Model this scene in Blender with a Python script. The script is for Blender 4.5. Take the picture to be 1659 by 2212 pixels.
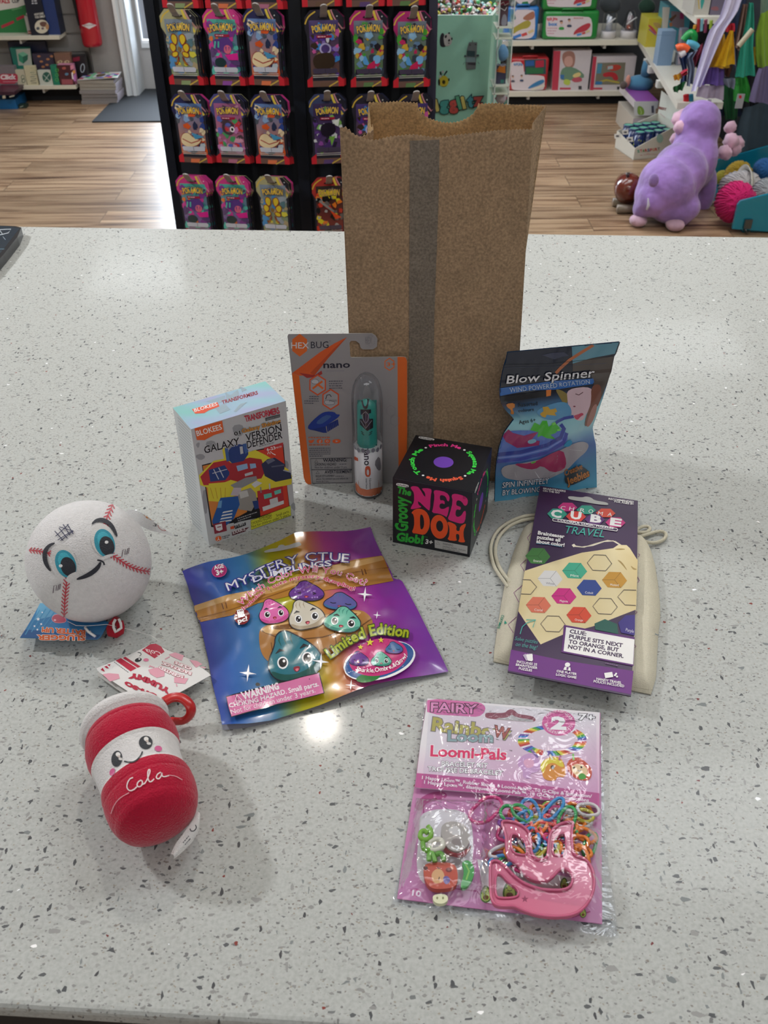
import bpy, bmesh, math, random
from math import sin, cos, pi, radians
from mathutils import Vector, Matrix, noise
from mathutils.bvhtree import BVHTree
for o in list(bpy.data.objects): bpy.data.objects.remove(o, do_unlink=True)
scene = bpy.context.scene
COL = scene.collection
random.seed(7)
PW, PH, FPX = 1659, 2212, 1967.4
PITCH, ROLL, CAMH = .6472, -.0085, .5096
FLOOR = -.95
# ------------------------------------------------------------------ camera
_c, _s = cos(PITCH), sin(PITCH)
_R, FW, _U = Vector((1,0,0)), Vector((0,_c,-_s)), Vector((0,_s,_c))
RT = _R*cos(ROLL)+_U*sin(ROLL); UP = _U*cos(ROLL)-_R*sin(ROLL)
CAM = Vector((0,0,CAMH))
cd = bpy.data.cameras.new('camera'); cam = bpy.data.objects.new('camera', cd); COL.objects.link(cam)
cam.matrix_world = Matrix(((RT.x,UP.x,-FW.x,CAM.x),(RT.y,UP.y,-FW.y,CAM.y),(RT.z,UP.z,-FW.z,CAM.z),(0,0,0,1)))
cd.sensor_fit='VERTICAL'; cd.sensor_height=36; cd.sensor_width=27; cd.lens=36*FPX/PH; cd.clip_start=.02; cd.clip_end=60
cd.dof.use_dof=True; cd.dof.focus_distance=.8; cd.dof.aperture_fstop=20
scene.camera = cam
# ------------------------------------------------------------------ light
scene.view_settings.view_transform='Standard'; scene.view_settings.look='None'
scene.view_settings.gamma=1; scene.view_settings.use_curve_mapping=False
scene.view_settings.exposure=-0.5
w = bpy.data.worlds.new('world'); scene.world=w; w.use_nodes=True
w.node_tree.nodes['Background'].inputs[0].default_value=(.62,.72,.85,1)
w.node_tree.nodes['Background'].inputs[1].default_value=.3
def area(name, loc, target, sx, sy, power, color, spread=pi):
    l=bpy.data.lights.new(name,'AREA'); l.shape='RECTANGLE'; l.size=sx; l.size_y=sy; l.energy=power; l.color=color; l.spread=spread
    o=bpy.data.objects.new(name,l); COL.objects.link(o); o.location=loc
    o.rotation_euler=(Vector(target)-Vector(loc)).to_track_quat('-Z','Y').to_euler(); return o
CEIL=1.75
# ceiling lamps of the shop (panels, two small spotlights), plus some added fill
LAMPS=[((-.2,1.86),.05,14,(1,.94,.84)),((-2.1,1.5),.11,70,(.97,.98,1)),((2.2,2.2),.12,30,(1,.97,.92))]  # last one added to brighten the right side
for i,((x,y),r,p,c) in enumerate(LAMPS):
    l=bpy.data.lights.new('ceiling_spot_and_fill','AREA'); l.shape='DISK'; l.size=2*r; l.energy=p; l.color=c
    o=bpy.data.objects.new('ceiling_spot_and_fill',l); COL.objects.link(o); o.location=(x,y,CEIL-.03)
area('ceiling_panel_and_fill',(.2,3.9,CEIL-.03),(.2,3.9,0),2.4,.6,24,(.93,.97,1))
area('ceiling_panel_and_fill',(-.6,5.4,CEIL-.03),(-.6,5.4,0),2.4,.6,42,(.93,.97,1))
area('ceiling_panel_and_fill',(-1.8,.6,CEIL-.03),(-1.8,.6,0),.5,1.6,4,(.95,.98,1))
area('ceiling_panel_and_fill',(1.5,-.4,CEIL-.03),(1.5,-.4,0),1.2,.5,6,(.95,.98,1))
area('ceiling_panel_and_fill',(0,-1.2,CEIL-.03),(0,-1.2,0),2.4,.6,22,(.97,.98,1))  # added fill from behind the camera for the shaded front faces
area('ceiling_panel_and_fill',(.9,1.5,CEIL-.03),(.9,1.5,0),.9,.4,20,(.95,.98,1))  # added fill for the bin and other camera-facing fronts
area('ceiling_panel_and_fill',(1.3,4.4,CEIL-.03),(1.3,4.4,0),1.2,.6,22,(.95,.98,1))  # added to brighten the right-hand background
area('door_daylight',(-1.35,7.3,.5),(-1.15,5.0,-.6),1.5,2.2,320,(.82,.91,1))
# ------------------------------------------------------------------ photo geometry helpers (real planes of the place)
def ray(px,py): return (FW+RT*((px-PW/2)/FPX)-UP*((py-PH/2)/FPX))
def onz(px,py,z=0.0): d=ray(px,py); return CAM+d*((z-CAM.z)/d.z)
def ony(px,py,y): d=ray(px,py); return CAM+d*(y/d.y)
def onx(px,py,x): d=ray(px,py); return CAM+d*(x/d.x)
# ------------------------------------------------------------------ colour and materials
def lin(c):
    if isinstance(c,str): c=tuple(int(c[i:i+2],16)/255 for i in (0,2,4))
    return tuple((v/12.92 if v<=.04045 else ((v+.055)/1.055)**2.4) for v in c[:3])+(1.0,)
def lerp(a,b,t): return tuple(x+(y-x)*t for x,y in zip(a,b))
MATS={}
def newmat(name):
    m=bpy.data.materials.new(name); m.use_nodes=True; nt=m.node_tree
    return m,nt,nt.nodes['Principled BSDF']
def colmat(name, rough=.6, metal=0, coat=0, sheen=0, bump=0, bscale=400, spec=.5, trans=0, var=.04, vscale=60, alpha=1):
    m,nt,b=newmat(name); N=nt.nodes; L=nt.links
    a=N.new('ShaderNodeAttribute'); a.attribute_name='Col'
    tc=N.new('ShaderNodeTexCoord'); n=N.new('ShaderNodeTexNoise'); n.inputs['Scale'].default_value=vscale; n.inputs['Detail'].default_value=4
    L.new(tc.outputs['Object'],n.inputs['Vector'])
    mr=N.new('ShaderNodeMapRange'); mr.inputs[3].default_value=1-var; mr.inputs[4].default_value=1+var
    L.new(n.outputs['Fac'],mr.inputs[0])
    mx=N.new('ShaderNodeVectorMath'); mx.operation='SCALE'; L.new(a.outputs['Color'],mx.inputs[0]); L.new(mr.outputs[0],mx.inputs['Scale'])
    L.new(mx.outputs[0],b.inputs['Base Color'])
    b.inputs['Roughness'].default_value=rough; b.inputs['Metallic'].default_value=metal
    b.inputs['Coat Weight'].default_value=coat; b.inputs['Coat Roughness'].default_value=.08
    b.inputs['Sheen Weight'].default_value=sheen; b.inputs['Sheen Roughness'].default_value=.4
    b.inputs['Specular IOR Level'].default_value=spec; b.inputs['Transmission Weight'].default_value=trans
    b.inputs['Alpha'].default_value=alpha
    if bump:
        n2=N.new('ShaderNodeTexNoise'); n2.inputs['Scale'].default_value=bscale; n2.inputs['Detail'].default_value=3
        L.new(tc.outputs['Object'],n2.inputs['Vector'])
        bp=N.new('ShaderNodeBump'); bp.inputs['Strength'].default_value=bump; bp.inputs['Distance'].default_value=.001
        L.new(n2.outputs['Fac'],bp.inputs['Height']); L.new(bp.outputs[0],b.inputs['Normal'])
    MATS[name]=m; return m
colmat('paper',.55); colmat('matte',.8,var=.06); colmat('semi',.35); colmat('gloss',.18,coat=.5)
colmat('foil_print',.24,coat=.6,bump=.25,bscale=60,var=.08,vscale=40)
colmat('plush',.9,sheen=.35,bump=.9,bscale=900,spec=.15,var=.12,vscale=300)
colmat('thread',.45,sheen=.3,bump=.6,bscale=1500)
colmat('plastic',.3,coat=.2,var=.02); colmat('metal',.28,metal=.9); colmat('cotton',.85,bump=.8,bscale=1400,var=.08,vscale=500,spec=.2)
colmat('kraft_edge',.8); colmat('rubber',.4,var=.03); colmat('felt',.95,sheen=.1,bump=.5,bscale=200,var=.1)
def clearmat(name, tint=(.97,.98,1), rough=.06, op=.14, bump=0, bscale=60, emi=None):
    # thin clear film: mostly see-through with a glossy skin
    m,nt,b=newmat(name); N=nt.nodes; L=nt.links
    tr=N.new('ShaderNodeBsdfTransparent'); tr.inputs[0].default_value=(*tint,1)
    gl=N.new('ShaderNodeBsdfGlossy'); gl.inputs['Roughness'].default_value=rough
    fr=N.new('ShaderNodeLayerWeight'); fr.inputs[0].default_value=.12
    ad=N.new('ShaderNodeMath'); ad.operation='MULTIPLY_ADD'; ad.inputs[1].default_value=.5; ad.inputs[2].default_value=.03+op*.3; ad.use_clamp=True
    mix=N.new('ShaderNodeMixShader'); L.new(fr.outputs[0],ad.inputs[0]); L.new(ad.outputs[0],mix.inputs[0])
    L.new(tr.outputs[0],mix.inputs[1]); L.new(gl.outputs[0],mix.inputs[2])
    tc=N.new('ShaderNodeTexCoord'); n2=N.new('ShaderNodeTexNoise'); n2.inputs['Scale'].default_value=bscale; n2.inputs['Distortion'].default_value=1.5
    L.new(tc.outputs['Object'],n2.inputs['Vector'])
    bp=N.new('ShaderNodeBump'); bp.inputs['Strength'].default_value=max(bump,.02); bp.inputs['Distance'].default_value=.004
    L.new(n2.outputs['Fac'],bp.inputs['Height'])
    for s in (gl,fr): L.new(bp.outputs[0],s.inputs['Normal'])
    L.new(mix.outputs[0],nt.nodes['Material Output'].inputs['Surface']); N.remove(b); MATS[name]=m
clearmat('film',op=.03,rough=.09,bump=.45,bscale=60); clearmat('blister',rough=.05,op=.08,bump=.1,bscale=90); clearmat('acrylic',rough=.05,op=.1)
# quartz worktop: pale ground with angular chips in three sizes
def quartz():
    m,nt,b=newmat('quartz'); N=nt.nodes; L=nt.links
    tc=N.new('ShaderNodeTexCoord'); col=None
    base=N.new('ShaderNodeTexNoise'); base.inputs['Scale'].default_value=420; base.inputs['Detail'].default_value=5
    L.new(tc.outputs['Object'],base.inputs['Vector'])
    cr=N.new('ShaderNodeValToRGB'); cr.color_ramp.elements[0].position=.36; cr.color_ramp.elements[0].color=(.43,.445,.425,1)
    cr.color_ramp.elements[1].position=.6; cr.color_ramp.elements[1].color=(.50,.515,.495,1)
    L.new(base.outputs['Fac'],cr.inputs[0]); cur=cr.outputs[0]
    def chips(scale, prob, cols, seed, stretch=(1,1,1)):
        nonlocal cur
        mp=N.new('ShaderNodeMapping'); mp.inputs['Location'].default_value=(seed,seed*.37,seed*1.3); mp.inputs['Scale'].default_value=stretch; mp.inputs['Rotation'].default_value=(0,0,seed)
        ns=N.new('ShaderNodeTexNoise'); ns.inputs['Scale'].default_value=scale*1.3; L.new(tc.outputs['Object'],ns.inputs['Vector'])
        va=N.new('ShaderNodeVectorMath'); va.operation='MULTIPLY_ADD'; va.inputs[1].default_value=(.28/scale,)*3
        L.new(ns.outputs['Color'],va.inputs[0]); L.new(tc.outputs['Object'],va.inputs[2]); L.new(va.outputs[0],mp.inputs[0])
        v=N.new('ShaderNodeTexVoronoi'); v.feature='F1'; v.inputs['Scale'].default_value=scale
        L.new(mp.outputs[0],v.inputs['Vector'])
        sp=N.new('ShaderNodeSeparateColor'); L.new(v.outputs['Color'],sp.inputs[0])
        g=N.new('ShaderNodeMath'); g.operation='LESS_THAN'; g.inputs[1].default_value=prob; L.new(sp.outputs[0],g.inputs[0])
        r=N.new('ShaderNodeValToRGB'); r.color_ramp.interpolation='CONSTANT'
        els=r.color_ramp.elements
        for i,c in enumerate(cols):
            e=els[i] if i<2 else els.new(i/len(cols)); e.position=i/len(cols); e.color=(*c,1)
        L.new(sp.outputs[2],r.inputs[0])
        mx=N.new('ShaderNodeMix'); mx.data_type='RGBA'; L.new(g.outputs[0],mx.inputs[0]); L.new(cur,mx.inputs[6]); L.new(r.outputs[0],mx.inputs[7]); cur=mx.outputs[2]
    G=lambda v:(v,v*1.0,v*.97)
    chips(900,.055,[G(.34),G(.28),(.36,.33,.28),G(.42),G(.24)],3.1,(1,1.3,1))
    chips(520,.035,[G(.38),G(.3),(.2,.2,.2),G(.36),(.26,.24,.22)],1.7,(1,1.6,1))
    chips(330,.022,[G(.38),(.12,.125,.13),G(.3),(.2,.21,.21),G(.42)],5.3,(1,2,1))
    chips(300,.012,[(.09,.095,.1),G(.33),(.24,.26,.26),(.08,.08,.085)],9.2,(2.1,1,1))
    chips(210,.006,[G(.40),G(.33),(.22,.24,.24),(.1,.105,.11)],21.2,(1,1.9,1))
    chips(380,.0006,[(1,1,1),(.95,.97,1)],12.6,(1,1.4,1))
    chips(600,.0005,[(.25,.06,.05),(.2,.05,.05)],7.7)
    L.new(cur,b.inputs['Base Color']); b.inputs['Roughness'].default_value=.3; b.inputs['Specular IOR Level'].default_value=.2
    rn=N.new('ShaderNodeMapRange'); rn.inputs[3].default_value=.34; rn.inputs[4].default_value=.5; L.new(base.outputs['Fac'],rn.inputs[0]); L.new(rn.outputs[0],b.inputs['Roughness'])
    b.inputs['Coat Weight'].default_value=.12; b.inputs['Coat Roughness'].default_value=.09
    MATS['quartz']=m
quartz()
def woodfloor():
    m,nt,b=newmat('floor_planks'); N=nt.nodes; L=nt.links
    tc=N.new('ShaderNodeTexCoord')
    br=N.new('ShaderNodeTexBrick'); br.inputs['Scale'].default_value=1; br.inputs['Brick Width'].default_value=.95; br.inputs['Row Height'].default_value=.16
    br.inputs['Mortar Size'].default_value=.0016; br.inputs['Color1'].default_value=(.0,.0,.0,1); br.inputs['Color2'].default_value=(1,1,1,1); br.inputs['Mortar'].default_value=(.5,.5,.5,1); br.offset=.37
    L.new(tc.outputs['Object'],br.inputs['Vector'])
    mp=N.new('ShaderNodeMapping'); mp.inputs['Scale'].default_value=(.9,14,1); L.new(tc.outputs['Object'],mp.inputs[0])
    ad=N.new('ShaderNodeVectorMath'); ad.operation='MULTIPLY_ADD'; ad.inputs[1].default_value=(7,3,9); L.new(br.outputs['Color'],ad.inputs[0]); L.new(mp.outputs[0],ad.inputs[2])
    n=N.new('ShaderNodeTexNoise'); n.inputs['Scale'].default_value=2.2; n.inputs['Detail'].default_value=8; n.inputs['Distortion'].default_value=.6; L.new(ad.outputs[0],n.inputs['Vector'])
    cr=N.new('ShaderNodeValToRGB'); e=cr.color_ramp.elements
    e[0].position=.28; e[0].color=(.085,.04,.022,1); e[1].position=.72; e[1].color=(.5,.35,.22,1)
    k=e.new(.42); k.color=(.25,.15,.085,1); k=e.new(.55); k.color=(.42,.28,.17,1)
    L.new(n.outputs['Fac'],cr.inputs[0])
    mx=N.new('ShaderNodeMix'); mx.data_type='RGBA'; mx.blend_type='MULTIPLY'; mx.inputs[0].default_value=1
    r2=N.new('ShaderNodeMapRange'); r2.inputs[3].default_value=.72; r2.inputs[4].default_value=1.15; sp=N.new('ShaderNodeSeparateColor'); L.new(br.outputs['Color'],sp.inputs[0]); L.new(sp.outputs[0],r2.inputs[0])
    L.new(cr.outputs[0],mx.inputs[6]); L.new(r2.outputs[0],mx.inputs[7])
    mo=N.new('ShaderNodeMix'); mo.data_type='RGBA'; L.new(br.outputs['Fac'],mo.inputs[0]); L.new(mx.outputs[2],mo.inputs[6]); mo.inputs[7].default_value=(.12,.08,.05,1)
    L.new(mo.outputs[2],b.inputs['Base Color']); b.inputs['Roughness'].default_value=.36
    bp=N.new('ShaderNodeBump'); bp.inputs['Strength'].default_value=.12; bp.inputs['Distance'].default_value=.002; L.new(n.outputs['Fac'],bp.inputs['Height']); L.new(bp.outputs[0],b.inputs['Normal'])
    MATS['floor_planks']=m
woodfloor()
def kraft():
    m,nt,b=newmat('kraft'); N=nt.nodes; L=nt.links
    tc=N.new('ShaderNodeTexCoord'); a=N.new('ShaderNodeAttribute'); a.attribute_name='Col'
    n=N.new('ShaderNodeTexNoise'); n.inputs['Scale'].default_value=520; n.inputs['Detail'].default_value=6; L.new(tc.outputs['Object'],n.inputs['Vector'])
    n3=N.new('ShaderNodeTexNoise'); n3.inputs['Scale'].default_value=30; n3.inputs['Detail'].default_value=3; L.new(tc.outputs['Object'],n3.inputs['Vector'])
    m1=N.new('ShaderNodeMapRange'); m1.inputs[1].default_value=.3; m1.inputs[2].default_value=.7; m1.inputs[3].default_value=.7; m1.inputs[4].default_value=1.3; L.new(n.outputs['Fac'],m1.inputs[0])
    m2=N.new('ShaderNodeMapRange'); m2.inputs[1].default_value=.3; m2.inputs[2].default_value=.7; m2.inputs[3].default_value=.92; m2.inputs[4].default_value=1.08; L.new(n3.outputs['Fac'],m2.inputs[0])
    mu=N.new('ShaderNodeMath'); mu.operation='MULTIPLY'; L.new(m1.outputs[0],mu.inputs[0]); L.new(m2.outputs[0],mu.inputs[1])
    s=N.new('ShaderNodeVectorMath'); s.operation='SCALE'; L.new(a.outputs['Color'],s.inputs[0]); L.new(mu.outputs[0],s.inputs['Scale']); L.new(s.outputs[0],b.inputs['Base Color'])
    b.inputs['Roughness'].default_value=.75; b.inputs['Specular IOR Level'].default_value=.25
    bp=N.new('ShaderNodeBump'); bp.inputs['Strength'].default_value=.4; bp.inputs['Distance'].default_value=.0012; L.new(n3.outputs['Fac'],bp.inputs['Height']); L.new(bp.outputs[0],b.inputs['Normal'])
    # daylight soaks through the thin paper
    tl=N.new('ShaderNodeBsdfTranslucent'); L.new(s.outputs[0],tl.inputs[0]); mx=N.new('ShaderNodeMixShader'); mx.inputs[0].default_value=.22
    L.new(b.outputs[0],mx.inputs[1]); L.new(tl.outputs[0],mx.inputs[2]); L.new(mx.outputs[0],nt.nodes['Material Output'].inputs['Surface'])
    MATS['kraft']=m
kraft()
def holo():
    m,nt,b=newmat('holographic_foil'); N=nt.nodes; L=nt.links
    tc=N.new('ShaderNodeTexCoord'); lw=N.new('ShaderNodeNewGeometry')
    mp=N.new('ShaderNodeMapping'); mp.inputs['Rotation'].default_value=(0,0,.9); mp.inputs['Scale'].default_value=(9,26,9); L.new(tc.outputs['Object'],mp.inputs[0])
    n=N.new('ShaderNodeTexNoise'); n.inputs['Scale'].default_value=1; n.inputs['Detail'].default_value=2; L.new(mp.outputs[0],n.inputs['Vector'])
    cr=N.new('ShaderNodeValToRGB'); e=cr.color_ramp.elements
    e[0].position=.3; e[0].color=(.22,.55,.5,1); e[1].position=.72; e[1].color=(.6,.42,.28,1); k=e.new(.45); k.color=(.3,.5,.6,1); k=e.new(.6); k.color=(.4,.36,.62,1)
    L.new(n.outputs['Fac'],cr.inputs[0]); L.new(cr.outputs[0],b.inputs['Base Color']); b.inputs['Metallic'].default_value=.35; b.inputs['Roughness'].default_value=.38
    MATS['holographic_foil']=m
holo()
# ------------------------------------------------------------------ mesh builder
class MB:
    def __init__(s): s.v=[]; s.f=[]; s.c=[]; s.m=[]; s.s=[]
    def add(s,vs,fs,col,mat='paper',smooth=False):
        o=len(s.v); s.v+= [Vector(v) for v in vs]
        cc = col if isinstance(col,list) else None
        c0 = None if cc else lin(col)
        for f in fs:
            s.f.append(tuple(i+o for i in f)); s.c.append([cc[i] for i in f] if cc else c0); s.m.append(mat); s.s.append(smooth)
        return s
    def join(s,o,M=None):
        k=len(s.v); s.v+=[(M@v if M else v.copy()) for v in o.v]; s.f+=[tuple(i+k for i in f) for f in o.f]; s.c+=list(o.c); s.m+=list(o.m); s.s+=list(o.s); return s
    def hexa(s,p,col,mat='paper',cols=None):
        # p: 4 bottom (ccw from above) + 4 top
        F=[(3,2,1,0),(4,5,6,7),(0,1,5,4),(1,2,6,5),(2,3,7,6),(3,0,4,7)]
        for i,f in enumerate(F): s.add([p[j] for j in f],[(0,1,2,3)],(cols or {}).get(i,col),mat)
        return s
    def box(s,lo,hi,col,mat='paper',M=None,cols=None):
        x0,y0,z0=lo; x1,y1,z1=hi
        p=[Vector(q) for q in ((x0,y0,z0),(x1,y0,z0),(x1,y1,z0),(x0,y1,z0),(x0,y0,z1),(x1,y0,z1),(x1,y1,z1),(x0,y1,z1))]
        if M: p=[M@q for q in p]
        return s.hexa(p,col,mat,cols)
    def rbox(s,lo,hi,r,col,mat='paper',M=None,seg=3):
        bm=bmesh.new(); bmesh.ops.create_cube(bm,size=1)
        c=(Vector(lo)+Vector(hi))/2; d=Vector(hi)-Vector(lo)
        for v in bm.verts: v.co=Vector((v.co.x*d.x,v.co.y*d.y,v.co.z*d.z))+c
        bmesh.ops.bevel(bm,geom=bm.edges[:],offset=min(r,min(d)*.49),segments=seg,profile=.5,affect='EDGES')
        return s.bm(bm,col,mat,M,True)
    def bm(s,bm,col,mat='paper',M=None,smooth=False):
        bm.verts.index_update()
        s.add([(M@v.co if M else v.co.copy()) for v in bm.verts],[tuple(v.index for v in f.verts) for f in bm.faces],col,mat,smooth); bm.free(); return s
    def tube(s,pts,r,col,mat='plastic',n=8,closed=False,flat=1.0,caps=True):
        pts=[Vector(p) for p in pts]; m=len(pts); V=[]; nrm=None
        for i,p in enumerate(pts):
            a=pts[(i-1)%m] if (closed or i>0) else p; b=pts[(i+1)%m] if (closed or i<m-1) else p
            t=(b-a).normalized() if (b-a).length>1e-9 else Vector((0,0,1))
            if nrm is None: nrm=t.orthogonal().normalized() if abs(t.z)>.9 else (Vector((0,0,1))-t*t.z).normalized()
            nrm=(nrm-t*nrm.dot(t)); nrm=nrm.normalized() if nrm.length>1e-6 else t.orthogonal().normalized(); bi=t.cross(nrm)
            rr=r[i] if isinstance(r,(list,tuple)) else r
            for k in range(n):
                a_=2*pi*k/n; V.append(p+nrm*(cos(a_)*rr*flat)+bi*(sin(a_)*rr))
        F=[]
        for i in range(m if closed else m-1):
            j=(i+1)%m
            for k in range(n): F.append((i*n+k,i*n+(k+1)%n,j*n+(k+1)%n,j*n+k))
        if not closed and caps: F.append(tuple(range(n-1,-1,-1))); F.append(tuple((m-1)*n+k for k in range(n)))
        return s.add(V,F,col,mat,True)
    def lathe(s,prof,col,mat='plastic',n=32,M=None,cols=None,cap=True,sq=None):
        V=[];F=[];m=len(prof)
        for r,z in prof:
            for k in range(n):
                a=2*pi*k/n; V.append(Vector((r*cos(a),r*sin(a),z)))
        if M: V=[M@v for v in V]
        o=[]
        for i in range(m-1):
            for k in range(n):
                o.append(((i*n+k,i*n+(k+1)%n,(i+1)*n+(k+1)%n,(i+1)*n+k),i))
        if cap:
            if prof[0][0]>1e-6: o.append((tuple(range(n-1,-1,-1)),0))
            if prof[-1][0]>1e-6: o.append((tuple((m-1)*n+k for k in range(n)),m-2))
        base=len(s.v); s.v+=V
        for f,i in o:
            s.f.append(tuple(q+base for q in f)); s.c.append(lin(cols[i] if cols else col)); s.m.append(mat); s.s.append(len(f)==4)
        return s
    def sphere(s,c,r,col,mat='plastic',n=16,M=None,sc=(1,1,1),fn=None):
        V=[];F=[];m=n//2+1; c=Vector(c)
        for i in range(m):
            th=pi*i/(m-1)
            for k in range(n):
                a=2*pi*k/n; d=Vector((sin(th)*cos(a)*sc[0],sin(th)*sin(a)*sc[1],cos(th)*sc[2]))*r
                if fn: d=fn(d)
                V.append((M@(c+d)) if M else c+d)
        for i in range(m-1):
            for k in range(n): F.append((i*n+k,(i+1)*n+k,(i+1)*n+(k+1)%n,i*n+(k+1)%n))
        return s.add(V,F,col,mat,True)
    def grid(s,fn,nu,nv,col,mat='paper',smooth=True,cfn=None):
        V=[];C=[]
        for j in range(nv+1):
            for i in range(nu+1):
                V.append(fn(i/nu,j/nv))
                if cfn: C.append(lin(cfn(i/nu,j/nv)))
        F=[(j*(nu+1)+i,j*(nu+1)+i+1,(j+1)*(nu+1)+i+1,(j+1)*(nu+1)+i) for j in range(nv) for i in range(nu)]
        return s.add(V,F,C if cfn else col,mat,smooth)
    def prism(s,pts,a,b,col,mat='paper',side=None,smooth=False):
        # pts 3D outline, extruded from +a to +b (vectors); concave ok
        bm=bmesh.new(); vs=[bm.verts.new(Vector(p)) for p in pts]; f=bm.faces.new(vs); f.normal_update(); bmesh.ops.triangulate(bm,faces=[f]); bm.verts.index_update()
        T=[tuple(v.index for v in g.verts) for g in bm.faces]; bm.free(); n=len(pts); a=Vector(a); b=Vector(b)
        s.add([Vector(p)+b for p in pts],T,col,mat); s.add([Vector(p)+a for p in pts],[tuple(reversed(t)) for t in T],side or col,mat)
        V=[Vector(p)+a for p in pts]+[Vector(p)+b for p in pts]
        s.add(V,[(i,(i+1)%n,n+(i+1)%n,n+i) for i in range(n)],side or col,mat,smooth); return s
    def bvh(s): return BVHTree.FromPolygons([tuple(v) for v in s.v],s.f)
    def build(s,name,parent=None,root=None,mod=None):
        me=bpy.data.meshes.new(name); off=root if root is not None else (parent_root(parent) if parent else Vector((0,0,0)))
        me.from_pydata([tuple(v-off) for v in s.v],[],s.f)
        names=[]
        for x in s.m:
            if x not in names: names.append(x)
        for x in names: me.materials.append(MATS[x])
        me.polygons.foreach_set('material_index',[names.index(x) for x in s.m]); me.polygons.foreach_set('use_smooth',s.s)
        at=me.color_attributes.new('Col','FLOAT_COLOR','CORNER'); buf=[]
        for f,c in zip(s.f,s.c):
            if isinstance(c,list):
                for q in c: buf+=q
            else: buf+=list(c)*len(f)
        at.data.foreach_set('color',buf); me.update()
        o=bpy.data.objects.new(name,me); COL.objects.link(o)
        if parent: o.parent=parent
        elif root is not None: o.location=root
        return o
def parent_root(p):
    t=Vector((0,0,0))
    while p: t=t+p.location; p=p.parent
    return t
def thing(name,label,cat,loc,group=None):
    o=bpy.data.objects.new(name,None); o.empty_display_size=.02; COL.objects.link(o); o.location=loc; return tag(o,label,cat,group)
def tag(o,label,cat,group=None,kind=None):
    if label: o['label']=label
    if cat: o['category']=cat
    if group: o['group']=group
    if kind: o['kind']=kind
    return o
def struct(o): o['kind']='structure'; return o
def copy_tree(o,parent=None):
    c=o.copy(); COL.objects.link(c); c.parent=parent
    for ch in list(o.children): copy_tree(ch,c)
    return c
# ------------------------------------------------------------------ lettering and printed shapes
_tc={}
def textmesh(st,off=0.0,sp=1.0):
    k=(st,off,sp)
    if k in _tc: return _tc[k]
    cu=bpy.data.curves.new('t','FONT'); cu.body=st; cu.size=1; cu.offset=off; cu.resolution_u=2; cu.space_character=sp; cu.fill_mode='BOTH'
    ob=bpy.data.objects.new('t',cu); COL.objects.link(ob); dg=bpy.context.evaluated_depsgraph_get()
    me=bpy.data.meshes.new_from_object(ob.evaluated_get(dg)); V=[(v.co.x,v.co.y) for v in me.vertices]; F=[tuple(p.vertices) for p in me.polygons]
    bpy.data.objects.remove(ob,do_unlink=True); bpy.data.curves.remove(cu); bpy.data.meshes.remove(me)
    _tc[k]=(V,F); return _tc[k]
_h=textmesh('H'); CAPH=max(v[1] for v in _h[0])-min(v[1] for v in _h[0])
def ell(cx,cy,rx,ry=None,rot=0,n=20,a0=0,a1=360):
    ry=rx if ry is None else ry; r=radians(rot); P=[]
    full=(a1-a0)>=360
    for i in range(n if full else n+1):
        a=radians(a0+(a1-a0)*i/n); x=rx*cos(a); y=ry*sin(a); P.append((cx+x*cos(r)-y*sin(r),cy+x*sin(r)+y*cos(r)))
    return P
def star(cx,cy,r,n=5,inner=.42,rot=-90): return [(cx+(r if i%2==0 else r*inner)*cos(radians(rot+180*i/n)),cy+(r if i%2==0 else r*inner)*sin(radians(rot+180*i/n))) for i in range(2*n)]
def hexg(cx,cy,rx,ry=None,rot=0): return ell(cx,cy,rx,ry,rot,6)
def smoothp(P,it=2,closed=True):
    for _ in range(it):
        Q=[]; n=len(P)
        for i in range(n if closed else n-1):
            a,b=P[i],P[(i+1)%n]; Q+=[(a[0]*.75+b[0]*.25,a[1]*.75+b[1]*.25),(a[0]*.25+b[0]*.75,a[1]*.25+b[1]*.75)]
        if not closed: Q=[P[0]]+Q+[P[-1]]
        P=Q
    return P
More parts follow.
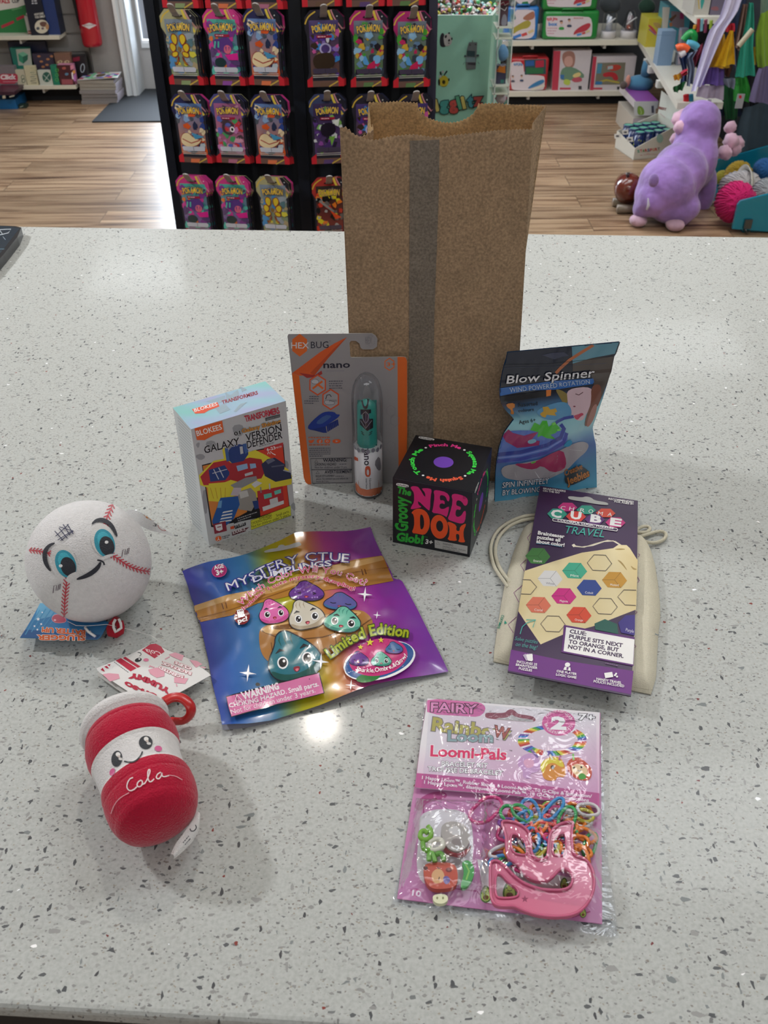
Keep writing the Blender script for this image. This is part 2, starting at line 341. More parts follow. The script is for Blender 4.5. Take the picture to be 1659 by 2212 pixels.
class Art:
    """prints flat shapes on a surface; mp(x,y)->(point, normal)"""
    def __init__(s,mb,mp,step=.000008,lift=.00006,mat='paper',maxlen=None): s.mb=mb; s.mp=mp; s.step=step; s.lift=lift; s.mat=mat; s.ml=maxlen
    def tri(s,V,F,col,mat=None,cf=None):
        s.lift+=s.step
        if s.ml:
            bm=bmesh.new(); vs=[bm.verts.new((x,y,0)) for x,y in V]
            for f in F:
                try: bm.faces.new([vs[i] for i in f])
                except ValueError: pass
            bmesh.ops.triangulate(bm,faces=bm.faces[:])
            for _ in range(7):
                es=[e for e in bm.edges if e.calc_length()>s.ml]
                if not es: break
                bmesh.ops.subdivide_edges(bm,edges=es,cuts=1); bmesh.ops.triangulate(bm,faces=[f for f in bm.faces if len(f.verts)>3])
            bm.verts.index_update(); V=[(v.co.x,v.co.y) for v in bm.verts]; F=[tuple(v.index for v in f.verts) for f in bm.faces]; bm.free()
        P=[]
        for x,y in V:
            p,n=s.mp(x,y); P.append(p+n*s.lift)
        if F:
            # keep faces outward
            p,n=s.mp(*V[F[0][0]]); tot=0
            for f in F[:6]:
                a,b,c=P[f[0]],P[f[1]],P[f[2]]; tot+=(b-a).cross(c-a).dot(n)
            if tot<0: F=[tuple(reversed(f)) for f in F]
        C=[lin(cf(x,y)) for x,y in V] if cf else col
        s.mb.add(P,F,C,mat or s.mat,bool(s.ml)); return s
    def poly(s,pts,col,mat=None,cf=None):
        bm=bmesh.new(); vs=[bm.verts.new((p[0],p[1],0)) for p in pts]
        f=bm.faces.new(vs); f.normal_update(); bmesh.ops.triangulate(bm,faces=[f]); bm.verts.index_update()
        F=[tuple(v.index for v in g.verts) for g in bm.faces]; bm.free(); return s.tri([(p[0],p[1]) for p in pts],F,col,mat,cf)
    def line(s,pts,w,col,mat=None,closed=False,taper=False):
        n=len(pts); L=[];R=[]
        for i,p in enumerate(pts):
            a=pts[(i-1)%n] if (closed or i>0) else p; b=pts[(i+1)%n] if (closed or i<n-1) else p
            dx,dy=b[0]-a[0],b[1]-a[1]; l=math.hypot(dx,dy) or 1; ww=w/2*((.25+sin(pi*i/(n-1))) if taper else 1)
            L.append((p[0]-dy/l*ww,p[1]+dx/l*ww)); R.append((p[0]+dy/l*ww,p[1]-dx/l*ww))
        F=[(i,(i+1)%n,n+(i+1)%n,n+i) for i in range(n if closed else n-1)]
        return s.tri(L+R,F,col,mat)
    def blob(s,pts,col,it=2,ol=None,ow=1.2,cf=None,mat=None):
        P=smoothp(pts,it); s.poly(P,col,mat,cf)
        if ol: s.line(P,ow,ol,closed=True)
        return s
    def text(s,st,p0,p1,h,col,bold=0.0,ol=None,ow=.04,p2=None,sp=1.0,shear=0,up=None):
        """p0,p1 baseline ends, h cap height (in the same units, towards -y of the photo), p2: baseline start's top"""
        if ol: s.text(st,p0,p1,h,ol,bold+ow,None,0,p2,sp,shear,up); 
        V0,_=textmesh(st,0,sp)
        if not V0: return s
        x0=min(v[0] for v in V0); x1=max(v[0] for v in V0); V,F=textmesh(st,bold,sp)
        dx,dy=p1[0]-p0[0],p1[1]-p0[1]
        if p2: ux,uy=p2[0]-p0[0],p2[1]-p0[1]
        elif up: ux,uy=up[0]*h,up[1]*h
        else: l=math.hypot(dx,dy); ux,uy=dy/l*h,-dx/l*h
        ux+=dx*0; ux+=shear*h*dx/math.hypot(dx,dy); uy+=shear*h*dy/math.hypot(dx,dy)
        return s.tri([(p0[0]+dx*(x-x0)/(x1-x0)+ux*y/CAPH,p0[1]+dy*(x-x0)/(x1-x0)+uy*y/CAPH) for x,y in V],F,col)
    def arc(s,st,path,h,col,bold=0.0,ol=None,ow=.04,shear=0,flip=False):
        """letters along a polyline baseline, each upright to it"""
        if ol: s.arc(st,path,h,ol,bold+ow,None,0,shear,flip)
        W=[]
        for ch in st:
            if ch==' ': W.append(.32); continue
            V,_=textmesh(ch); W.append(max(v[0] for v in V)-min(v[0] for v in V)+.09)
        seg=[math.hypot(path[i+1][0]-path[i][0],path[i+1][1]-path[i][1]) for i in range(len(path)-1)]; Lt=sum(seg); sc=Lt/sum(W)
        def at(d):
            for i,l in enumerate(seg):
                if d<=l or i==len(seg)-1:
                    t=d/l; return (path[i][0]+(path[i+1][0]-path[i][0])*t,path[i][1]+(path[i+1][1]-path[i][1])*t)
                d-=l
        d=0
        for ch,w_ in zip(st,W):
            if ch!=' ':
                a=at(d+.04*sc); b=at(d+(w_-.05)*sc)
                V0,_=textmesh(ch); x0=min(v[0] for v in V0); x1=max(v[0] for v in V0); V,F=textmesh(ch,bold)
                dx,dy=b[0]-a[0],b[1]-a[1]; l=math.hypot(dx,dy) or 1; ux,uy=dy/l*h,-dx/l*h
                if flip: ux,uy=-ux,-uy
                ux+=shear*h*dx/l; uy+=shear*h*dy/l
                s.tri([(a[0]+dx*(x-x0)/(x1-x0)+ux*y/CAPH,a[1]+dy*(x-x0)/(x1-x0)+uy*y/CAPH) for x,y in V],F,col); s.lift-=s.step
            d+=w_*sc
        s.lift+=s.step; return s
def planemap(o,n):
    o=Vector(o); n=Vector(n).normalized()
    if n.dot(CAM-o)<0: n=-n
    def mp(x,y):
        d=ray(x,y); return CAM+d*((o-CAM).dot(n)/d.dot(n)),n
    return mp
def surfmap(mb,o=(0,0,0),n=(0,0,1)):
    b=mb.bvh() if isinstance(mb,MB) else mb; pm=planemap(o,n); cache={}
    def mp(x,y):
        k=(round(x,2),round(y,2))
        if k in cache: return cache[k]
        d=ray(x,y).normalized(); h=b.ray_cast(CAM,d)
        if h[0] is None:
            q,_=pm(x,y); h=b.find_nearest(q)
        p,nn=h[0],h[1]
        if nn.dot(CAM-p)<0: nn=-nn
        cache[k]=(p,nn); return cache[k]
    return mp
def localmap(M):
    n=(M.to_3x3()@Vector((0,0,1))).normalized()
    return lambda x,y:(M@Vector((x,y,0)),n)
def frame(o,xdir,ydir):
    x=Vector(xdir).normalized(); y=Vector(ydir); y=(y-x*y.dot(x)).normalized(); z=x.cross(y); o=Vector(o)
    return Matrix(((x.x,y.x,z.x,o.x),(x.y,y.y,z.y,o.y),(x.z,y.z,z.z,o.z),(0,0,0,1)))
# ================================================================== the room
def structbox(name,lo,hi,col,mat='matte'): return struct(MB().box(lo,hi,col,mat).build(name,root=Vector(((lo[0]+hi[0])/2,(lo[1]+hi[1])/2,lo[2]))))
f=MB().box((-4,-2,FLOOR-.1),(4,8,FLOOR),'8a6a48','floor_planks').build('floor'); struct(f)
structbox('ceiling',(-4,-2,CEIL),(4,8,CEIL+.1),'d8d8d4')
structbox('wall_left',(-4.1,-2,FLOOR),(-4,8,CEIL),'b8b4ae')
structbox('wall_right',(4,-2,FLOOR),(4.1,8,CEIL),'b8b4ae')
structbox('wall_front',(-4,-2.1,FLOOR),(4,-2,CEIL),'b0aca6')
WY=6.62
structbox('wall_back',(-4,WY,FLOOR),(-1.69,WY+.12,CEIL),'98938f')
structbox('wall_back',(-.50,WY+.25,FLOOR),(4,WY+.37,CEIL),'4a4c50')
structbox('wall_back',(-1.76,WY+.28,.95),(-.45,WY+.4,CEIL),'98938f')
# door casing: stepped white moulding
tr=MB()
for k,(x0,x1,y0,y1,c) in enumerate([(-1.705,-1.685,WY-.028,WY,'e8eaea'),(-1.685,-1.66,WY-.018,WY,'d4d8da'),(-1.66,-1.64,WY-.03,WY,'e4e8ea'),(-1.64,-1.628,WY-.016,WY+.19,'c4c8ca')]):
    tr.box((x0,y0,FLOOR),(x1,y1,.95),c,'semi')
struct(tr.build('trim_1',root=Vector((-1.7,WY,FLOOR))))
dr=MB(); DY=WY+.18
dr.box((-1.628,DY,FLOOR),(-.5,DY+.05,-.685),'b4b2b2','semi')
dr.box((-1.628,DY,-.685),(-1.605,DY+.05,.95),'b0aeae','semi'); dr.box((-.58,DY,-.685),(-.5,DY+.05,.95),'b4b2b2','semi')
dr.box((-1.605,DY-.012,-.685),(-.58,DY+.04,-.655),'e4e8ec','semi'); dr.box((-1.605,DY-.006,-.655),(-.58,DY+.04,-.64),'f0f2f4','semi'); dr.box((-1.605,DY-.012,-.655),(-1.595,DY+.02,.95),'e4e8ec','semi')
d0=struct(dr.build('door_1',root=Vector((-1.05,DY,FLOOR))))
pane=MB().box((-1.595,DY+.01,-.64),(-.58,DY+.018,.95),'dfe8f0','acrylic').build('door_glass',d0)
# ground outside, seen through the glass as a bright pale slab under the sky
struct(MB().box((-4,7.2,FLOOR-.12),(2,14,FLOOR-.1),'c4cad4','matte').build('ground',root=Vector((-1,10,FLOOR-.12))))
sl=bpy.data.lights.new('daylight','SUN'); sl.energy=1.5; sl.angle=.3; so=bpy.data.objects.new('daylight',sl); COL.objects.link(so); so.rotation_euler=(radians(25),0,0); so.location=(-1,9,4)
tag(MB().box((-1.78,5.94,FLOOR),(-.6,6.84,FLOOR+.008),'22262b','matte').build('door_mat',root=Vector((-1.2,6.4,FLOOR))),'flat black doormat on the wood floor in front of the glass door','doormat')
# ================================================================== the counter
ang=-.064; CM=Matrix.Translation((0,1.404,0))@Matrix.Rotation(ang,4,'Z')
ct=MB(); ct.rbox((-1.6,-1.182,-.014),(1.6,0,0),.004,'c0c0ba','quartz',CM)
for k in range(len(ct.s)): ct.s[k]=False
counter=thing('counter','speckled pale quartz shop counter that everything in front stands on','counter',(0,.8,FLOOR))
ct.build('worktop',counter)
body=MB(); body.box((-1.5,-1.172,FLOOR+.0),(1.5,-.01,-.014),'2c2826','matte',CM)
body.build('cabinet_body',counter)
def crop(mp,ox,oy,s): return lambda x,y: mp(ox+x/s,oy+y/s)
def interp(P,t):
    # polyline by fraction of its points' own parameter (even in y)
    n=len(P)-1; k=min(int(t*n),n-1); f=t*n-k; a,b=P[k],P[k+1]; return (a[0]+(b[0]-a[0])*f,a[1]+(b[1]-a[1])*f)
def resample(P,n):
    L=[0]
    for a,b in zip(P,P[1:]): L.append(L[-1]+math.dist(a,b))
    out=[]
    for i in range(n+1):
        d=L[-1]*i/n; k=0
        while k<len(P)-2 and L[k+1]<d: k+=1
        f=(d-L[k])/((L[k+1]-L[k]) or 1); out.append((P[k][0]+(P[k+1][0]-P[k][0])*f,P[k][1]+(P[k+1][1]-P[k][1])*f))
    return out
# ================================================================== kraft paper bag
def paper_bag():
    root=thing('paper_bag','tall open brown kraft paper bag standing on the counter behind the packages','paper bag',(.048,.767,0))
    bot=[Vector(p) for p in ((-.028,.724,0),(.124,.724,0),(.112,.768,0),(.124,.812,0),(-.026,.812,0),(-.016,.768,0))]
    top=[Vector(p) for p in ((-.031,.725,.327),(.118,.742,.318),(.121,.764,.318),(.134,.784,.327),(-.010,.800,.327),(-.006,.765,.315))]
    nz=36; mb=MB(); walls=[(0,1,104),(1,2,16),(2,3,16),(3,4,104),(4,5,18),(5,0,18)]
    for wi,(a,b,nx) in enumerate(walls):
        rows=[]
        def fn(u,v,a=a,b=b,wi=wi,nx=nx):
            B=bot[a].lerp(bot[b],u); T=top[a].lerp(top[b],u); zt=T.z
            k=round(u*nx)
            zt+=.0011*((k%2)-.5)+.0012*noise.noise((u*9+wi*3,0,0))
            if wi==0: zt+=-.012*math.exp(-((u-.16)/.13)**2)*.55+.003*(u-.5)-.004*math.exp(-((u-.5)/.2)**2)
            if wi==3:
                d=abs(u-.55); zt-=.0155*(1-(d/.17)**2)**.5 if d<.17 else 0
                zt+= .0
            if wi in(4,5) :
                zt-=.010*(1 if wi==4 else .6)*sin(pi*min(1,u*1.2)) 
            t=v; z=zt*t; q=B.lerp(T,t**1.15); 
            bow=(.006 if wi==0 else -.004 if wi==3 else 0)*sin(pi*u)*t**2
            n=Vector((0,-1,0)) if wi in(0,3) else Vector((1,0,0))
            q=q+n*(bow+.0022*noise.noise((q.x*16+wi*5,q.y*16,z*10)))*min(1,t*6)*min(1,(min(u,1-u)*12))
            if wi==0 and z<.0715: q=q+n*.0016
            return Vector((q.x,q.y,z))
        shade=[(0xb0,0x8a,0x62)]*6
        mb.grid(fn,nx,nz,'b3987a' if wi in (0,1,2,5) else 'c2a276','kraft',smooth=wi in(0,3))
    # floor of the bag and the glued seam strip on the front
    mb.add([bot[i]+Vector((0,0,.0008)) for i in range(6)],[(0,1,2,3,4,5)],'9a764f','kraft')
    o=mb.build('bag_walls',root)
    sd=o.modifiers.new('thick','SOLIDIFY'); sd.thickness=.0004; sd.offset=-1
    b=mb.bvh(); sm=MB()
    def seam(u,v):
        xl=.0165+.0; x=.024+(.0225+.0006*sin(v*9))*(u) + .0*v; z=.001+v*.3155
        h=b.ray_cast(Vector((x+(z*-.006),.6,z)),Vector((0,1,0)))
        y=h[0].y if h[0] else .724
        return Vector((x+(z*-.006),y-.0005,z))
    sm.grid(seam,6,60,'8e8376','kraft'); sm.build('glue_seam',root)
    rim=MB()
    def fr(u,v): return None
    return root
paper_bag()
# ================================================================== boxed figure
def box_frame(x,y,yaw,w_,d_,h_):
    ux=Vector((cos(yaw),sin(yaw),0)); uy=Vector((-sin(yaw),cos(yaw),0)); o=Vector((x,y,0)); z=Vector((0,0,h_))
    return ux,uy,o,z,[o,o+ux*w_,o+ux*w_+uy*d_,o+uy*d_,o+z,o+ux*w_+z,o+ux*w_+uy*d_+z,o+uy*d_+z]
def minitext(A,x,y,x1,y1,rows,gap,col,h,seed=0):
    """tiny illegible print: rows of short dashes"""
    rr=random.Random(seed)
    l=math.hypot(x1-x,y1-y); dx,dy=(x1-x)/l,(y1-y)/l
    for k in range(rows):
        t=0
        while t<l-h*2:
            w_=rr.uniform(h*.9,h*3.2); w_=min(w_,l-t)
            a=(x+dx*t-dy*gap*k,y+dy*t+dx*gap*k); b=(a[0]+dx*w_,a[1]+dy*w_)
            A.line([a,b],h,col); A.lift-=A.step; t+=w_+h*.7
            if k==rows-1 and t>l*rr.uniform(.5,.9): break
    A.lift+=A.step
def figure_box():
    x,y,yaw,w_,d_,h_=-.1552,.6271,.5444,.0853,.0402,.1209
    ux,uy,o,z,p=box_frame(x,y,yaw,w_,d_,h_)
    root=thing('toy_box','tall silver and white boxed robot toy with orange logo and shiny holographic top','toy box',(p[0]+p[2])/2-Vector((0,0,0)))
    mb=MB(); mb.hexa(p,'c6c8ca','semi',{1:'e0e4e6',5:'c4c8ca',3:'c4c8ca'})
    mb.m[1]='holographic_foil'
    A=Art(mb,crop(planemap(p[0],-uy),360,800,5.53),step=.000008)
    W_='f4f4f2'; 
    for q in [[(780,660),(900,640),(930,720),(880,800),(800,760)],[(450,860),(560,830),(600,900),(520,960)],[(330,1020),(420,990),(470,1040),(400,1080)],[(420,1440),(480,1420),(490,1700),(450,1720)],[(1400,1060),(1460,1100),(1450,1200),(1410,1150)],[(1470,1620),(1530,1560),(1540,1700)],[(340,880),(400,850),(380,940)],[(700,900),(800,860),(780,960)]]: A.blob(q,'9c9ea2',1)
    # backdrop panels
    A.poly([(420,1130),(700,1060),(1000,1000),(1020,960),(1395,880),(1440,1400),(1470,1640),(1100,1760),(700,1840),(620,1880),(530,1870)],'16161c')
    A.poly([(430,1140),(850,1045),(960,1690),(760,1800),(545,1850)],'d8843c')
    A.poly([(1040,965),(1385,905),(1462,1630),(1120,1740)],'d8432c')
    A.poly([(1160,925),(1390,860),(1392,915),(1170,975)],'c8363a'); A.text('6-23',(1200,965),(1300,938),34,W_,.02); A.text('PIECES',(1305,935),(1375,915),18,W_)
    A.line([(1205,1000),(1215,970),(1235,1000),(1240,965),(1260,990),(1300,1010)],9,W_)
    # generic angular toy parts (plain stand-in artwork)
    Y='e2d43c'
    A.poly([(660,930),(700,920),(760,1120),(700,1140)],Y); A.poly([(385,1250),(560,1080),(760,1040),(1060,950),(1180,1010),(1450,1180),(1495,1260),(1490,1360),(1300,1400),(1080,1520),(860,1480),(640,1570),(500,1560),(490,1400),(400,1370)],Y)
    A.poly([(400,1270),(560,1100),(720,1070),(790,1120),(760,1310),(600,1370),(440,1370)],'b83038'); A.poly([(500,1190),(690,1130),(760,1230),(700,1310),(520,1330)],'24407e')
    A.line([(560,1180),(620,1300)],10,'c8ccd4'); A.line([(620,1160),(680,1280)],10,'c8ccd4'); A.line([(545,1230),(720,1180)],8,'c8ccd4')
    A.poly([(760,1110),(990,1040),(1130,1060),(1180,1200),(1130,1290),(850,1330),(740,1300)],'a82c34')
    A.poly([(830,1140),(960,1110),(970,1170),(850,1205)],'8fb4d8'); A.poly([(990,1115),(1060,1110),(1070,1160),(1000,1175)],'8fb4d8')
    A.poly([(930,1235),(1025,1205),(1030,1240),(935,1265)],'c0c4c8')
    A.poly([(740,950),(800,890),(870,880),(960,900),(975,1000),(920,1080),(780,1110),(730,1060)],'24407e'); A.poly([(690,930),(730,920),(750,1080),(715,1090)],'3f63a0'); A.poly([(905,880),(950,870),(975,960),(940,1000)],'3f63a0'); A.poly([(870,910),(905,905),(915,990),(880,1000)],'c0c4c8')
    A.poly([(1130,1120),(1200,1060),(1290,1040),(1410,1120),(1400,1200),(1480,1220),(1490,1290),(1300,1330),(1170,1260)],'2e3454'); A.poly([(1180,1080),(1260,1045),(1295,1075),(1210,1120)],'6a7086'); A.line([(1250,1150),(1400,1130)],16,'5a6078'); A.line([(1390,1190),(1480,1215)],14,'a4a8b4')
    A.poly([(760,1370),(940,1280),(1070,1260),(1080,1310),(900,1400),(800,1400)],'8e9094'); A.poly([(1010,1360),(1070,1315),(1140,1345),(1050,1400)],'d4d6d8')
    A.poly([(800,1400),(890,1400),(880,1500),(760,1490)],'c4b8c0'); A.poly([(500,1350),(740,1330),(760,1420),(660,1540),(560,1560),(510,1460)],Y); 
    for k in range(4): A.line([(520+k*60,1400),(560+k*45,1530)],6,'c48c2c')
    A.poly([(880,1440),(1000,1400),(1060,1460),(1080,1560),(1010,1680),(870,1660),(800,1600)],'9a9690'); A.poly([(860,1450),(960,1430),(980,1500),(880,1530)],'c8c8c4')
    A.poly([(640,1520),(850,1500),(870,1600),(800,1770),(700,1860),(560,1870),(540,1800)],'2458a0'); A.poly([(620,1560),(660,1550),(650,1640),(600,1640)],'6aa0cc')
    for k in range(4): A.poly([(675-k*12,1685+k*38),(785-k*4,1665+k*38),(785-k*4,1680+k*38),(660-k*12,1705+k*38)],'e6e6e2')
    A.poly([(1080,1440),(1380,1380),(1400,1560),(1390,1600),(1130,1680),(1095,1640)],'b83038'); A.poly([(1155,1480),(1250,1460),(1255,1510),(1165,1535)],'6cc4b4'); A.poly([(1280,1440),(1360,1415),(1365,1460),(1290,1485)],'6cc4b4'); A.poly([(1225,1540),(1320,1510),(1330,1570),(1235,1600)],'d0d2d4'); A.poly([(1140,1630),(1395,1550),(1398,1590),(1150,1680)],'dadcde'); A.line([(1225,1350),(1230,1420)],16,'c8c8cc'); A.line([(1120,1390),(1125,1460)],14,'8a8c92')
    A.poly([(1020,1560),(1090,1550),(1100,1640),(1050,1660)],'24407e')
    A.poly([(810,1760),(1080,1665),(1085,1725),(800,1830)],'1a1a20'); minitext(A,840,1770,1075,1690,2,26,'b8b8bc',9,3)
    # lettering
    A.poly([(330,690),(660,598),(680,735),(560,770),(450,830),(358,828)],'e8652c'); A.text('BLOKEES',(362,782),(660,700),62,W_,.015)
    A.text('TRANSFORMERS',(940,614),(1350,508),72,'c42840',.02,sp=.9); A.poly([(1175,565),(1350,520),(1352,555),(1180,602)],'44464a'); A.text('GENERATION',(1190,592),(1345,550),16,'b0b0b0')
    A.text('01',(810,778),(880,760),44,'1c1c22',.04,'f0f0f0',.03); A.text('Galaxy Shining',(902,745),(1360,622),44,'d8943c',.03,'3a2a20',.03)
    for s_,a,b in (('GALAXY',(450,990),(868,882)),('VERSION',(948,845),(1372,718)),('DEFENDER',(962,930),(1380,806))): A.text(s_,a,b,84,'14141c',.02,'e8e8ea',.03,shear=.15)
    minitext(A,1100,905,1385,830,1,20,'8a8c90',10,5)
    A.poly([(1000,1790),(1475,1612),(1482,1730),(1006,1900)],'d8d83a'); A.line([(1000,1790),(1475,1612),(1482,1730),(1006,1900)],5,'6a6a20',closed=True)
    A.text('WARNING:',(1100,1782),(1255,1730),36,'1c1c14',.01); A.text('CHOKING HAZARD',(1012,1840),(1255,1762),30,'1c1c14'); A.text('Small parts.',(1310,1745),(1465,1690),30,'1c1c14'); A.text('Not for children under 3 years.',(1015,1878),(1468,1730),30,'1c1c14')
    A.poly([(552,1832),(700,1796),(716,1912),(570,1950)],'8e2a3c'); A.poly([(575,1845),(655,1825),(665,1895),(625,1915),(590,1905)],'e4e0e2'); A.line([(600,1870),(645,1860)],10,'8e2a3c')
    A.poly([(755,1865),(800,1850),(805,1885),(762,1895)],'d8542c'); A.poly([(805,1850),(940,1810),(942,1845),(815,1890)],'24242a'); A.text('71301',(818,1872),(925,1838),30,'e8e8e8',.02)
    A.poly([(775,1925),(985,1865),(935,1905),(945,1915),(780,1970)],'5c2430'); A.text('EXAR-S',(790,1952),(935,1905),34,'f0e8e8',.02,shear=.2)
    A.blob([(575,1985),(645,1968),(652,2025),(585,2040)],'e8652c',1); A.line([(612,1985),(615,2010),(600,2028)],7,W_); A.line([(615,2010),(632,2024)],7,W_); minitext(A,660,1985,755,1960,2,20,'50525a',9,8)
    # top lettering
    T=Art(mb,crop(planemap(p[4],(0,0,1)),360,800,5.53),step=.000008)
    for q in [[(470,370),(600,330),(700,300),(690,370),(600,400)],[(700,260),(760,300),(850,230),(870,300),(780,330),(860,340),(720,370)],[(560,440),(700,400),(760,470),(640,520)],[(880,400),(960,380),(830,500),(800,490)],[(880,190),(960,230),(900,260)]]: T.poly(q,'9eb4c2')
    T.poly([(302,465),(605,380),(632,432),(500,480),(450,512),(340,518)],'e8542c'); T.text('BLOKEES',(335,500),(608,418),40,W_,.015); T.text('TRANSFORMERS',(668,404),(1092,285),40,'9c2234',.03)
    # side print
    S=Art(mb,crop(planemap(p[0],-ux),360,800,5.53),step=.000008)
    for k in range(34): 
        yy=560+k*37; S.line([(110+yy*.11-40,yy),(250+yy*.12-40,yy+150)],5,'9aa0a4'); S.lift-=S.step
    mb.build('carton',root)
    return root
figure_box()
# ================================================================== black cube box
def cube_box():
    x,y,yaw,s_=.0076,.6296,-.3132,.070
    ux,uy,o,z,p=box_frame(x,y,yaw,s_,s_,s_)
    root=thing('cube_box','black cube box with pink and orange bubble letters on its front','toy box',(p[0]+p[2])/2)
    K='15171f'; mb=MB(); mb.hexa(p,K,'semi')
    A=Art(mb,crop(planemap(p[0],-uy),830,920,6.636),step=.000008)
    PK='e0287e'; OR='f2561f'; GR='2fae3a'
    N=[(375,885),(400,862),(470,866),(500,885),(590,1035),(588,960),(540,905),(552,892),(640,893),(685,912),(665,1010),(655,1212),(625,1205),(480,1062),(490,1130),(538,1158),(515,1172),(378,1200),(385,1160),(430,1090),(428,960),(395,915)]
    E1=[(705,928),(760,918),(890,950),(940,1012),(930,1082),(905,1078),(880,1010),(825,988),(795,1005),(803,1070),(840,1062),(868,1082),(865,1128),(838,1107),(797,1117),(790,1165),(815,1190),(860,1190),(908,1160),(935,1157),(900,1312),(870,1290),(790,1257),(680,1245),(700,1180),(722,1010)]
    E2=[(960,988),(1020,968),(1140,1000),(1200,1047),(1195,1128),(1150,1150),(1115,1088),(1065,1062),(1035,1078),(1032,1140),(1070,1150),(1103,1168),(1090,1208),(1045,1192),(1024,1220),(1022,1288),(1060,1308),(1110,1280),(1142,1217),(1175,1222),(1160,1370),(1110,1405),(1000,1375),(905,1340),(940,1260),(985,1080)]
    H=[(900,1378),(945,1374),(1040,1425),(1030,1500),(1080,1512),(1085,1442),(1165,1395),(1173,1420),(1135,1500),(1140,1610),(1165,1665),(1110,1672),(1055,1655),(1078,1620),(1075,1552),(1030,1545),(1030,1600),(1047,1652),(900,1637),(935,1570),(935,1450)]
    D=[(385,1247),(440,1192),(520,1183),(600,1222),(650,1310),(655,1430),(620,1520),(570,1565),(480,1545),(390,1535),(430,1440),(430,1320),(415,1262)]
    for q,c in ((N,PK),(E1,PK),(E2,PK),(D,OR),(H,OR)): A.blob(q,c,1)
    A.poly(ell(790,1446,124,172,-8,36),OR); A.poly(ell(795,1435,50,78,-4,28),K); A.blob([(512,1275),(545,1268),(572,1340),(572,1440),(540,1490),(515,1465)],K,1)
    A.text('The',(182,955),(375,1000),88,GR,.05); A.text('Groovy',(338,1512),(322,1030),140,GR,.04,p2=(165,1490)); A.text('Glob!',(178,1640),(550,1690),112,GR,.05); A.text('™',(570,1600),(620,1607),16,GR)
    A.text('3+',(590,1685),(690,1700),62,'e8e8e8',.03); A.poly([(722,1632),(1195,1722),(1190,1835),(725,1745)],'b8b8b6')
    A.line([(745,1690),(768,1655),(798,1700)],5,'404040',closed=True); A.text('WARNING:',(835,1700),(990,1728),30,'2c2c2c'); A.text('CHOKING HAZARD - Small parts.',(835,1735),(1170,1795),22,'2c2c2c'); A.text('Not for children under 3 years.',(835,1762),(1085,1805),20,'2c2c2c')
    A.blob([(170,835),(185,812),(340,840),(355,862),(340,885),(180,855)],'f0f0f0',2); A.text('Schylling',(185,847),(340,872),22,'202020',.02)
    A.text('®',(1125,1045),(1170,1050),40,'8a1850')
    A.line([(150,752),(1270,950)],5,'4a5058'); A.line([(1272,955),(1245,1870)],4,'5a6068')
    # top and right side, laid out in millimetres on the face
    def faceart(o_,ax,ay,n,seq,badge):
        f=lambda X,Y:(o_+ax*(X/1000)+ay*(Y/1000),n)
        B=Art(mb,f,step=.000008)
        B.poly(ell(35,35,8.6,8.6,0,32),'7a45c0'); R_=25.5
        for st,a0,a1,c in seq:
            P=[(35+R_*cos(radians(a0+(a1-a0)*i/12)),35+R_*sin(radians(a0+(a1-a0)*i/12))) for i in range(13)]
            B.arc(st,P,4.2,c,.05)
        for a in (-140,-62,33,115): B.poly(ell(35+27*cos(radians(a)),35+27*sin(radians(a)),1.1),'f4f4f4')
        B.blob([(3,2.5),(4.5,1),(17,1),(18.5,2.8),(17,4.8),(4.5,4.8)],'f4f4f4',2); B.text('Schylling',(4.5,3.9),(17,3.9),1.9,'202020',.02)
    faceart(p[7],ux,-uy,Vector((0,0,1)),[('Pinch Me',-132,-70,'f23c94'),('Squeeze Me',-54,26,'3ce04a'),('Squish Me',40,108,'f2603c'),('Touch Me',122,212,'3ce04a')],1)
    faceart(p[5],uy,Vector((0,0,-1)),ux,[('Pinch Me',-132,-70,'f23c94'),('Squeeze Me',-54,26,'3ce04a'),('Squish Me',40,108,'f2603c'),('Touch Me',122,212,'3ce04a')],1)
    mb.build('carton',root); return root
cube_box()
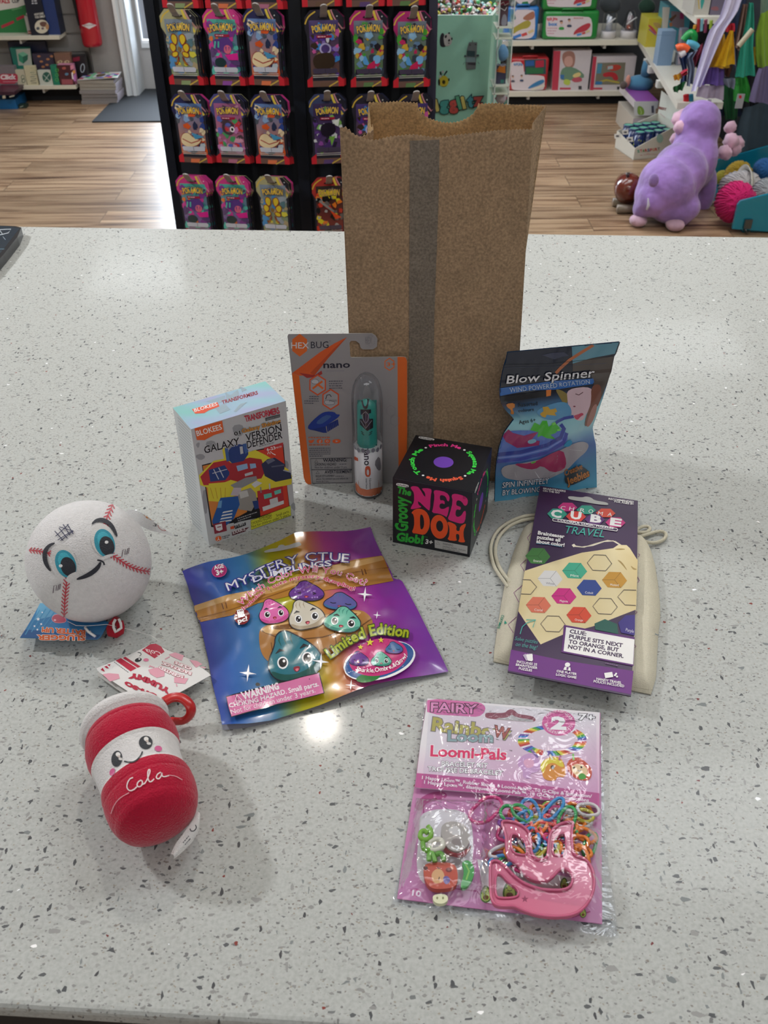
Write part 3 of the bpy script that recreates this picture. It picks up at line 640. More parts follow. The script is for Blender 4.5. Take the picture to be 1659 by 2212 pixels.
# ================================================================== carded blister with clear tube
def blister_card():
    Y=.72; cm=crop(lambda a,b:(ony(a,b,Y),Vector((0,-1,0))),610,700,5.672)
    root=thing('blister_card','grey and orange hanging card with a clear capsule holding a teal robotic bug','blister pack',(-.027,Y,0))
    out=[(62,150),(75,122),(1095,115),(1140,140),(1165,185),(1160,275),(1110,310),(985,310),(958,290),(945,240),(900,206),(840,206),(822,232),(832,400),(850,411),(1485,400),(1515,412),(1528,450),(1530,1300),(1515,1945),(880,1953),(330,1965),(290,1945),(262,1880)]
    P=[cm(*q)[0] for q in out]
    for v in P: v.z=max(v.z,.0004)
    mb=MB(); mb.prism(P,(0,.0008,0),(0,0,0),'9a9798','semi',side='c4c2c0')
    A=Art(mb,cm,step=.000008); O='e26a26'; K='1c1c30'; GY='6c6a74'
    A.poly([(118,600),(205,635),(355,1965),(312,1962),(285,1940),(262,1880)],O)
    A.poly([(1410,401),(1485,401),(1512,412),(1527,450),(1529,1300),(1518,1900),(1425,1900),(1415,1000)],O)
    A.poly([(792,160),(640,235),(460,345),(120,600),(205,632),(395,625),(560,420)],'dc5c24'); A.poly([(640,290),(792,160),(560,420),(395,628),(340,600)],'c04c20')
    A.poly([(205,598),(400,625),(480,570),(490,610),(420,650),(300,660)],'a8322c')
    A.poly(hexg(212,258,140,105,90),O) ; A.text('HEX',(108,297),(325,297),72,'d8d4d4',.01); A.text('BUG',(350,296),(565,292),80,K,0); A.text('™',(570,215),(590,215),12,K)
    A.text('nano',(506,538),(826,532),78,K,.02); minitext(A,540,575,820,570,1,10,'8a8894',8,2)
    A.poly(hexg(1312,492,80,70,90),O); A.poly(hexg(1312,492,66,58,90),'9a9798'); A.text('3+',(1282,515),(1385,512),44,O,.02)
    for cx,cy in ((432,745),(592,922)): A.poly(hexg(cx,cy,132,118,90),'d8562a'); A.poly(hexg(cx,cy,112,100,90),'a9a6a8')
    A.line([(370,690),(500,790)],24,O); A.line([(490,700),(370,790)],24,O); A.blob([(345,700),(400,665),(455,700),(430,735),(370,730)],'c4c4c8',2,'50505c',4)
    A.line([(530,920),(545,870),(580,862),(600,890)],9,K); A.blob([(510,930),(600,935),(650,960),(620,990),(520,985)],'b8b6ba',2,'303040',4)
    for k in range(7): A.line([(580+k*14,925),(575+k*14,950)],4,K)
    minitext(A,570,700,750,697,4,28,'5a5866',10,11); minitext(A,330,885,460,887,2,28,'5a5866',10,12); minitext(A,270,940,460,942,2,28,'5a5866',10,13)
    A.blob([(300,1265),(370,1180),(470,1095),(540,1068),(640,1075),(660,1105),(708,1105),(690,1135),(660,1160),(600,1200),(540,1240),(500,1300),(350,1300)],'1c3a94',1)
    A.blob([(400,1210),(520,1110),(610,1120),(560,1170),(470,1230)],'40609c',1); A.poly([(350,1290),(530,1250),(545,1330),(500,1330)],'16307c')
    for k in range(7): A.poly([(540+k*20,1235-k*10),(560+k*20,1225-k*10),(570+k*20,1310-k*12),(553+k*20,1318-k*12)],'16307c')
    minitext(A,320,1388,710,1385,1,10,'c8623c',13,14); minitext(A,325,1478,715,1474,1,10,'c8623c',13,15)
    A.blob([(318,1415),(350,1425),(385,1408),(392,1420),(370,1455),(330,1458)],'e2602a',1); A.blob([(422,1408),(492,1406),(492,1457),(424,1459)],'e2602a',1); A.text('f',(450,1458),(475,1458),40,'b0acb0',.03); A.blob([(516,1408),(585,1406),(585,1457),(518,1459)],'e2602a',1); A.poly(ell(551,1432,16,14),'b0acb0'); A.poly(ell(551,1432,9,8),'e2602a'); A.blob([(614,1410),(712,1407),(713,1456),(616,1458)],'e2602a',1); A.poly([(652,1420),(685,1432),(653,1446)],'b0acb0')
    minitext(A,330,1520,600,1516,5,24,'5c5a66',9,16)
    A.line([(345,1645),(850,1637),(860,1940),(372,1950)],6,K,closed=True); A.line([(360,1782),(855,1775)],6,K); A.text('WARNING:',(500,1685),(790,1680),38,K,.015); A.text('CHOKING HAZARD',(398,1732),(660,1728),32,K); minitext(A,700,1715,800,1712,1,10,'6c6a74',9,17); A.text('Not for children under 3 yrs.',(398,1765),(795,1760),24,'4c4a58')
    A.text('AVERTISSEMENT',(520,1828),(850,1822),38,K,.01); A.text("RISQUE D'ÉTOUFFEMENT",(410,1872),(640,1868),24,K); minitext(A,650,1862,820,1858,1,10,'6c6a74',9,18); A.text('pièces. Ne convient pas aux enfants de',(415,1905),(805,1898),24,'4c4a58'); A.text('moins de 3 ans.',(415,1935),(570,1932),22,'4c4a58')
    A.line([(395,1690),(415,1655),(435,1690)],4,K,closed=True); A.line([(412,1830),(432,1795),(452,1830)],4,K,closed=True)
    for cx,cy in ((1330,1060),(1380,1180),(1330,1500),(1080,200)): A.line(hexg(cx,cy,70,60,90),3,'8a888c',closed=True)
    A.text('HEX',(1015,235),(1100,245),50,'86848a',-.015,p2=(1015,150))
    mb.build('backing_card',root)
    cx=ony(797,1072,.707).x; TY=.7065; zt=ony(797,790,TY).z
    Mx=Matrix.Translation((cx,TY,0))
    def half(prof,col,mat): # blister sits proud of the card
        return MB().lathe(prof,col,mat,40,Mx)
    r=.0138; prof=[(0,.0006),(r*.9,.0006),(r,.004),(r,zt-.035)]+[(r*(1+.22*sin(pi*t/9))*cos(radians(t*9)) if t<9 else r*cos(radians(t*9.5)),zt-.035+.035*sin(radians(t*9.5))) for t in range(0,10)]
    prof=[(0,.0006),(r*.92,.0006),(r,.003),(r,.05),(r*1.02,.085),(r*1.02,.1),(r*.98,.108),(r*.9,.114),(r*.74,.12),(r*.5,.1245),(r*.25,.127),(0,.128)]
    half(prof,'e8eef0','blister').build('capsule',root)
    sl=half([(r*.9,.003),(r*.955,.004),(r*.955,.053)],'e2dfe0','semi')
    b=sl.bvh(); sm=surfmap(sl,(cx,TY-r,0),(0,-1,0)); S=Art(sl,crop(sm,610,700,5.672),step=.00002,lift=.0001,maxlen=20)
    S.poly([(872,1960),(900,1935),(960,2010),(1040,2030),(1130,2010),(1210,1995),(1250,1940),(1256,2060),(1140,2110),(960,2105),(880,2050)],'d8764a')
    S.poly([(875,1615),(925,1640),(930,1680),(885,1665)],'dc5a2a'); S.text('nano',(1000,1510),(1005,1730),66,'26242e',.02,p2=(1078,1508)); S.blob([(1012,1755),(1040,1735),(1080,1750),(1082,1870),(1015,1870)],'d8562a',1); S.blob([(1032,1785),(1060,1780),(1062,1850),(1035,1850)],'e2dfe0',1)
    S.text('Newton',(1060,1890),(1065,2020),26,'44424e',0,p2=(1088,1890)); S.text('series',(1020,1890),(1022,2015),26,'44424e',0,p2=(1046,1890)); S.blob([(1120,1700),(1190,1600),(1210,1780),(1170,1800)],'8e8a90',1)
    sl.build('label_sleeve',root)
    hx=MB()
    for k in range(9):
        a=pi+pi*k/9+.2
        for dz,dr in ((.0475,0),):
            c=Vector((cx+r*.97*cos(a),TY+r*.97*sin(a),.0545+.0010*(k%2))); t=Vector((-sin(a),cos(a),0))
            hx.prism([c+t*(.0019*cos(radians(60*i+30)))+Vector((0,0,.0026*sin(radians(60*i+30)))) for i in range(6)],(0,0,0),Vector((cos(a),sin(a),0))*.0002,'8e8c96','semi',side='d0ced0')
    hx.build('hexagon_border',root)
    # the bug inside
    zb0,zb1=.052,.103; bw=.0095; bug=MB()
    def bf(u,v):
        a=-pi*.02+u*pi*1.04; wv=bw*(1-.12*v-.75*max(0,(v-.86)/.14)**2)*(1 if v>.05 else .8); return Vector((cx-.0005+cos(a)*wv,TY-.001-sin(a)*wv*.62,zb0+(zb1-zb0)*v))
    bug.grid(bf,20,24,'3a9c90','plastic'); bug.box((cx-bw*.9,TY-.001,zb0),(cx+bw*.9,TY+.003,zb1-.004),'2c8078','plastic')
    sm=surfmap(bug,(cx,TY-.006,0),(0,-1,0)); S=Art(bug,crop(sm,610,700,5.672),step=.00003,lift=.0001,maxlen=20)
    S.blob([(955,890),(1010,880),(1070,895),(1050,1000),(1040,1040),(995,1040),(975,980)],'26242a',1); S.blob([(985,925),(1015,912),(1045,925),(1030,1005),(1000,1005)],'4ab0a4',1)
    S.poly([(958,1045),(1085,1045),(1085,1090),(1060,1095),(1065,1160),(1110,1160),(1110,1270),(1040,1310),(950,1230),(948,1160),(990,1160),(990,1110),(960,1110)],'1e1c24')
    S.line([(975,1110),(1020,1070),(1055,1110),(1050,1180),(1020,1220),(995,1180)],8,'9a98a0',closed=True); S.line([(960,1180),(1020,1280),(1095,1180)],8,'9a98a0'); S.line([(1022,1075),(1022,1280)],8,'6a6870')
    for k in range(2): S.line([(965+k*8,1310+k*25),(995+k*8,1335+k*25)],8,'1e2a2c'); S.line([(1100-k*8,1310+k*25),(1065-k*8,1335+k*25)],8,'1e2a2c')
    bug.build('robotic_bug',root)
    return root
blister_card()
# ================================================================== flat and standing film pouches
def film(mb,L,Rr,mp,nu,nv,hf,cf,mat='foil_print',back='9a9a9a',bz=None,both=True):
    """front skin of a pouch between two edge polylines (photo outline laid on the pouch's own plane), bulged by hf(u,v); a back skin closes it"""
    Lp=resample(L,nv); Rp=resample(Rr,nv)
    def base(u,v):
        j=v*nv; k=min(int(j),nv-1); f=j-k
        a=(Lp[k][0]+(Lp[k+1][0]-Lp[k][0])*f,Lp[k][1]+(Lp[k+1][1]-Lp[k][1])*f); b=(Rp[k][0]+(Rp[k+1][0]-Rp[k][0])*f,Rp[k][1]+(Rp[k+1][1]-Rp[k][1])*f)
        return mp(a[0]+(b[0]-a[0])*u,a[1]+(b[1]-a[1])*u)
    def fn(u,v): p,n=base(u,v); return p+n*hf(u,v)
    mb.grid(fn,nu,nv,'ffffff',mat,True,cf)
    if both:
        def fb(u,v): p,n=base(u,v); return p-n*(bz(u,v) if bz else .0003)
        k=len(mb.f); mb.grid(fb,nu//2,nv//2,back,mat)
        mb.f[k:]=[tuple(reversed(f)) for f in mb.f[k:]]
    return base
def crease(x,y,s=1): return noise.noise((x*s,y*s,3.3))
def hexcol(c): return tuple(int(c[i:i+2],16)/255 for i in (0,2,4))
def ramp(stops,t):
    for (a,c),(b,d) in zip(stops,stops[1:]):
        if t<=b: return lerp(hexcol(c),hexcol(d),max(0,min(1,(t-a)/(b-a))))
    return hexcol(stops[-1][1])
# ------------------------------------------------------------------ blue stand-up pouch
def spinner_pouch():
    B0=Vector((.104,.690,.0)); B1=Vector((.205,.712,.0)); bx=(B1-B0).normalized(); n=bx.cross(Vector((0,.10,1))).normalized()
    cm=crop(planemap(B0,n),1050,720,5.352)
    root=thing('stand_up_pouch','glossy blue and black resealable pouch with spinner toy leaning against the paper bag','toy pouch',(B0+B1)/2+Vector((0,.01,0)))
    L=[(245,215),(222,340),(212,352),(200,380),(165,560),(152,690),(165,800),(225,890),(320,985),(240,1090),(200,1150),(150,1300),(120,1450),(105,1600),(95,1940)]
    Rr=[(1545,95),(1495,238),(1478,255),(1450,400),(1400,560),(1345,740),(1290,900),(1225,1080),(1240,1180),(1265,1280),(1270,1500),(1273,1640),(1275,1778)]
    def hf(u,v):
        e=min(1,min(u,1-u)*7); b=sin(pi*u)**.8*(.009*max(0,sin(pi*min(1,max(0,(v-.28)/.66))))**.8)
        c=.0022*e*crease(u*4,v*5)+.0012*e*crease(u*11+3*v,v*7+2)
        if v<.24: c*=.35
        return .0012+b+c+(.0006 if .19<v<.215 else 0)
    def bz(u,v): return .0006+.014*sin(pi*u)**.7*max(0,min(1,(v-.35)/.6))
    def cf(u,v): return ramp([(0,'1c2238'),(.3,'141a2c'),(.36,'3c6a96'),(.45,'8cc6d4'),(.6,'9ccbd8'),(.72,'4a6cb0'),(.85,'3f86b4'),(1,'54a8cc')],v+.05*(u-.5))
    mb=MB(); film(mb,L,Rr,cm,40,48,hf,cf,'foil_print','2a4a70',bz)
    sm=surfmap(mb,B0,n); A=Art(mb,crop(sm,1050,720,5.352),step=.00002,lift=.0002,maxlen=15,mat='foil_print')
    A.poly([(990,155),(1240,125),(1535,105),(1488,235),(1200,290),(1000,350)],'5f93a8'); A.poly([(1000,350),(1200,290),(1475,262),(1440,450),(1350,700),(1290,840),(1235,560),(1200,420),(1000,440)],'4e4440')
    A.line([(1240,135),(1100,220),(960,310),(860,400),(805,460)],34,'b8683c')
    A.poly([(640,250),(760,225),(900,215),(960,260),(880,270),(790,300),(700,270)],'3a3f58'); A.line([(215,360),(700,355),(1300,290),(1470,262)],5,'0c0f1c')
    A.line([(215,395),(700,385),(1390,345)],4,'3c4054')
    # child's face blowing, pale skin and brown hair
    A.blob([(790,640),(880,660),(960,720),(940,800),(900,830),(850,740)],'8a7a44',2)
    A.blob([(930,640),(1230,610),(1230,760),(1190,880),(1140,960),(1110,1010),(1040,1005),(1000,960),(955,880),(940,780)],'d4b8c4',2)
    A.blob([(1210,600),(1330,580),(1330,760),(1250,900),(1180,1060),(1130,1080),(1160,940),(1215,800)],'7a4a3c',2); A.blob([(1230,830),(1290,810),(1250,980),(1180,1090),(1150,1060)],'a8746a',2)
    A.line([(1030,700),(1070,712),(1120,680)],9,'5c3a40'); A.blob([(1005,950),(1060,935),(1110,915),(1130,940),(1090,960),(1060,1000),(1030,990)],'c04a66',2); A.poly(ell(1018,845,14,8),'8a4a58')
    # ribbon and blue swoosh
    A.poly([(150,632),(450,590),(800,545),(1235,518),(1248,560),(1230,585),(800,650),(480,660),(150,725)],'2a68b8')
    A.poly([(165,730),(480,690),(690,655),(695,730),(330,775),(195,780)],'10141e'); A.poly([(693,655),(750,650),(745,720),(695,730)],'d87a34')
    A.blob([(570,900),(700,830),(900,780),(980,850),(990,960),(800,1000),(700,1000),(620,960)],'5c98c4',2)
    A.line([(1010,960),(900,980),(820,1020),(780,1060)],34,'3c4aa0')
    A.blob([(150,1300),(200,1140),(330,1120),(600,1120),(850,1080),(960,1180),(900,1300),(700,1400),(420,1480),(140,1500)],'5a78c8',2)
    A.line([(125,1400),(400,1370),(700,1290),(860,1200),(900,1100),(860,1050)],44,'3a48a0'); A.line([(110,1480),(400,1450),(720,1370),(890,1260),(930,1150)],40,'4450ac'); A.line([(125,1440),(400,1410),(710,1330),(880,1230)],12,'8a9ae0')
    A.poly([(510,1120),(560,1030),(620,1060),(650,1010),(700,1010),(720,1080),(790,1030),(850,1090),(800,1150),(740,1170),(800,1220),(700,1210),(640,1180),(590,1200),(600,1140)],'4cb838'); A.line([(760,1050),(800,1035)],28,'7cd45c'); A.line([(820,1120),(860,1110)],22,'7cd45c')
    A.poly([(620,930),(660,900),(650,850),(715,845),(740,880),(790,870),(800,860),(820,900),(790,920),(810,950),(740,945),(700,940),(680,975),(640,960)],'c8a040')
    A.blob([(230,810),(330,800),(330,860),(300,860),(330,930),(280,930),(290,880),(240,850)],'c87c34',1)
    A.poly([(190,1180),(260,1110),(310,1150),(440,1180),(600,1135),(520,1230),(620,1240),(610,1290),(460,1310),(360,1320),(230,1250)],'9c2c68'); A.blob([(470,1240),(560,1210),(590,1250),(500,1280)],'8cc0d8',2)
    # clear window with the toy showing through
    A.blob([(165,1530),(400,1500),(680,1440),(900,1320),(1080,1240),(1190,1270),(1160,1360),(1060,1440),(930,1580),(800,1640),(640,1720),(400,1700),(190,1670)],'a8a4ac',2)
    A.blob([(300,1500),(520,1500),(720,1400),(880,1330),(930,1480),(900,1570),(760,1610),(640,1520),(560,1570),(440,1560)],'a83a64',1); A.blob([(510,1490),(560,1470),(580,1480),(530,1505)],'6cbc50',1)
    A.blob([(880,1300),(960,1220),(1000,1250),(960,1310)],'3f9cc8',1)
    for q in ([(560,1590),(600,1650),(640,1700)],[(330,1600),(350,1660)],[(740,1630),(800,1600)],[(960,1340),(1100,1350)]): A.line(q,7,'e4e4ea',taper=True)
    # lettering
    A.text('Blow Spinner',(232,580),(1240,498),92,'e8e8ee',.01,'1a1a28',.03,shear=.25); A.text('WIND POWERED ROTATION',(272,680),(1195,580),54,'b8cce0',.0)
    A.text('Assorted',(365,848),(592,828),42,'18222c',.01); A.text('colours',(370,908),(550,893),36,'18222c',.01); A.text('Ages 6+',(382,1048),(572,1018),42,'18222c',.01)
    A.text('SPIN INFINITELY',(185,1780),(720,1725),60,'e4eaf2',.01,'243a5c',.05,shear=.2); A.text('BY BLOWING!',(185,1868),(640,1822),60,'e4eaf2',.01,'243a5c',.05,shear=.2)
    A.blob([(890,1690),(960,1560),(1090,1520),(1190,1590),(1180,1660),(1060,1720),(960,1760)],'1f2a34',2); A.text('Creative',(905,1640),(1105,1560),62,'b8743c',.02,'3a2a20',.03,shear=.3); A.text('Jeebies',(940,1745),(1190,1640),80,'c87c34',.03,'3a2418',.04,shear=.2)
    mb.build('pouch_film',root)
spinner_pouch()
# ------------------------------------------------------------------ dumpling bag
def sack(A,x,y,w_,h_,rot,c,shade,face='happy',spots=None,ol='1c2030',tip=None):
    """a printed dumpling: teardrop with pleats and a little face"""
    r=radians(rot); T=lambda a,b:(x+(a*cos(r)-b*sin(r))*w_,y+(a*sin(r)+b*cos(r))*h_)
    P=[T(*q) for q in [(-.12,-.5),(-.25,-.42),(-.3,-.22),(-.5,.05),(-.5,.32),(-.3,.48),(0,.5),(.3,.47),(.5,.3),(.5,.02),(.3,-.22),(.12,-.36),(-.02,-.48)]]
    Q=smoothp(P,2); A.poly(Q,c); A.blob([T(*q) for q in [(-.5,.2),(-.2,.38),(.2,.36),(.5,.12),(.48,.35),(.25,.48),(-.2,.49),(-.44,.4)]],shade,2)
    for a in (-.16,-.06,.05): A.line([T(a-.02,-.2),T(a-.04,-.32),T(a,-.42)],w_*.022,shade,taper=True)
    A.line(Q,w_*.022,ol,closed=True)
    e=w_*.075
    for sx in (-.22,.24):
        cx,cy=T(sx,.12)
        if face=='wink': A.line([T(sx-.06,.08),T(sx+.03,.12),T(sx-.06,.17)] if sx>0 else [T(sx+.06,.08),T(sx-.03,.12),T(sx+.06,.17)],w_*.03,'181820')
        elif face=='calm': A.line([T(sx-.09,.12),T(sx,.15),T(sx+.09,.12)],w_*.022,'181820')
        else:
            A.poly(ell(cx,cy,e*1.35,e*1.5),'f2f2f4'); A.poly(ell(cx,cy,e*1.0,e*1.12),'181820'); A.poly(ell(cx+e*.3,cy-e*.4,e*.35),'ffffff'); A.line([T(sx-.09,-.08),T(sx,-.13),T(sx+.08,-.1)],w_*.045,'282830',taper=True)
    A.blob([T(-.07,.24),T(.08,.24),T(.05,.33),T(-.03,.35)],'8c2838',2); A.blob([T(-.03,.28),T(.05,.28),T(.03,.33),T(-.01,.34)],'e87888',1)
    if spots:
        rr=random.Random(4)
        for k in range(12): a,b=rr.uniform(-.38,.38),rr.uniform(-.1,.4); A.poly(ell(*T(a,b),w_*.025),spots); A.lift-=A.step
    A.lift+=A.step
def dumpling_bag():
    cm=crop(lambda a,b:(onz(a,b,.0014),Vector((0,0,1))),380,1120,2.7197)
    root=thing('dumpling_bag','shiny rainbow foil bag with cartoon dumplings lying flat on the counter','toy bag',onz(680,1360))
    L=[(42,335),(70,400),(92,478),(108,510),(110,545),(132,600),(148,640),(165,720),(190,830),(210,950),(235,1060),(262,1160),(275,1240)]
    Rr=[(1143,58),(1170,130),(1198,190),(1215,225),(1250,290),(1278,360),(1325,365),(1375,455),(1420,540),(1470,640),(1530,760),(1570,840),(1600,905)]
    top=[(42,335),(200,272),(370,225),(480,190),(620,145),(700,108),(860,92),(1000,78),(1143,58)]
    bot=[(275,1240),(420,1225),(560,1195),(700,1150),(850,1110),(1000,1060),(1150,1010),(1350,955),(1600,905)]
    # outline blended from all four edges (Coons patch)
    NU=56; NV=48; Lp=resample(L,NV); Rp=resample(Rr,NV); Tp=resample(top,NU); Bp=resample(bot,NU)
    def uv(u,v):
        g=lambda P,t,n:(P[min(int(t*n),n)],P[min(int(t*n)+1,n)],t*n-int(t*n))
        def at(P,t,n): a,b,f=g(P,t,n); return Vector((a[0]+(b[0]-a[0])*f,a[1]+(b[1]-a[1])*f))
        l,r_,t_,b_=at(Lp,v,NV),at(Rp,v,NV),at(Tp,u,NU),at(Bp,u,NU)
        c=Vector(L[0])*(1-u)*(1-v)+Vector(Rr[0])*u*(1-v)+Vector(L[-1])*(1-u)*v+Vector(Rr[-1])*u*v
        return l*(1-u)+r_*u+t_*(1-v)+b_*v-c
    def hgt(u,v):
        e=min(1,min(u,1-u)*8,min(v,1-v)*8)
        b=.0075*max(0,sin(pi*min(1,max(0,(v-.26)/.74))))**.9*sin(pi*u)**.8
        c=.0022*(crease(u*5,v*6)+.5)*(.35+e)+.0016*e*crease(u*13+v*3,v*11)
        rd=.0018*math.exp(-((v-.335-.03*sin(u*5))/.022)**2)
        ed=.0025*(sin(u*11+1)+1)*max(0,1-v*10)+.003*(sin(u*9+2)+1)*max(0,(v-.9)*10)+.003*(crease(v*7,4)+.4)*max(0,1-u*12)
        return .0006+b+max(c,-.001)*.9+rd+ed*.8
    def fn(u,v): q=uv(u,v); p,n=cm(q.x,q.y); return p+n*hgt(u,v)
    ST=[(0,'3a3c94'),(.14,'3566b0'),(.30,'3f78a0'),(.42,'a8a41e'),(.52,'b8a020'),(.60,'c07a3c'),(.70,'a83c84'),(.84,'8c2c94'),(1,'7c3aa0')]
    def cf(u,v): return ramp(ST,u*.98+(v-.5)*.10+.02)
    mb=MB(); mb.grid(fn,NU,NV,'ffffff','foil_print',True,cf)
    def fb(u,v): q=uv(u,v); p,n=cm(q.x,q.y); return p-n*.0006
    k=len(mb.f); mb.grid(fb,NU//2,NV//2,'9c9ca4','foil_print'); mb.f[k:]=[tuple(reversed(f)) for f in mb.f[k:]]
    # rim joins both skins
    sm=surfmap(mb,onz(680,1360,.004),(0,0,1)); A=Art(mb,crop(sm,380,1120,2.7197),step=.000018,lift=.00025,maxlen=11,mat='foil_print')
    # steamer basket band
    A.poly([(104,515),(300,458),(520,440),(700,380),(720,330),(900,280),(1060,240),(1215,218),(1278,368),(1130,395),(900,420),(700,450),(480,500),(330,570),(132,612)],'b07a34')
    A.poly([(104,515),(300,450),(560,400),(760,330),(950,270),(1212,220),(1222,245),(1000,300),(800,360),(560,440),(300,485),(108,548)],'cfa468')
    A.line([(125,590),(300,545),(520,470),(720,400),(960,330),(1250,290)],7,'8a5a24'); A.line([(270,500),(280,535)],6,'6a3c14'); A.line([(292,495),(300,530)],6,'6a3c14'); A.line([(1090,300),(1100,335)],6,'6a3c14'); A.line([(1108,298),(1118,330)],6,'6a3c14')
    # basket behind the dumplings
    A.blob([(485,690),(500,640),(620,600),(900,560),(1080,530),(1150,580),(1160,640),(1100,720),(900,800),(560,860),(500,800)],'a8743c',2); A.line([(500,660),(640,720),(860,700),(1080,640),(1150,590)],8,'6a4420'); A.line([(560,730),(575,840)],5,'6a4420'); A.line([(930,650),(945,760)],5,'6a4420'); A.blob([(505,640),(700,600),(1050,540),(1110,560),(900,640),(640,680),(520,680)],'cfa468',2); A.blob([(520,645),(700,615),(1040,555),(1080,565),(890,625),(640,660)],'7c5024',2)
    sack(A,770,428,205,120,4,'6c3c94','4e2c74','wink','a078c4'); sack(A,970,490,195,105,10,'5c5a9c','3c6c9c','calm'); sack(A,573,548,175,150,-8,'e070b0','c84c90')
    sack(A,762,568,215,180,-12,'cfc8b8','a89880'); sack(A,985,600,215,150,14,'6cbca4','3c8c7c'); sack(A,690,808,315,300,-12,'2c7484','1c5450')
    for x,y,r_ in ((425,920,52),(850,850,50),(1110,458,44),(1180,578,24),(1030,992,34)): A.poly(star(x,y,r_,4,.2,-85),'f4f4f8')
    # badges
    A.poly(ell(255,318,46,40,-15),'d04a90'); A.poly(ell(255,318,42,36,-15),'b02c74'); A.text('AGE',(226,312),(282,298),22,'ffffff',.03); A.text('3+',(240,345),(280,335),28,'ffffff',.04)
    A.poly(ell(391,590,48,46),'7a1820'); A.text('1',(376,590),(396,585),36,'ffffff',.05); A.text('pc!',(370,628),(425,612),26,'ffffff',.04)
    # lettering
    arcp=[(300,440),(400,395),(520,330),(640,290),(740,262),(800,258),(900,262),(1020,268)]
    A.arc('MYSTERY CTUE',[(305,440),(420,395),(520,340),(640,290),(760,262),(880,258),(1022,270)],48,'f0f0f6',.0,'3a3a94',.06); 
    A.arc('DUMPLINGS',[(455,388),(600,345),(760,305),(918,290)],32,'f0f0f6',.02,'3a3a94',.06)
    A.arc('Which Color Will You Get?',[(385,530),(450,465),(560,395),(680,345),(800,325),(950,345),(1115,412)],38,'d83c74',.0,'f6e6ee',.03)
    A.arc('Includes: 1 cute mystery dumpling!',[(400,555),(520,450),(620,400),(720,368),(820,362),(930,395),(1050,438)],22,'c82c5c',.02,'f4e0e8',.025)
    A.arc('Limited Edition',[(905,835),(990,770),(1090,715),(1200,690),(1365,712)],60,'a8b424',.03,'3c4c1c',.06)
    # limited badge
    A.poly(ell(1195,850,215,110,-14,40),'f4f4f6'); A.poly(ell(1195,848,206,100,-16,40),'2c5c9c'); A.poly(ell(1130,950,70,26,-10),'2c7c3c'); A.poly(ell(1190,830,172,108,-12,40),'c8387c')
    sack(A,1075,835,110,85,4,'6c3c94','4e2c74','wink'); sack(A,1205,840,125,90,4,'6cbca4','3c8c7c'); sack(A,1282,775,105,70,4,'3c6ca4','5c4c9c','calm')
    for x,y in ((1083,772),(1137,745),(1201,732)): A.poly(star(x,y,24 if x==1137 else 18),'e0d43c')
    A.arc('Sparkle,Ombre,&Glow!',[(1055,905),(1100,922),(1160,925),(1240,912),(1310,880),(1360,825)],26,'ffffff',.01)
    # warning
    A.poly([(295,1062),(560,990),(838,920),(876,1042),(600,1110),(326,1190)],'1c1820'); A.poly([(300,1066),(560,995),(834,926),(870,1040),(600,1105),(328,1184)],'d878a8')
    A.text('WARNING',(400,1075),(612,1015),38,'f4eef2',.04); A.line([(350,1090),(368,1050),(392,1080)],6,'f4eef2',closed=True); A.text('CHOKING HAZARD. Small parts.',(320,1132),(838,998),28,'f4eef2',.02); A.text('Not for children under 3 years.',(330,1172),(822,1036),27,'f4eef2',.0)
    A.poly(ell(483,992,13,11),'14141c')
    # hang hole: see-through slot shows the counter colour of a punched flap
    A.blob([(520,210),(560,195),(600,190),(605,175),(630,168),(645,180),(720,150),(738,162),(735,175),(640,200),(560,215),(525,220)],'b4b6b4',1)
    mb.build('foil_bag',root)
dumpling_bag()
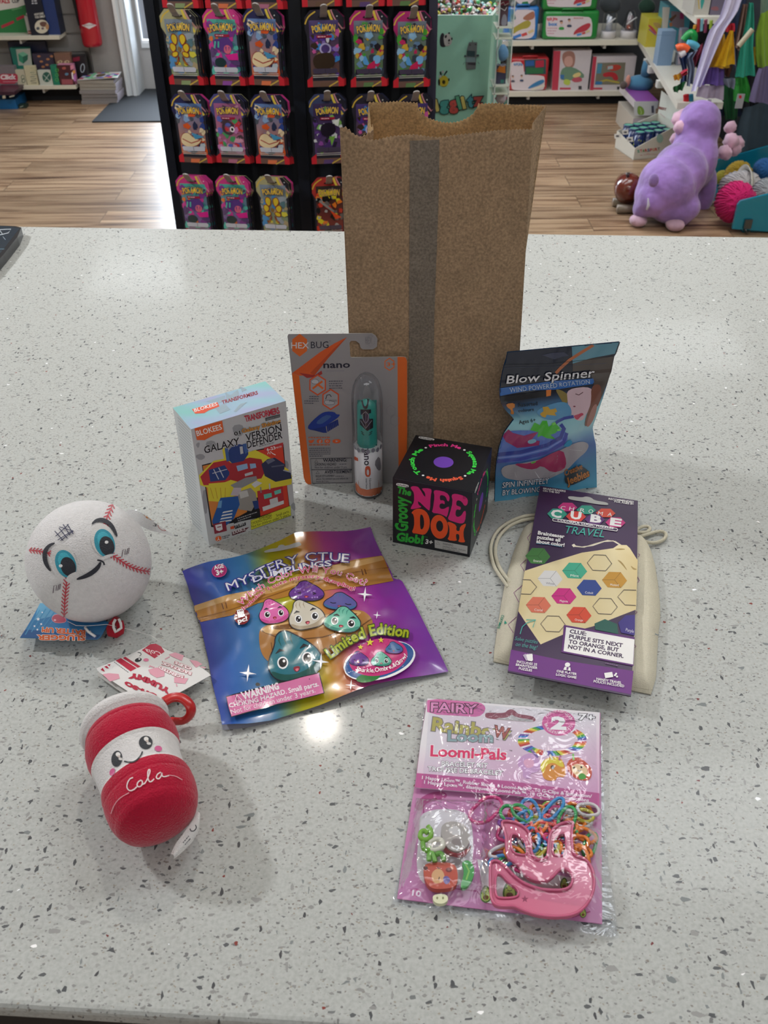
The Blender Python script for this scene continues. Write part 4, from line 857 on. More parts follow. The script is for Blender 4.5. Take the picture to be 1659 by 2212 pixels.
# ------------------------------------------------------------------ cotton pouch under a purple header card
def cotton_pouch():
    cm=crop(lambda a,b:(onz(a,b,.004),Vector((0,0,1))),1040,1030,4.1475)
    root=thing('drawstring_pouch','cream cotton drawstring pouch lying flat under the purple puzzle card','pouch',onz(1250,1320))
    L=[(455,420),(380,440),(340,520),(290,650),(245,800),(215,920),(185,1080),(160,1230),(135,1400),(115,1540),(110,1630)]
    Rr=[(1390,560),(1490,580),(1525,640),(1560,760),(1590,950),(1605,1100),(1610,1240),(1590,1400),(1580,1600),(1570,1780),(1525,1925)]
    mb=MB()
    def hf(u,v):
        e=min(1,min(u,1-u)*12,min(v,1-v)*14); return -.003+.0095*e**.5+.0016*e*crease(u*6,v*5)+.0008*crease(u*14,v*12)*e
    film(mb,L,Rr,cm,44,44,hf,lambda u,v:lerp(hexcol('d6cfb8'),hexcol('e2dcc8'),.5+.5*crease(u*3,v*3)),'cotton','c8c0a8',lambda u,v:.0036)
    sm=surfmap(mb,onz(1250,1320,.006),(0,0,1)); A=Art(mb,crop(sm,1040,1030,4.1475),step=.00005,maxlen=30,mat='cotton')
    V='9a5a8c'
    for q in ([(445,505),(412,545),(430,590)],[(400,742),(350,790),(385,850)],[(365,975),(290,1040),(335,1125)],[(315,1255),(240,1325),(285,1400)],[(1405,690),(1418,700),(1405,720)],[(1398,900),(1415,930),(1400,950)],[(1380,1205),(1395,1215),(1380,1232)],[(1372,1510),(1385,1522),(1374,1535)]): A.line(q,5,V)
    A.text('COLUMNS',(205,1245),(165,1365),24,'3a9c84',.02,p2=(185,1240)); A.poly([(212,1290),(232,1318),(205,1322)],'3a9c84'); A.line([(1550,1410),(1580,1420)],5,'5c7a94')
    A.line([(118,1625),(300,1680)],3,'b8ae94'); A.line([(1350,1880),(1530,1912)],3,'b8ae94')
    mb.build('pouch_cloth',root)
    c=lambda x,y,h=.0045:onz(1040+x/4.1475,1030+y/4.1475,h)
    def cord(P,r=.00155): 
        Q=[c(*(q if len(q)==3 else (*q,.0025))) for q in P]
        for _ in range(3):
            R2=[Q[0]]
            for a,b in zip(Q,Q[1:]): R2+=[a*.75+b*.25,a*.25+b*.75]
            Q=R2+[Q[-1]]
        return MB().tube(Q,r,'d8d2bc','cotton',8)
    cord([(500,340,.006),(380,350,.006),(250,400,.004),(140,480),(85,590),(80,680),(110,800),(160,880),(215,955,.004),(240,990,.006)]).build('drawstring',root)
    cord([(470,372,.006),(350,390,.006),(230,450,.004),(150,540),(120,640),(130,740),(170,830),(230,910,.004),(260,950,.006)]).build('drawstring',root)
    cord([(1380,545,.005),(1440,530,.006),(1520,505),(1600,485),(1650,500),(1655,540),(1610,580),(1530,595),(1470,580,.006),(1400,560,.006)]).build('drawstring',root)
    cord([(1370,500,.005),(1420,450,.007),(1480,440),(1515,460),(1490,495),(1430,500,.007),(1380,490,.008)]).build('drawstring',root)
cotton_pouch()
def puzzle_card():
    Z=.0152; cm=crop(lambda a,b:(onz(a,b,Z),Vector((0,0,1))),1040,1030,4.1475)
    root=thing('puzzle_card','purple hanging puzzle card with colourful hexagons on top of the cream pouch','game package',onz(1250,1300))
    out=[(525,84),(1402,218),(1393,900),(1340,1965),(235,1748),(350,1080)]
    P=[cm(*q)[0] for q in out]; mb=MB(); mb.prism(P,(0,0,-.0009),(0,0,0),'3a2048','semi',side='2a1638')
    A=Art(mb,cm,step=.000008); W_='f2f0ee'; PU='6c2a80'; K='3a2048'
    A.poly([(265,1548),(700,1640),(1362,1740),(1340,1950),(238,1735)],PU)
    A.poly([(388,842),(640,760),(900,680),(1180,640),(1225,610),(1300,612),(1330,640),(1400,750),(1385,1190),(1200,1262),(1000,1340),(740,1410),(530,1502),(440,1370),(385,1290),(330,1205)],'e2d0a0',cf=lambda x,y: lerp(hexcol('e6d6a8'),hexcol('cdb478'),max(0,min(1,crease(x*.006,y*.006)+.2))))
    for q in ([(1180,650),(1250,640),(1300,650)],[(1330,790),(1370,820),(1400,830)],[(1210,740),(1260,760),(1320,860)]): A.blob([q[0],q[1],q[2],(q[1][0]-10,q[1][1]+18)],'a88c50',2)
    A.line([(820,618),(900,630),(1000,615),(1100,580),(1180,575),(1240,610)],9,'e8dfc8'); A.line([(840,625),(920,632),(1020,600),(1130,570),(1200,580),(1250,612)],8,'d4cab0'); A.poly([(808,612),(830,600),(850,622),(825,632)],'e8dfc8')
    HX=lambda cx,cy,w_,h_,dx=0:[(cx-w_,cy),(cx-w_*.45,cy-h_),(cx+w_*.5,cy-h_*.95),(cx+w_,cy+h_*.1),(cx+w_*.5,cy+h_),(cx-w_*.55,cy+h_*.92)]
    for cx,cy,c,nm in ((505,710,'3c7a34','Emerald'),(615,912,'dcdad8','White'),(835,842,'3ca888','Mint'),(965,995,'24408c','Cobalt'),(1192,925,'c8922c','Mustard'),(738,1070,'cc1f80','Magenta'),(510,1150,'dc7458','Coral'),(873,1240,'d84828','Orange')):
        w_=112; h_=72; q=HX(cx,cy,w_,h_); A.poly(q,c); dk=tuple(v*.72 for v in hexcol(c))
        if nm not in('Cobalt',): A.line([q[0],(cx,cy),q[2]],4,dk); A.line([(cx,cy),q[4]],4,dk)
        A.text(nm,(cx-38,cy+h_*.72),(cx+36,cy+h_*.80),19,'7a7880' if nm=='White' else 'f0eee8')
    for cx,cy in ((1057,773),(1107,1162),(640,1320)): A.line(HX(cx,cy,110,72),5,'4a4248',closed=True)
    A.line([(365,923),(438,926),(495,990),(440,1055),(355,1052)],5,'4a4248'); A.line([(1385,1018),(1275,1015),(1220,1078),(1285,1150),(1382,1155)],5,'4a4248')
    A.poly([(1012,1318),(1105,1278),(1215,1322),(1225,1412),(1020,1372)],'1f5c50'); A.poly([(1225,1310),(1290,1245),(1375,1240),(1372,1425),(1250,1400)],'382a80'); A.text('Purple',(1290,1385),(1362,1402),28,'d8d4e0')
    A.poly([(738,1330),(1372,1440),(1362,1700),(715,1575)],'5c2470'); A.poly([(758,1350),(1370,1460),(1358,1685),(735,1565)],W_)
    for k,(t,x1) in enumerate((('CLUE:',935),('PURPLE SITS NEXT',1260),('TO ORANGE, BUT',1225),('NOT IN A CORNER.',1270))):
        x0=790-k*5; y0=1402+k*46; A.text(t,(x0,y0),(x1,y0+(x1-x0)*.175),33,K,.035)
    # top lettering
    A.text('BRAINTEASERS',(553,115),(752,140),15,W_,.02); A.text('ON THE GO',(550,135),(698,153),15,W_,.02); A.text('RECOMMENDED',(1138,208),(1362,238),16,W_,.02); A.text('FOR AGES 8+',(1190,232),(1362,256),16,W_,.02)
    A.blob([(772,190),(785,175),(900,190),(935,178),(985,190),(1010,215),(1120,232),(1140,248),(1125,260),(1000,245),(900,225),(790,208)],'b8b8b4',2)
    for cx,cy,c in ((770,275,'c8287c'),(938,300,'2c9c84'),(1112,328,'dc4c34'),(678,335,'2c9c84'),(846,358,'d83c34'),(1015,385,'5c2470'),(1200,412,'c8287c')):
        A.poly(HX(cx,cy,88 if cy<330 and cx!=678 else 90,40 if cy<330 and cx!=678 else 46),c)
    for ch,x,y in (('C',705,296),('H',783,303),('R',880,316),('O',955,326),('M',1040,345),('A',1125,355)): A.text(ch,(x,y),(x+42,y+6),32,W_,.0,shear=.1)
    for ch,x,y in (('C',625,360),('U',800,375),('B',980,405),('E',1158,436)): A.text(ch,(x,y),(x+82,y+12),62,W_,.05)
    A.blob([(635,385),(645,372),(1210,462),(1222,475),(1215,492),(1205,494),(645,405),(635,398)],W_,1); A.blob([(640,388),(648,378),(1206,467),(1217,476),(1210,488),(1200,488),(648,400),(641,396)],K,1)
    A.text('COLORFUL LOGIC PUZZLES',(680,402),(1180,474),18,W_,.03); A.text('TRAVEL',(735,508),(1095,548),66,'3cac9c',.0,shear=.25)
    for k,(t,x1) in enumerate((('Brainteaser',740),('puzzles all',702),('about color!',740))): A.text(t,(505-k*7,520+k*38),(x1,520+k*38+(x1-505)*.15),30,W_,.04)
    A.line([(490,603),(600,612),(725,635)],4,'3c8cac')
    A.line([(345,1415),(365,1350),(410,1310),(480,1290)],7,'4cb4a8'); A.line([(400,1285),(485,1286),(460,1355)],7,'4cb4a8'); A.text('Solve puzzles',(295,1468),(498,1502),34,'4cb4a8',-.01,shear=.2); A.text('on the bag!',(302,1520),(492,1552),36,'4cb4a8',-.01,shear=.2); minitext(A,1110,1675,1320,1720,1,10,'7a5a84',9,31)
    for t,x,y,x1 in (('INCLUDES 25',315,1670,495),('BRAINTEASER',307,1698,498),('PUZZLES',333,1732,450),('ONE PLAYER',672,1756,850),('LOGIC GAME',667,1786,848),('HANDY TRAVEL',1028,1826,1252),('POUCH INCLUDED',1003,1848,1275)): A.text(t,(x,y),(x1,y+(x1-x)*.165),21,W_,.02)
    A.poly(ell(770,1690,24,20),W_); A.poly([(732,1735),(745,1708),(795,1714),(798,1746)],W_); A.text('1',(762,1735),(772,1737),24,PU,.03)
    for k in range(4): A.poly([(370+k*20,1605-k*4),(395+k*20,1592),(425+k*12,1650),(400+k*16,1655)],lerp(hexcol('e8e4e8'),hexcol('b8a8c0'),(3-k)/3)); 
    A.poly([(400,1600),(458,1602),(455,1660),(415,1655)],W_); A.poly([(1098,1765),(1170,1755),(1180,1800),(1108,1812)],W_)
    for q in ((1195,1785),(1213,1797),(1205,1772)): A.poly(ell(*q,9),W_)
    mb.build('front_panel',root)
    # the card folds over the top and runs down behind the pouch, held apart by its own spine
    P2=[Vector((p.x,p.y,.0006)) for p in P]; P2=[P2[0],P2[1],P2[1].lerp(P2[3],.7),P2[0].lerp(P2[4],.7)]; b2=MB(); b2.prism(P2,(0,0,-.0002),(0,0,.0002),'3a2048','semi'); b2.build('back_panel',root)
    s_=MB(); a,b=P[0],P[1]; d=(b-a); s_.hexa([Vector((a.x,a.y,.0004)),Vector((b.x,b.y,.0004)),Vector((b.x,b.y+.0008,.0004)),Vector((a.x,a.y+.0008,.0004)),a,b,b+Vector((0,.0008,0)),a+Vector((0,.0008,0))],'3a2048','semi'); s_.build('folded_spine',root)
puzzle_card()
# ------------------------------------------------------------------ loom band kit in a clear bag
def loom_kit():
    cm=crop(lambda a,b:(onz(a,b,.002),Vector((0,0,1))),830,1480,3.19); pt=lambda x,y,z:onz(830+x/3.19,1480+y/3.19,z)
    root=thing('loom_band_kit','clear bag with pink header card, rubber loom bands and a pink loom hook','craft kit',onz(1090,1770))
    card=[(290,110),(1490,190),(1495,640+55),(1497,1000),(1502,1645),(1080,1590),(560,1530),(88,1470),(150,1050),(210,690)]
    mb=MB(); mb.prism([cm(*q)[0] for q in card],(0,0,-.0007),(0,0,0),'c47cac','semi')
    A=Art(mb,cm,step=.000008); M_='a83a7c'; W_='f0eef0'
    A.line([(270,830),(290,1380),(640,1420),(700,1500),(1300,1600),(1420,1560)],10,M_); A.blob([(190,830),(300,740),(420,730),(440,780),(300,800),(250,880)],M_,2); A.poly(ell(215,1430,40,30),'b84a8c')
    A.blob([(250,860),(560,850),(620,1000),(600,1380),(300,1400),(215,1300),(240,1000)],'d8d2d4',2); A.text('10',(192,1450),(250,1458),38,'e8d8e4',.03)
    A.poly([(640,1200),(960,1250),(1290,1330),(1290,1440),(1390,1560),(1300,1590),(700,1500)],'ece4e6')
    def avo(x,y,s_): A.blob([(x,y-s_),(x+s_*.5,y-s_*.4),(x+s_*.62,y+s_*.5),(x,y+s_),(x-s_*.62,y+s_*.5),(x-s_*.5,y-s_*.4)],'4c7428',2); A.blob([(x,y-s_*.8),(x+s_*.35,y-s_*.3),(x+s_*.48,y+s_*.45),(x,y+s_*.8),(x-s_*.48,y+s_*.45),(x-s_*.35,y-s_*.3)],'b4cc5c',2); A.poly(ell(x,y+s_*.35,s_*.28,s_*.24),'7a4c24'); A.line([(x-s_*.2,y-s_*.1),(x,y),(x+s_*.2,y-s_*.1)],s_*.05,'202018'); A.poly(ell(x-s_*.25,y-s_*.25,s_*.06),'202018'); A.poly(ell(x+s_*.25,y-s_*.25,s_*.06),'202018')
    avo(865,1420,85); avo(700,1440,70); avo(1240,1370,50); avo(1370,1570,40)
    mb.build('backing_card',root)
    # header
    HD=.0052; hm=crop(lambda a,b:(onz(a,b,HD),Vector((0,0,1))),830,1480,3.19)
    hd=MB(); hd.prism([hm(*q)[0] for q in ((298,92),(1485,188),(1482,845),(900,760),(215,705))],(0,0,-.0008),(0,0,0),'d9c9d6','semi')
    A=Art(hd,hm,step=.000008); A.poly([(298,92),(1485,188),(1483,420),(1480,745),(900,670),(225,610),(250,400)],'dccfda',cf=lambda x,y: lerp(hexcol('dedbe0'),hexcol('cf9cc0'),max(0,min(1,(y-330)/420+(x-800)/2500))))
    A.poly([(225,606),(900,665),(1482,745),(1482,846),(900,761),(215,706)],'b4508c')
    A.blob([(298,92),(560,112),(660,118),(700,150),(690,190),(650,220),(560,215),(296,200),(294,140)],'cc6ca4',1); A.text('FAIRY',(322,182),(636,196),62,'e090c0',.02,'241420',.045)
    A.blob([(692,205),(705,188),(830,195),(850,172),(880,165),(905,180),(920,200),(1020,212),(1046,235),(1035,258),(900,250),(760,235),(700,228)],'8c4c5c',2); A.blob([(740,232),(850,225),(880,200),(905,222),(1030,240),(1030,256),(900,248)],'b0aeb0',2)
    A.text('7+',(1342,240),(1448,245),42,'f4f2f4',.03,'1c1820',.05)
    # rainbow bracelet
    RB=['c83c40','e08034','d8d048','4ca84c','3c80c8','6c4ca8','e8e0e8']
    for k in range(48):
        a=2*pi*k/48; r0,r1=1.0,.74 if sin(a)<0 else .66
        P=[(1157+237*r*cos(a+da),388+100*r*sin(a+da)-(12 if sin(a)<0 else 0)) for r,da in ((r0,0),(r0,.15),(r1+.02,.25),(r1-.0,.08))]
        A.poly(P,RB[k%7]); A.lift-=A.step
    A.lift+=A.step
    A.poly(ell(1202,262,115,88,0,32),'cc5c98'); A.text('2',(1158,300),(1243,304),78,W_,.06); A.arc('MAKE/FABRIQUER',[(1120,225),(1150,195),(1202,185),(1250,200),(1285,245)],18,W_,.0); A.arc('BRACELETS/BRACELETS',[(1102,270),(1125,315),(1180,340),(1240,330),(1300,285)],18,W_,.0)
    A.text('Rainbow',(330,312),(860,378),88,'b0a858',.03,'7a7478',.04); A.poly([(715,300),(860,330),(800,380),(740,360)],'d9cdd8'); A.text('W',(752,352),(850,372),72,'a85a54',.03,'4a3438',.04)
    A.text('Loom',(440,385),(745,395),70,'88a4a8',.03,'7a7478',.04); A.text('®',(855,360),(880,362),26,'4a4048')
    A.text('Loomi-Pals',(320,490),(838,516),72,'dc2c64',.03,'f0e8ec',.05); A.text('™',(860,462),(880,464),14,'4a4048')
    A.text('BRACELET KIT',(395,558),(710,572),32,'f4f2f4',.02,'4a4048',.04); A.text('TROUSSE DE BRACELET',(300,592),(815,622),30,'f4f2f4',.02,'4a4048',.04)
    A.text('1 Happy Loom™, Rubber Bands, 6 Loomi-Pals™, 10 G-Clips & Instruction/',(260,648),(1428,778),22,'e8d4e2',.03); A.text('1 Happy Loom™, élastiques, 6 Loomi-Pals™, 10 G-Clips et instructions',(275,680),(1408,806),22,'e8d4e2',.03)
    # charms printed on the header
    A.blob([(930,500),(1010,460),(1080,520),(1070,600),(1000,610),(1010,650),(950,640),(960,590),(915,560)],'c89cc8',2); A.line([(1010,445),(1060,500)],18,'7a5c9c'); A.blob([(950,520),(1020,500),(1040,560),(980,580)],'e0a8c4',2)
    A.blob([(1080,530),(1150,490),(1220,500),(1250,570),(1250,640),(1190,630),(1180,665),(1100,655),(1085,600)],'d88c34',2); A.blob([(1090,520),(1200,490),(1245,560),(1220,570),(1160,530),(1110,560),(1100,620),(1070,570)],'dcc83c',2); A.poly(ell(1160,568,14,14),'241c18'); A.line([(1140,480),(1160,515)],14,'e8e4cc'); A.line([(1215,490),(1205,520)],14,'a83c7c')
    A.blob([(1265,520),(1330,490),(1400,540),(1435,590),(1420,660),(1350,660),(1290,630),(1255,570)],'c44c34',2); A.blob([(1290,560),(1340,540),(1400,570),(1400,630),(1340,640),(1290,600)],'e8c89c',2); A.blob([(1330,620),(1370,605),(1400,640),(1350,660)],'4c9c3c',2); A.line([(1300,475),(1305,520)],14,'8cc46c')
    for x,y in ((1308,572),(1358,568)): A.poly(ell(x,y,7,8),'1c1820')
    A.line([(1332,588),(1345,598),(1355,588)],7,'1c1820')
    hd.build('header_card',root)
    # bands: piled loose rubber loops, each a thing of its own inside the bag
    rr=random.Random(11); cols=[('2f9c54','green'),('e07c24','orange'),('c83078','pink'),('3c88c4','blue'),('7a3c94','purple'),('b8b03c','yellow green'),('d8504c','coral'),('ccc8cc','white')]
    spots=[]
    fixed=[((1115,900),(70,95),'7ca834'),((1130,905),(45,75),'3c88c4'),((700,860),(110,90),'c83078'),((865,890),(60,70),'2f9c54'),((1010,870),(70,80),'3c88c4'),((950,930),(50,90),'d8504c'),((1260,920),(60,90),'2f9c54'),((1370,890),(60,80),'e07c24'),((1330,960),(50,60),'e07c24')]
    n=0
    for k in range(74):
        if k<len(fixed): (cx,cy),(a,b),c=fixed[k]; rot=rr.uniform(-20,20)
        else:
            cx=rr.uniform(770,1430); cy=rr.uniform(850,1230); a=rr.uniform(34,58); b=rr.uniform(55,95); rot=rr.uniform(0,180)
            c=cols[int(rr.random()*8)][0] if cx<1250 or rr.random()<.4 else 'e07c24'
        z=.0042+ (k%7)*.0009; P=[]; ph=rr.uniform(0,6); w1=rr.uniform(.1,.35); r=radians(rot)
        for i in range(20):
            t=2*pi*i/20; q=1+w1*sin(2*t+ph); x=a*q*cos(t); y=b*q*sin(t)
            P.append(pt(cx+x*cos(r)-y*sin(r),cy+(x*sin(r)+y*cos(r))*.85,z+.0008*sin(3*t+ph)))
        nm=dict((x[0],x[1]) for x in cols).get(c,'lime green')
        o=MB().tube(P,.00115,c,'rubber',6,closed=True).build('rubber_band',root=P[0])
        tag(o,nm+' loose rubber loom band in the clear craft kit bag','rubber band','loose '+nm+' loom bands in the craft kit')
    # the curved pink loom hook
    def lp(*Q): return [(830+x/3.19,1700+y/3.19) for x,y in Q]
    out=smoothp([(800,250),(850,240),(940,265),(1000,320),(1010,380),(1010,460),(1040,505),(1090,515),(1125,490),(1130,420),(1135,350),(1160,300),(1210,260),(1290,245),(1302,260),(1290,300),(1292,400),(1300,480),(1380,500),(1430,560),(1447,640),(1440,740),(1390,830),(1310,890),(1180,905),(1050,890),(960,860),(900,830),(860,830),(780,830),(740,800),(728,700),(728,560),(735,520),(780,515),(830,550),(880,610),(940,660),(1000,690),(1080,715),(1160,720),(1230,720),(1280,700),(1300,650),(1290,600),(1240,565),(1200,580),(1170,620),(1120,655),(1050,655),(1000,635),(960,600),(930,550),(890,520),(850,500),(838,420),(838,330)],2)
    holes=[smoothp([(868,335),(900,330),(940,350),(975,390),(985,470),(960,480),(875,460)],2),smoothp([(1160,370),(1190,335),(1240,325),(1250,345),(1253,480),(1180,480),(1158,470)],2),smoothp([(765,610),(800,600),(850,660),(910,700),(930,740),(910,770),(800,775),(765,760)],2)]
    zb,zt=.0095,.0135
    hk=MB(); PKc='c85c80'
    bm=bmesh.new()
    def loop(P,z): return [bm.verts.new(onz(830+x/3.19,1700+y/3.19,.0115)*1.0+Vector((0,0,z-.0115))) for x,y in P]
    es=[]
    for P in [out]+holes:
        vs=loop(P,zt-.0012); es+=[bm.edges.new((vs[i],vs[(i+1)%len(vs)])) for i in range(len(vs))]
    bmesh.ops.triangle_fill(bm,edges=es,use_beauty=True,normal=(0,0,1))
    r_=bmesh.ops.extrude_face_region(bm,geom=bm.faces[:]); 
    for v in [g for g in r_['geom'] if isinstance(g,bmesh.types.BMVert)]: v.co.z=zb
    hk.bm(bm,PKc,'plastic')
    f3=lambda P,z:[onz(830+x/3.19,1700+y/3.19,.0115)+Vector((0,0,z-.0115)) for x,y in P]
    hk.tube(f3(out,zt-.0006),.0009,PKc,'plastic',6,closed=True)
    for h in holes: hk.tube(f3(h,zt-.0008),.0007,PKc,'plastic',6,closed=True)
    A=Art(hk,crop(lambda a,b:(onz(a,b,.0115)+Vector((0,0,zt-.0012-.0115)),Vector((0,0,1))),830,1700,3.19)); A.poly(star(968,778,26),'8c3458'); A.line(ell(1235,300,16,16),3,'c8587c',closed=True)
    o=hk.build('loom_hook',root=onz(1180,1900,.0095)); tag(o,'curved pink plastic loom hook with open loops lying in the clear kit bag','craft tool')
    # charms in the inner bag
    def charm(lbl,P,c,z,h,extra,col2):
        m=MB(); m.prism([onz(830+x/3.19,1700+y/3.19,z) for x,y in smoothp(P,2)],(0,0,-h),(0,0,0),c,'rubber',smooth=True)
        a=Art(m,crop(lambda p,q:(onz(p,q,z),Vector((0,0,1))),830,1700,3.19))
        for kind,*g in extra:
            getattr(a,kind)(*g)
        tag(m.build('charm',root=onz(830+P[0][0]/3.19,1700+P[0][1]/3.19,z-h)),lbl,'charm')
    charm('red rubber fox charm with a pale face in the kit bag',[(265,540),(330,515),(400,520),(440,520),(490,535),(510,600),(500,680),(440,700),(330,705),(280,650)],'c44c34',.0085,.004,[('blob',[(320,600),(360,560),(400,570),(420,620),(400,660),(340,670)],'e0ac78',2),('poly',ell(285,560,16,14),'5c2420'),('poly',ell(445,572,22,16),'7a2420'),('blob',[(400,620),(440,610),(460,650),(420,680)],'6c5c9c',2),('line',[(365,550),(375,565),(385,555)],6,'2c2420'),('line',[(375,640),(380,620)],6,'2c2420')],0)
    charm('green crescent rubber charm beside the red fox charm',[(530,515),(590,500),(625,560),(610,640),(560,700),(520,690),(545,620),(550,560)],'3c9c44',.0075,.003,[('line',[(560,530),(585,580),(565,640)],12,'8cc45c')],0)
    charm('large clear glittery round charm in the upper kit bag',[(390,260),(470,230),(560,260),(600,340),(570,420),(500,450),(430,420),(395,340)],'a8a098',.0095,.004,[('blob',[(430,290),(500,260),(540,320),(480,340)],'d0ccc8',2),('blob',[(460,360),(540,350),(530,410),(470,400)],'8c807c',2)],0)
    charm('small cream rubber charm at the bottom of the kit bag',[(330,740),(430,735),(445,780),(400,808),(340,795)],'d8d8b4',.008,.003,[('poly',ell(365,765,7,9),'8c8c64'),('poly',ell(405,765,7,9),'8c8c64')],0)
    charm('crimson rubber ribbon charm under the glittery charm',[(380,370),(440,400),(520,420),(590,430),(600,390),(560,470),(480,465),(420,440)],'a83a44',.0078,.003,[],0)
    for lb,P,c in (('bright lime green swirl clip below the magenta blob',[(300,270),(325,300),(320,350),(280,370),(245,350),(250,310),(280,300),(300,320)],'7cb434'),('lime green clip hanging under the swirl clip',[(265,380),(270,430),(300,445),(320,420)],'6ca82c'),('cream white ring clip beside the swirl clip',[(310,390),(350,360),(400,365),(410,410),(380,430),(330,440),(308,420),(312,395)],'d8d4c0'),('green chain clip above the fox charm',[(310,510),(305,470),(330,450),(345,490),(350,515)],'6cac3c'),('second green chain clip above the fox charm',[(355,470),(380,455),(405,470),(410,510)],'5c9c34')):
        z=.0098; Q=[onz(830+x/3.19,1700+y/3.19,z) for x,y in smoothp(P,2,False)]; tag(MB().tube(Q,.0016,c,'rubber',8).build('clip',root=Q[0]),lb,'clip')
    # clear outer film and inner bag
    def skin(L,Rr,hf,nm,nu=40,nv=48):
        m=MB(); base=film(m,L,Rr,cm,nu,nv,hf,lambda u,v:(.9,.92,.95),'film','e0e4e8',lambda u,v:.0014)
        return m.build(nm,root)
    def ho(u,v):
        e=min(1,min(u,1-u)*9,min(v*8+.2,1),(1-v)*9); hk_=.0142*max(0,min(1,(v-.36)*4))*(1 if u>.38 else .84)
        return .0012+e*max(.0062,hk_)+.0009*e*crease(u*6+v*2,v*7)+.0003*e*crease(u*17,v*23)
    skin([(272,95),(245,400),(215,690),(185,830),(150,1050),(90,1350),(55,1500)],[(1500,200),(1505,420),(1510,640),(1520,900),(1545,1250),(1590,1520),(1615,1735)],ho,'outer_film')
    def hi(u,v): e=min(1,min(u,1-u)*8,min(v,1-v)*8); return .0006+e*.0122+.0012*e*crease(u*4,v*4+9)+.0004*e*crease(u*11,v*13)
    skin([(215,780),(190,1000),(130,1250),(90,1460)],[(755,800),(740,1000),(720,1250),(700,1545)],hi,'inner_film',28,28)
loom_kit()
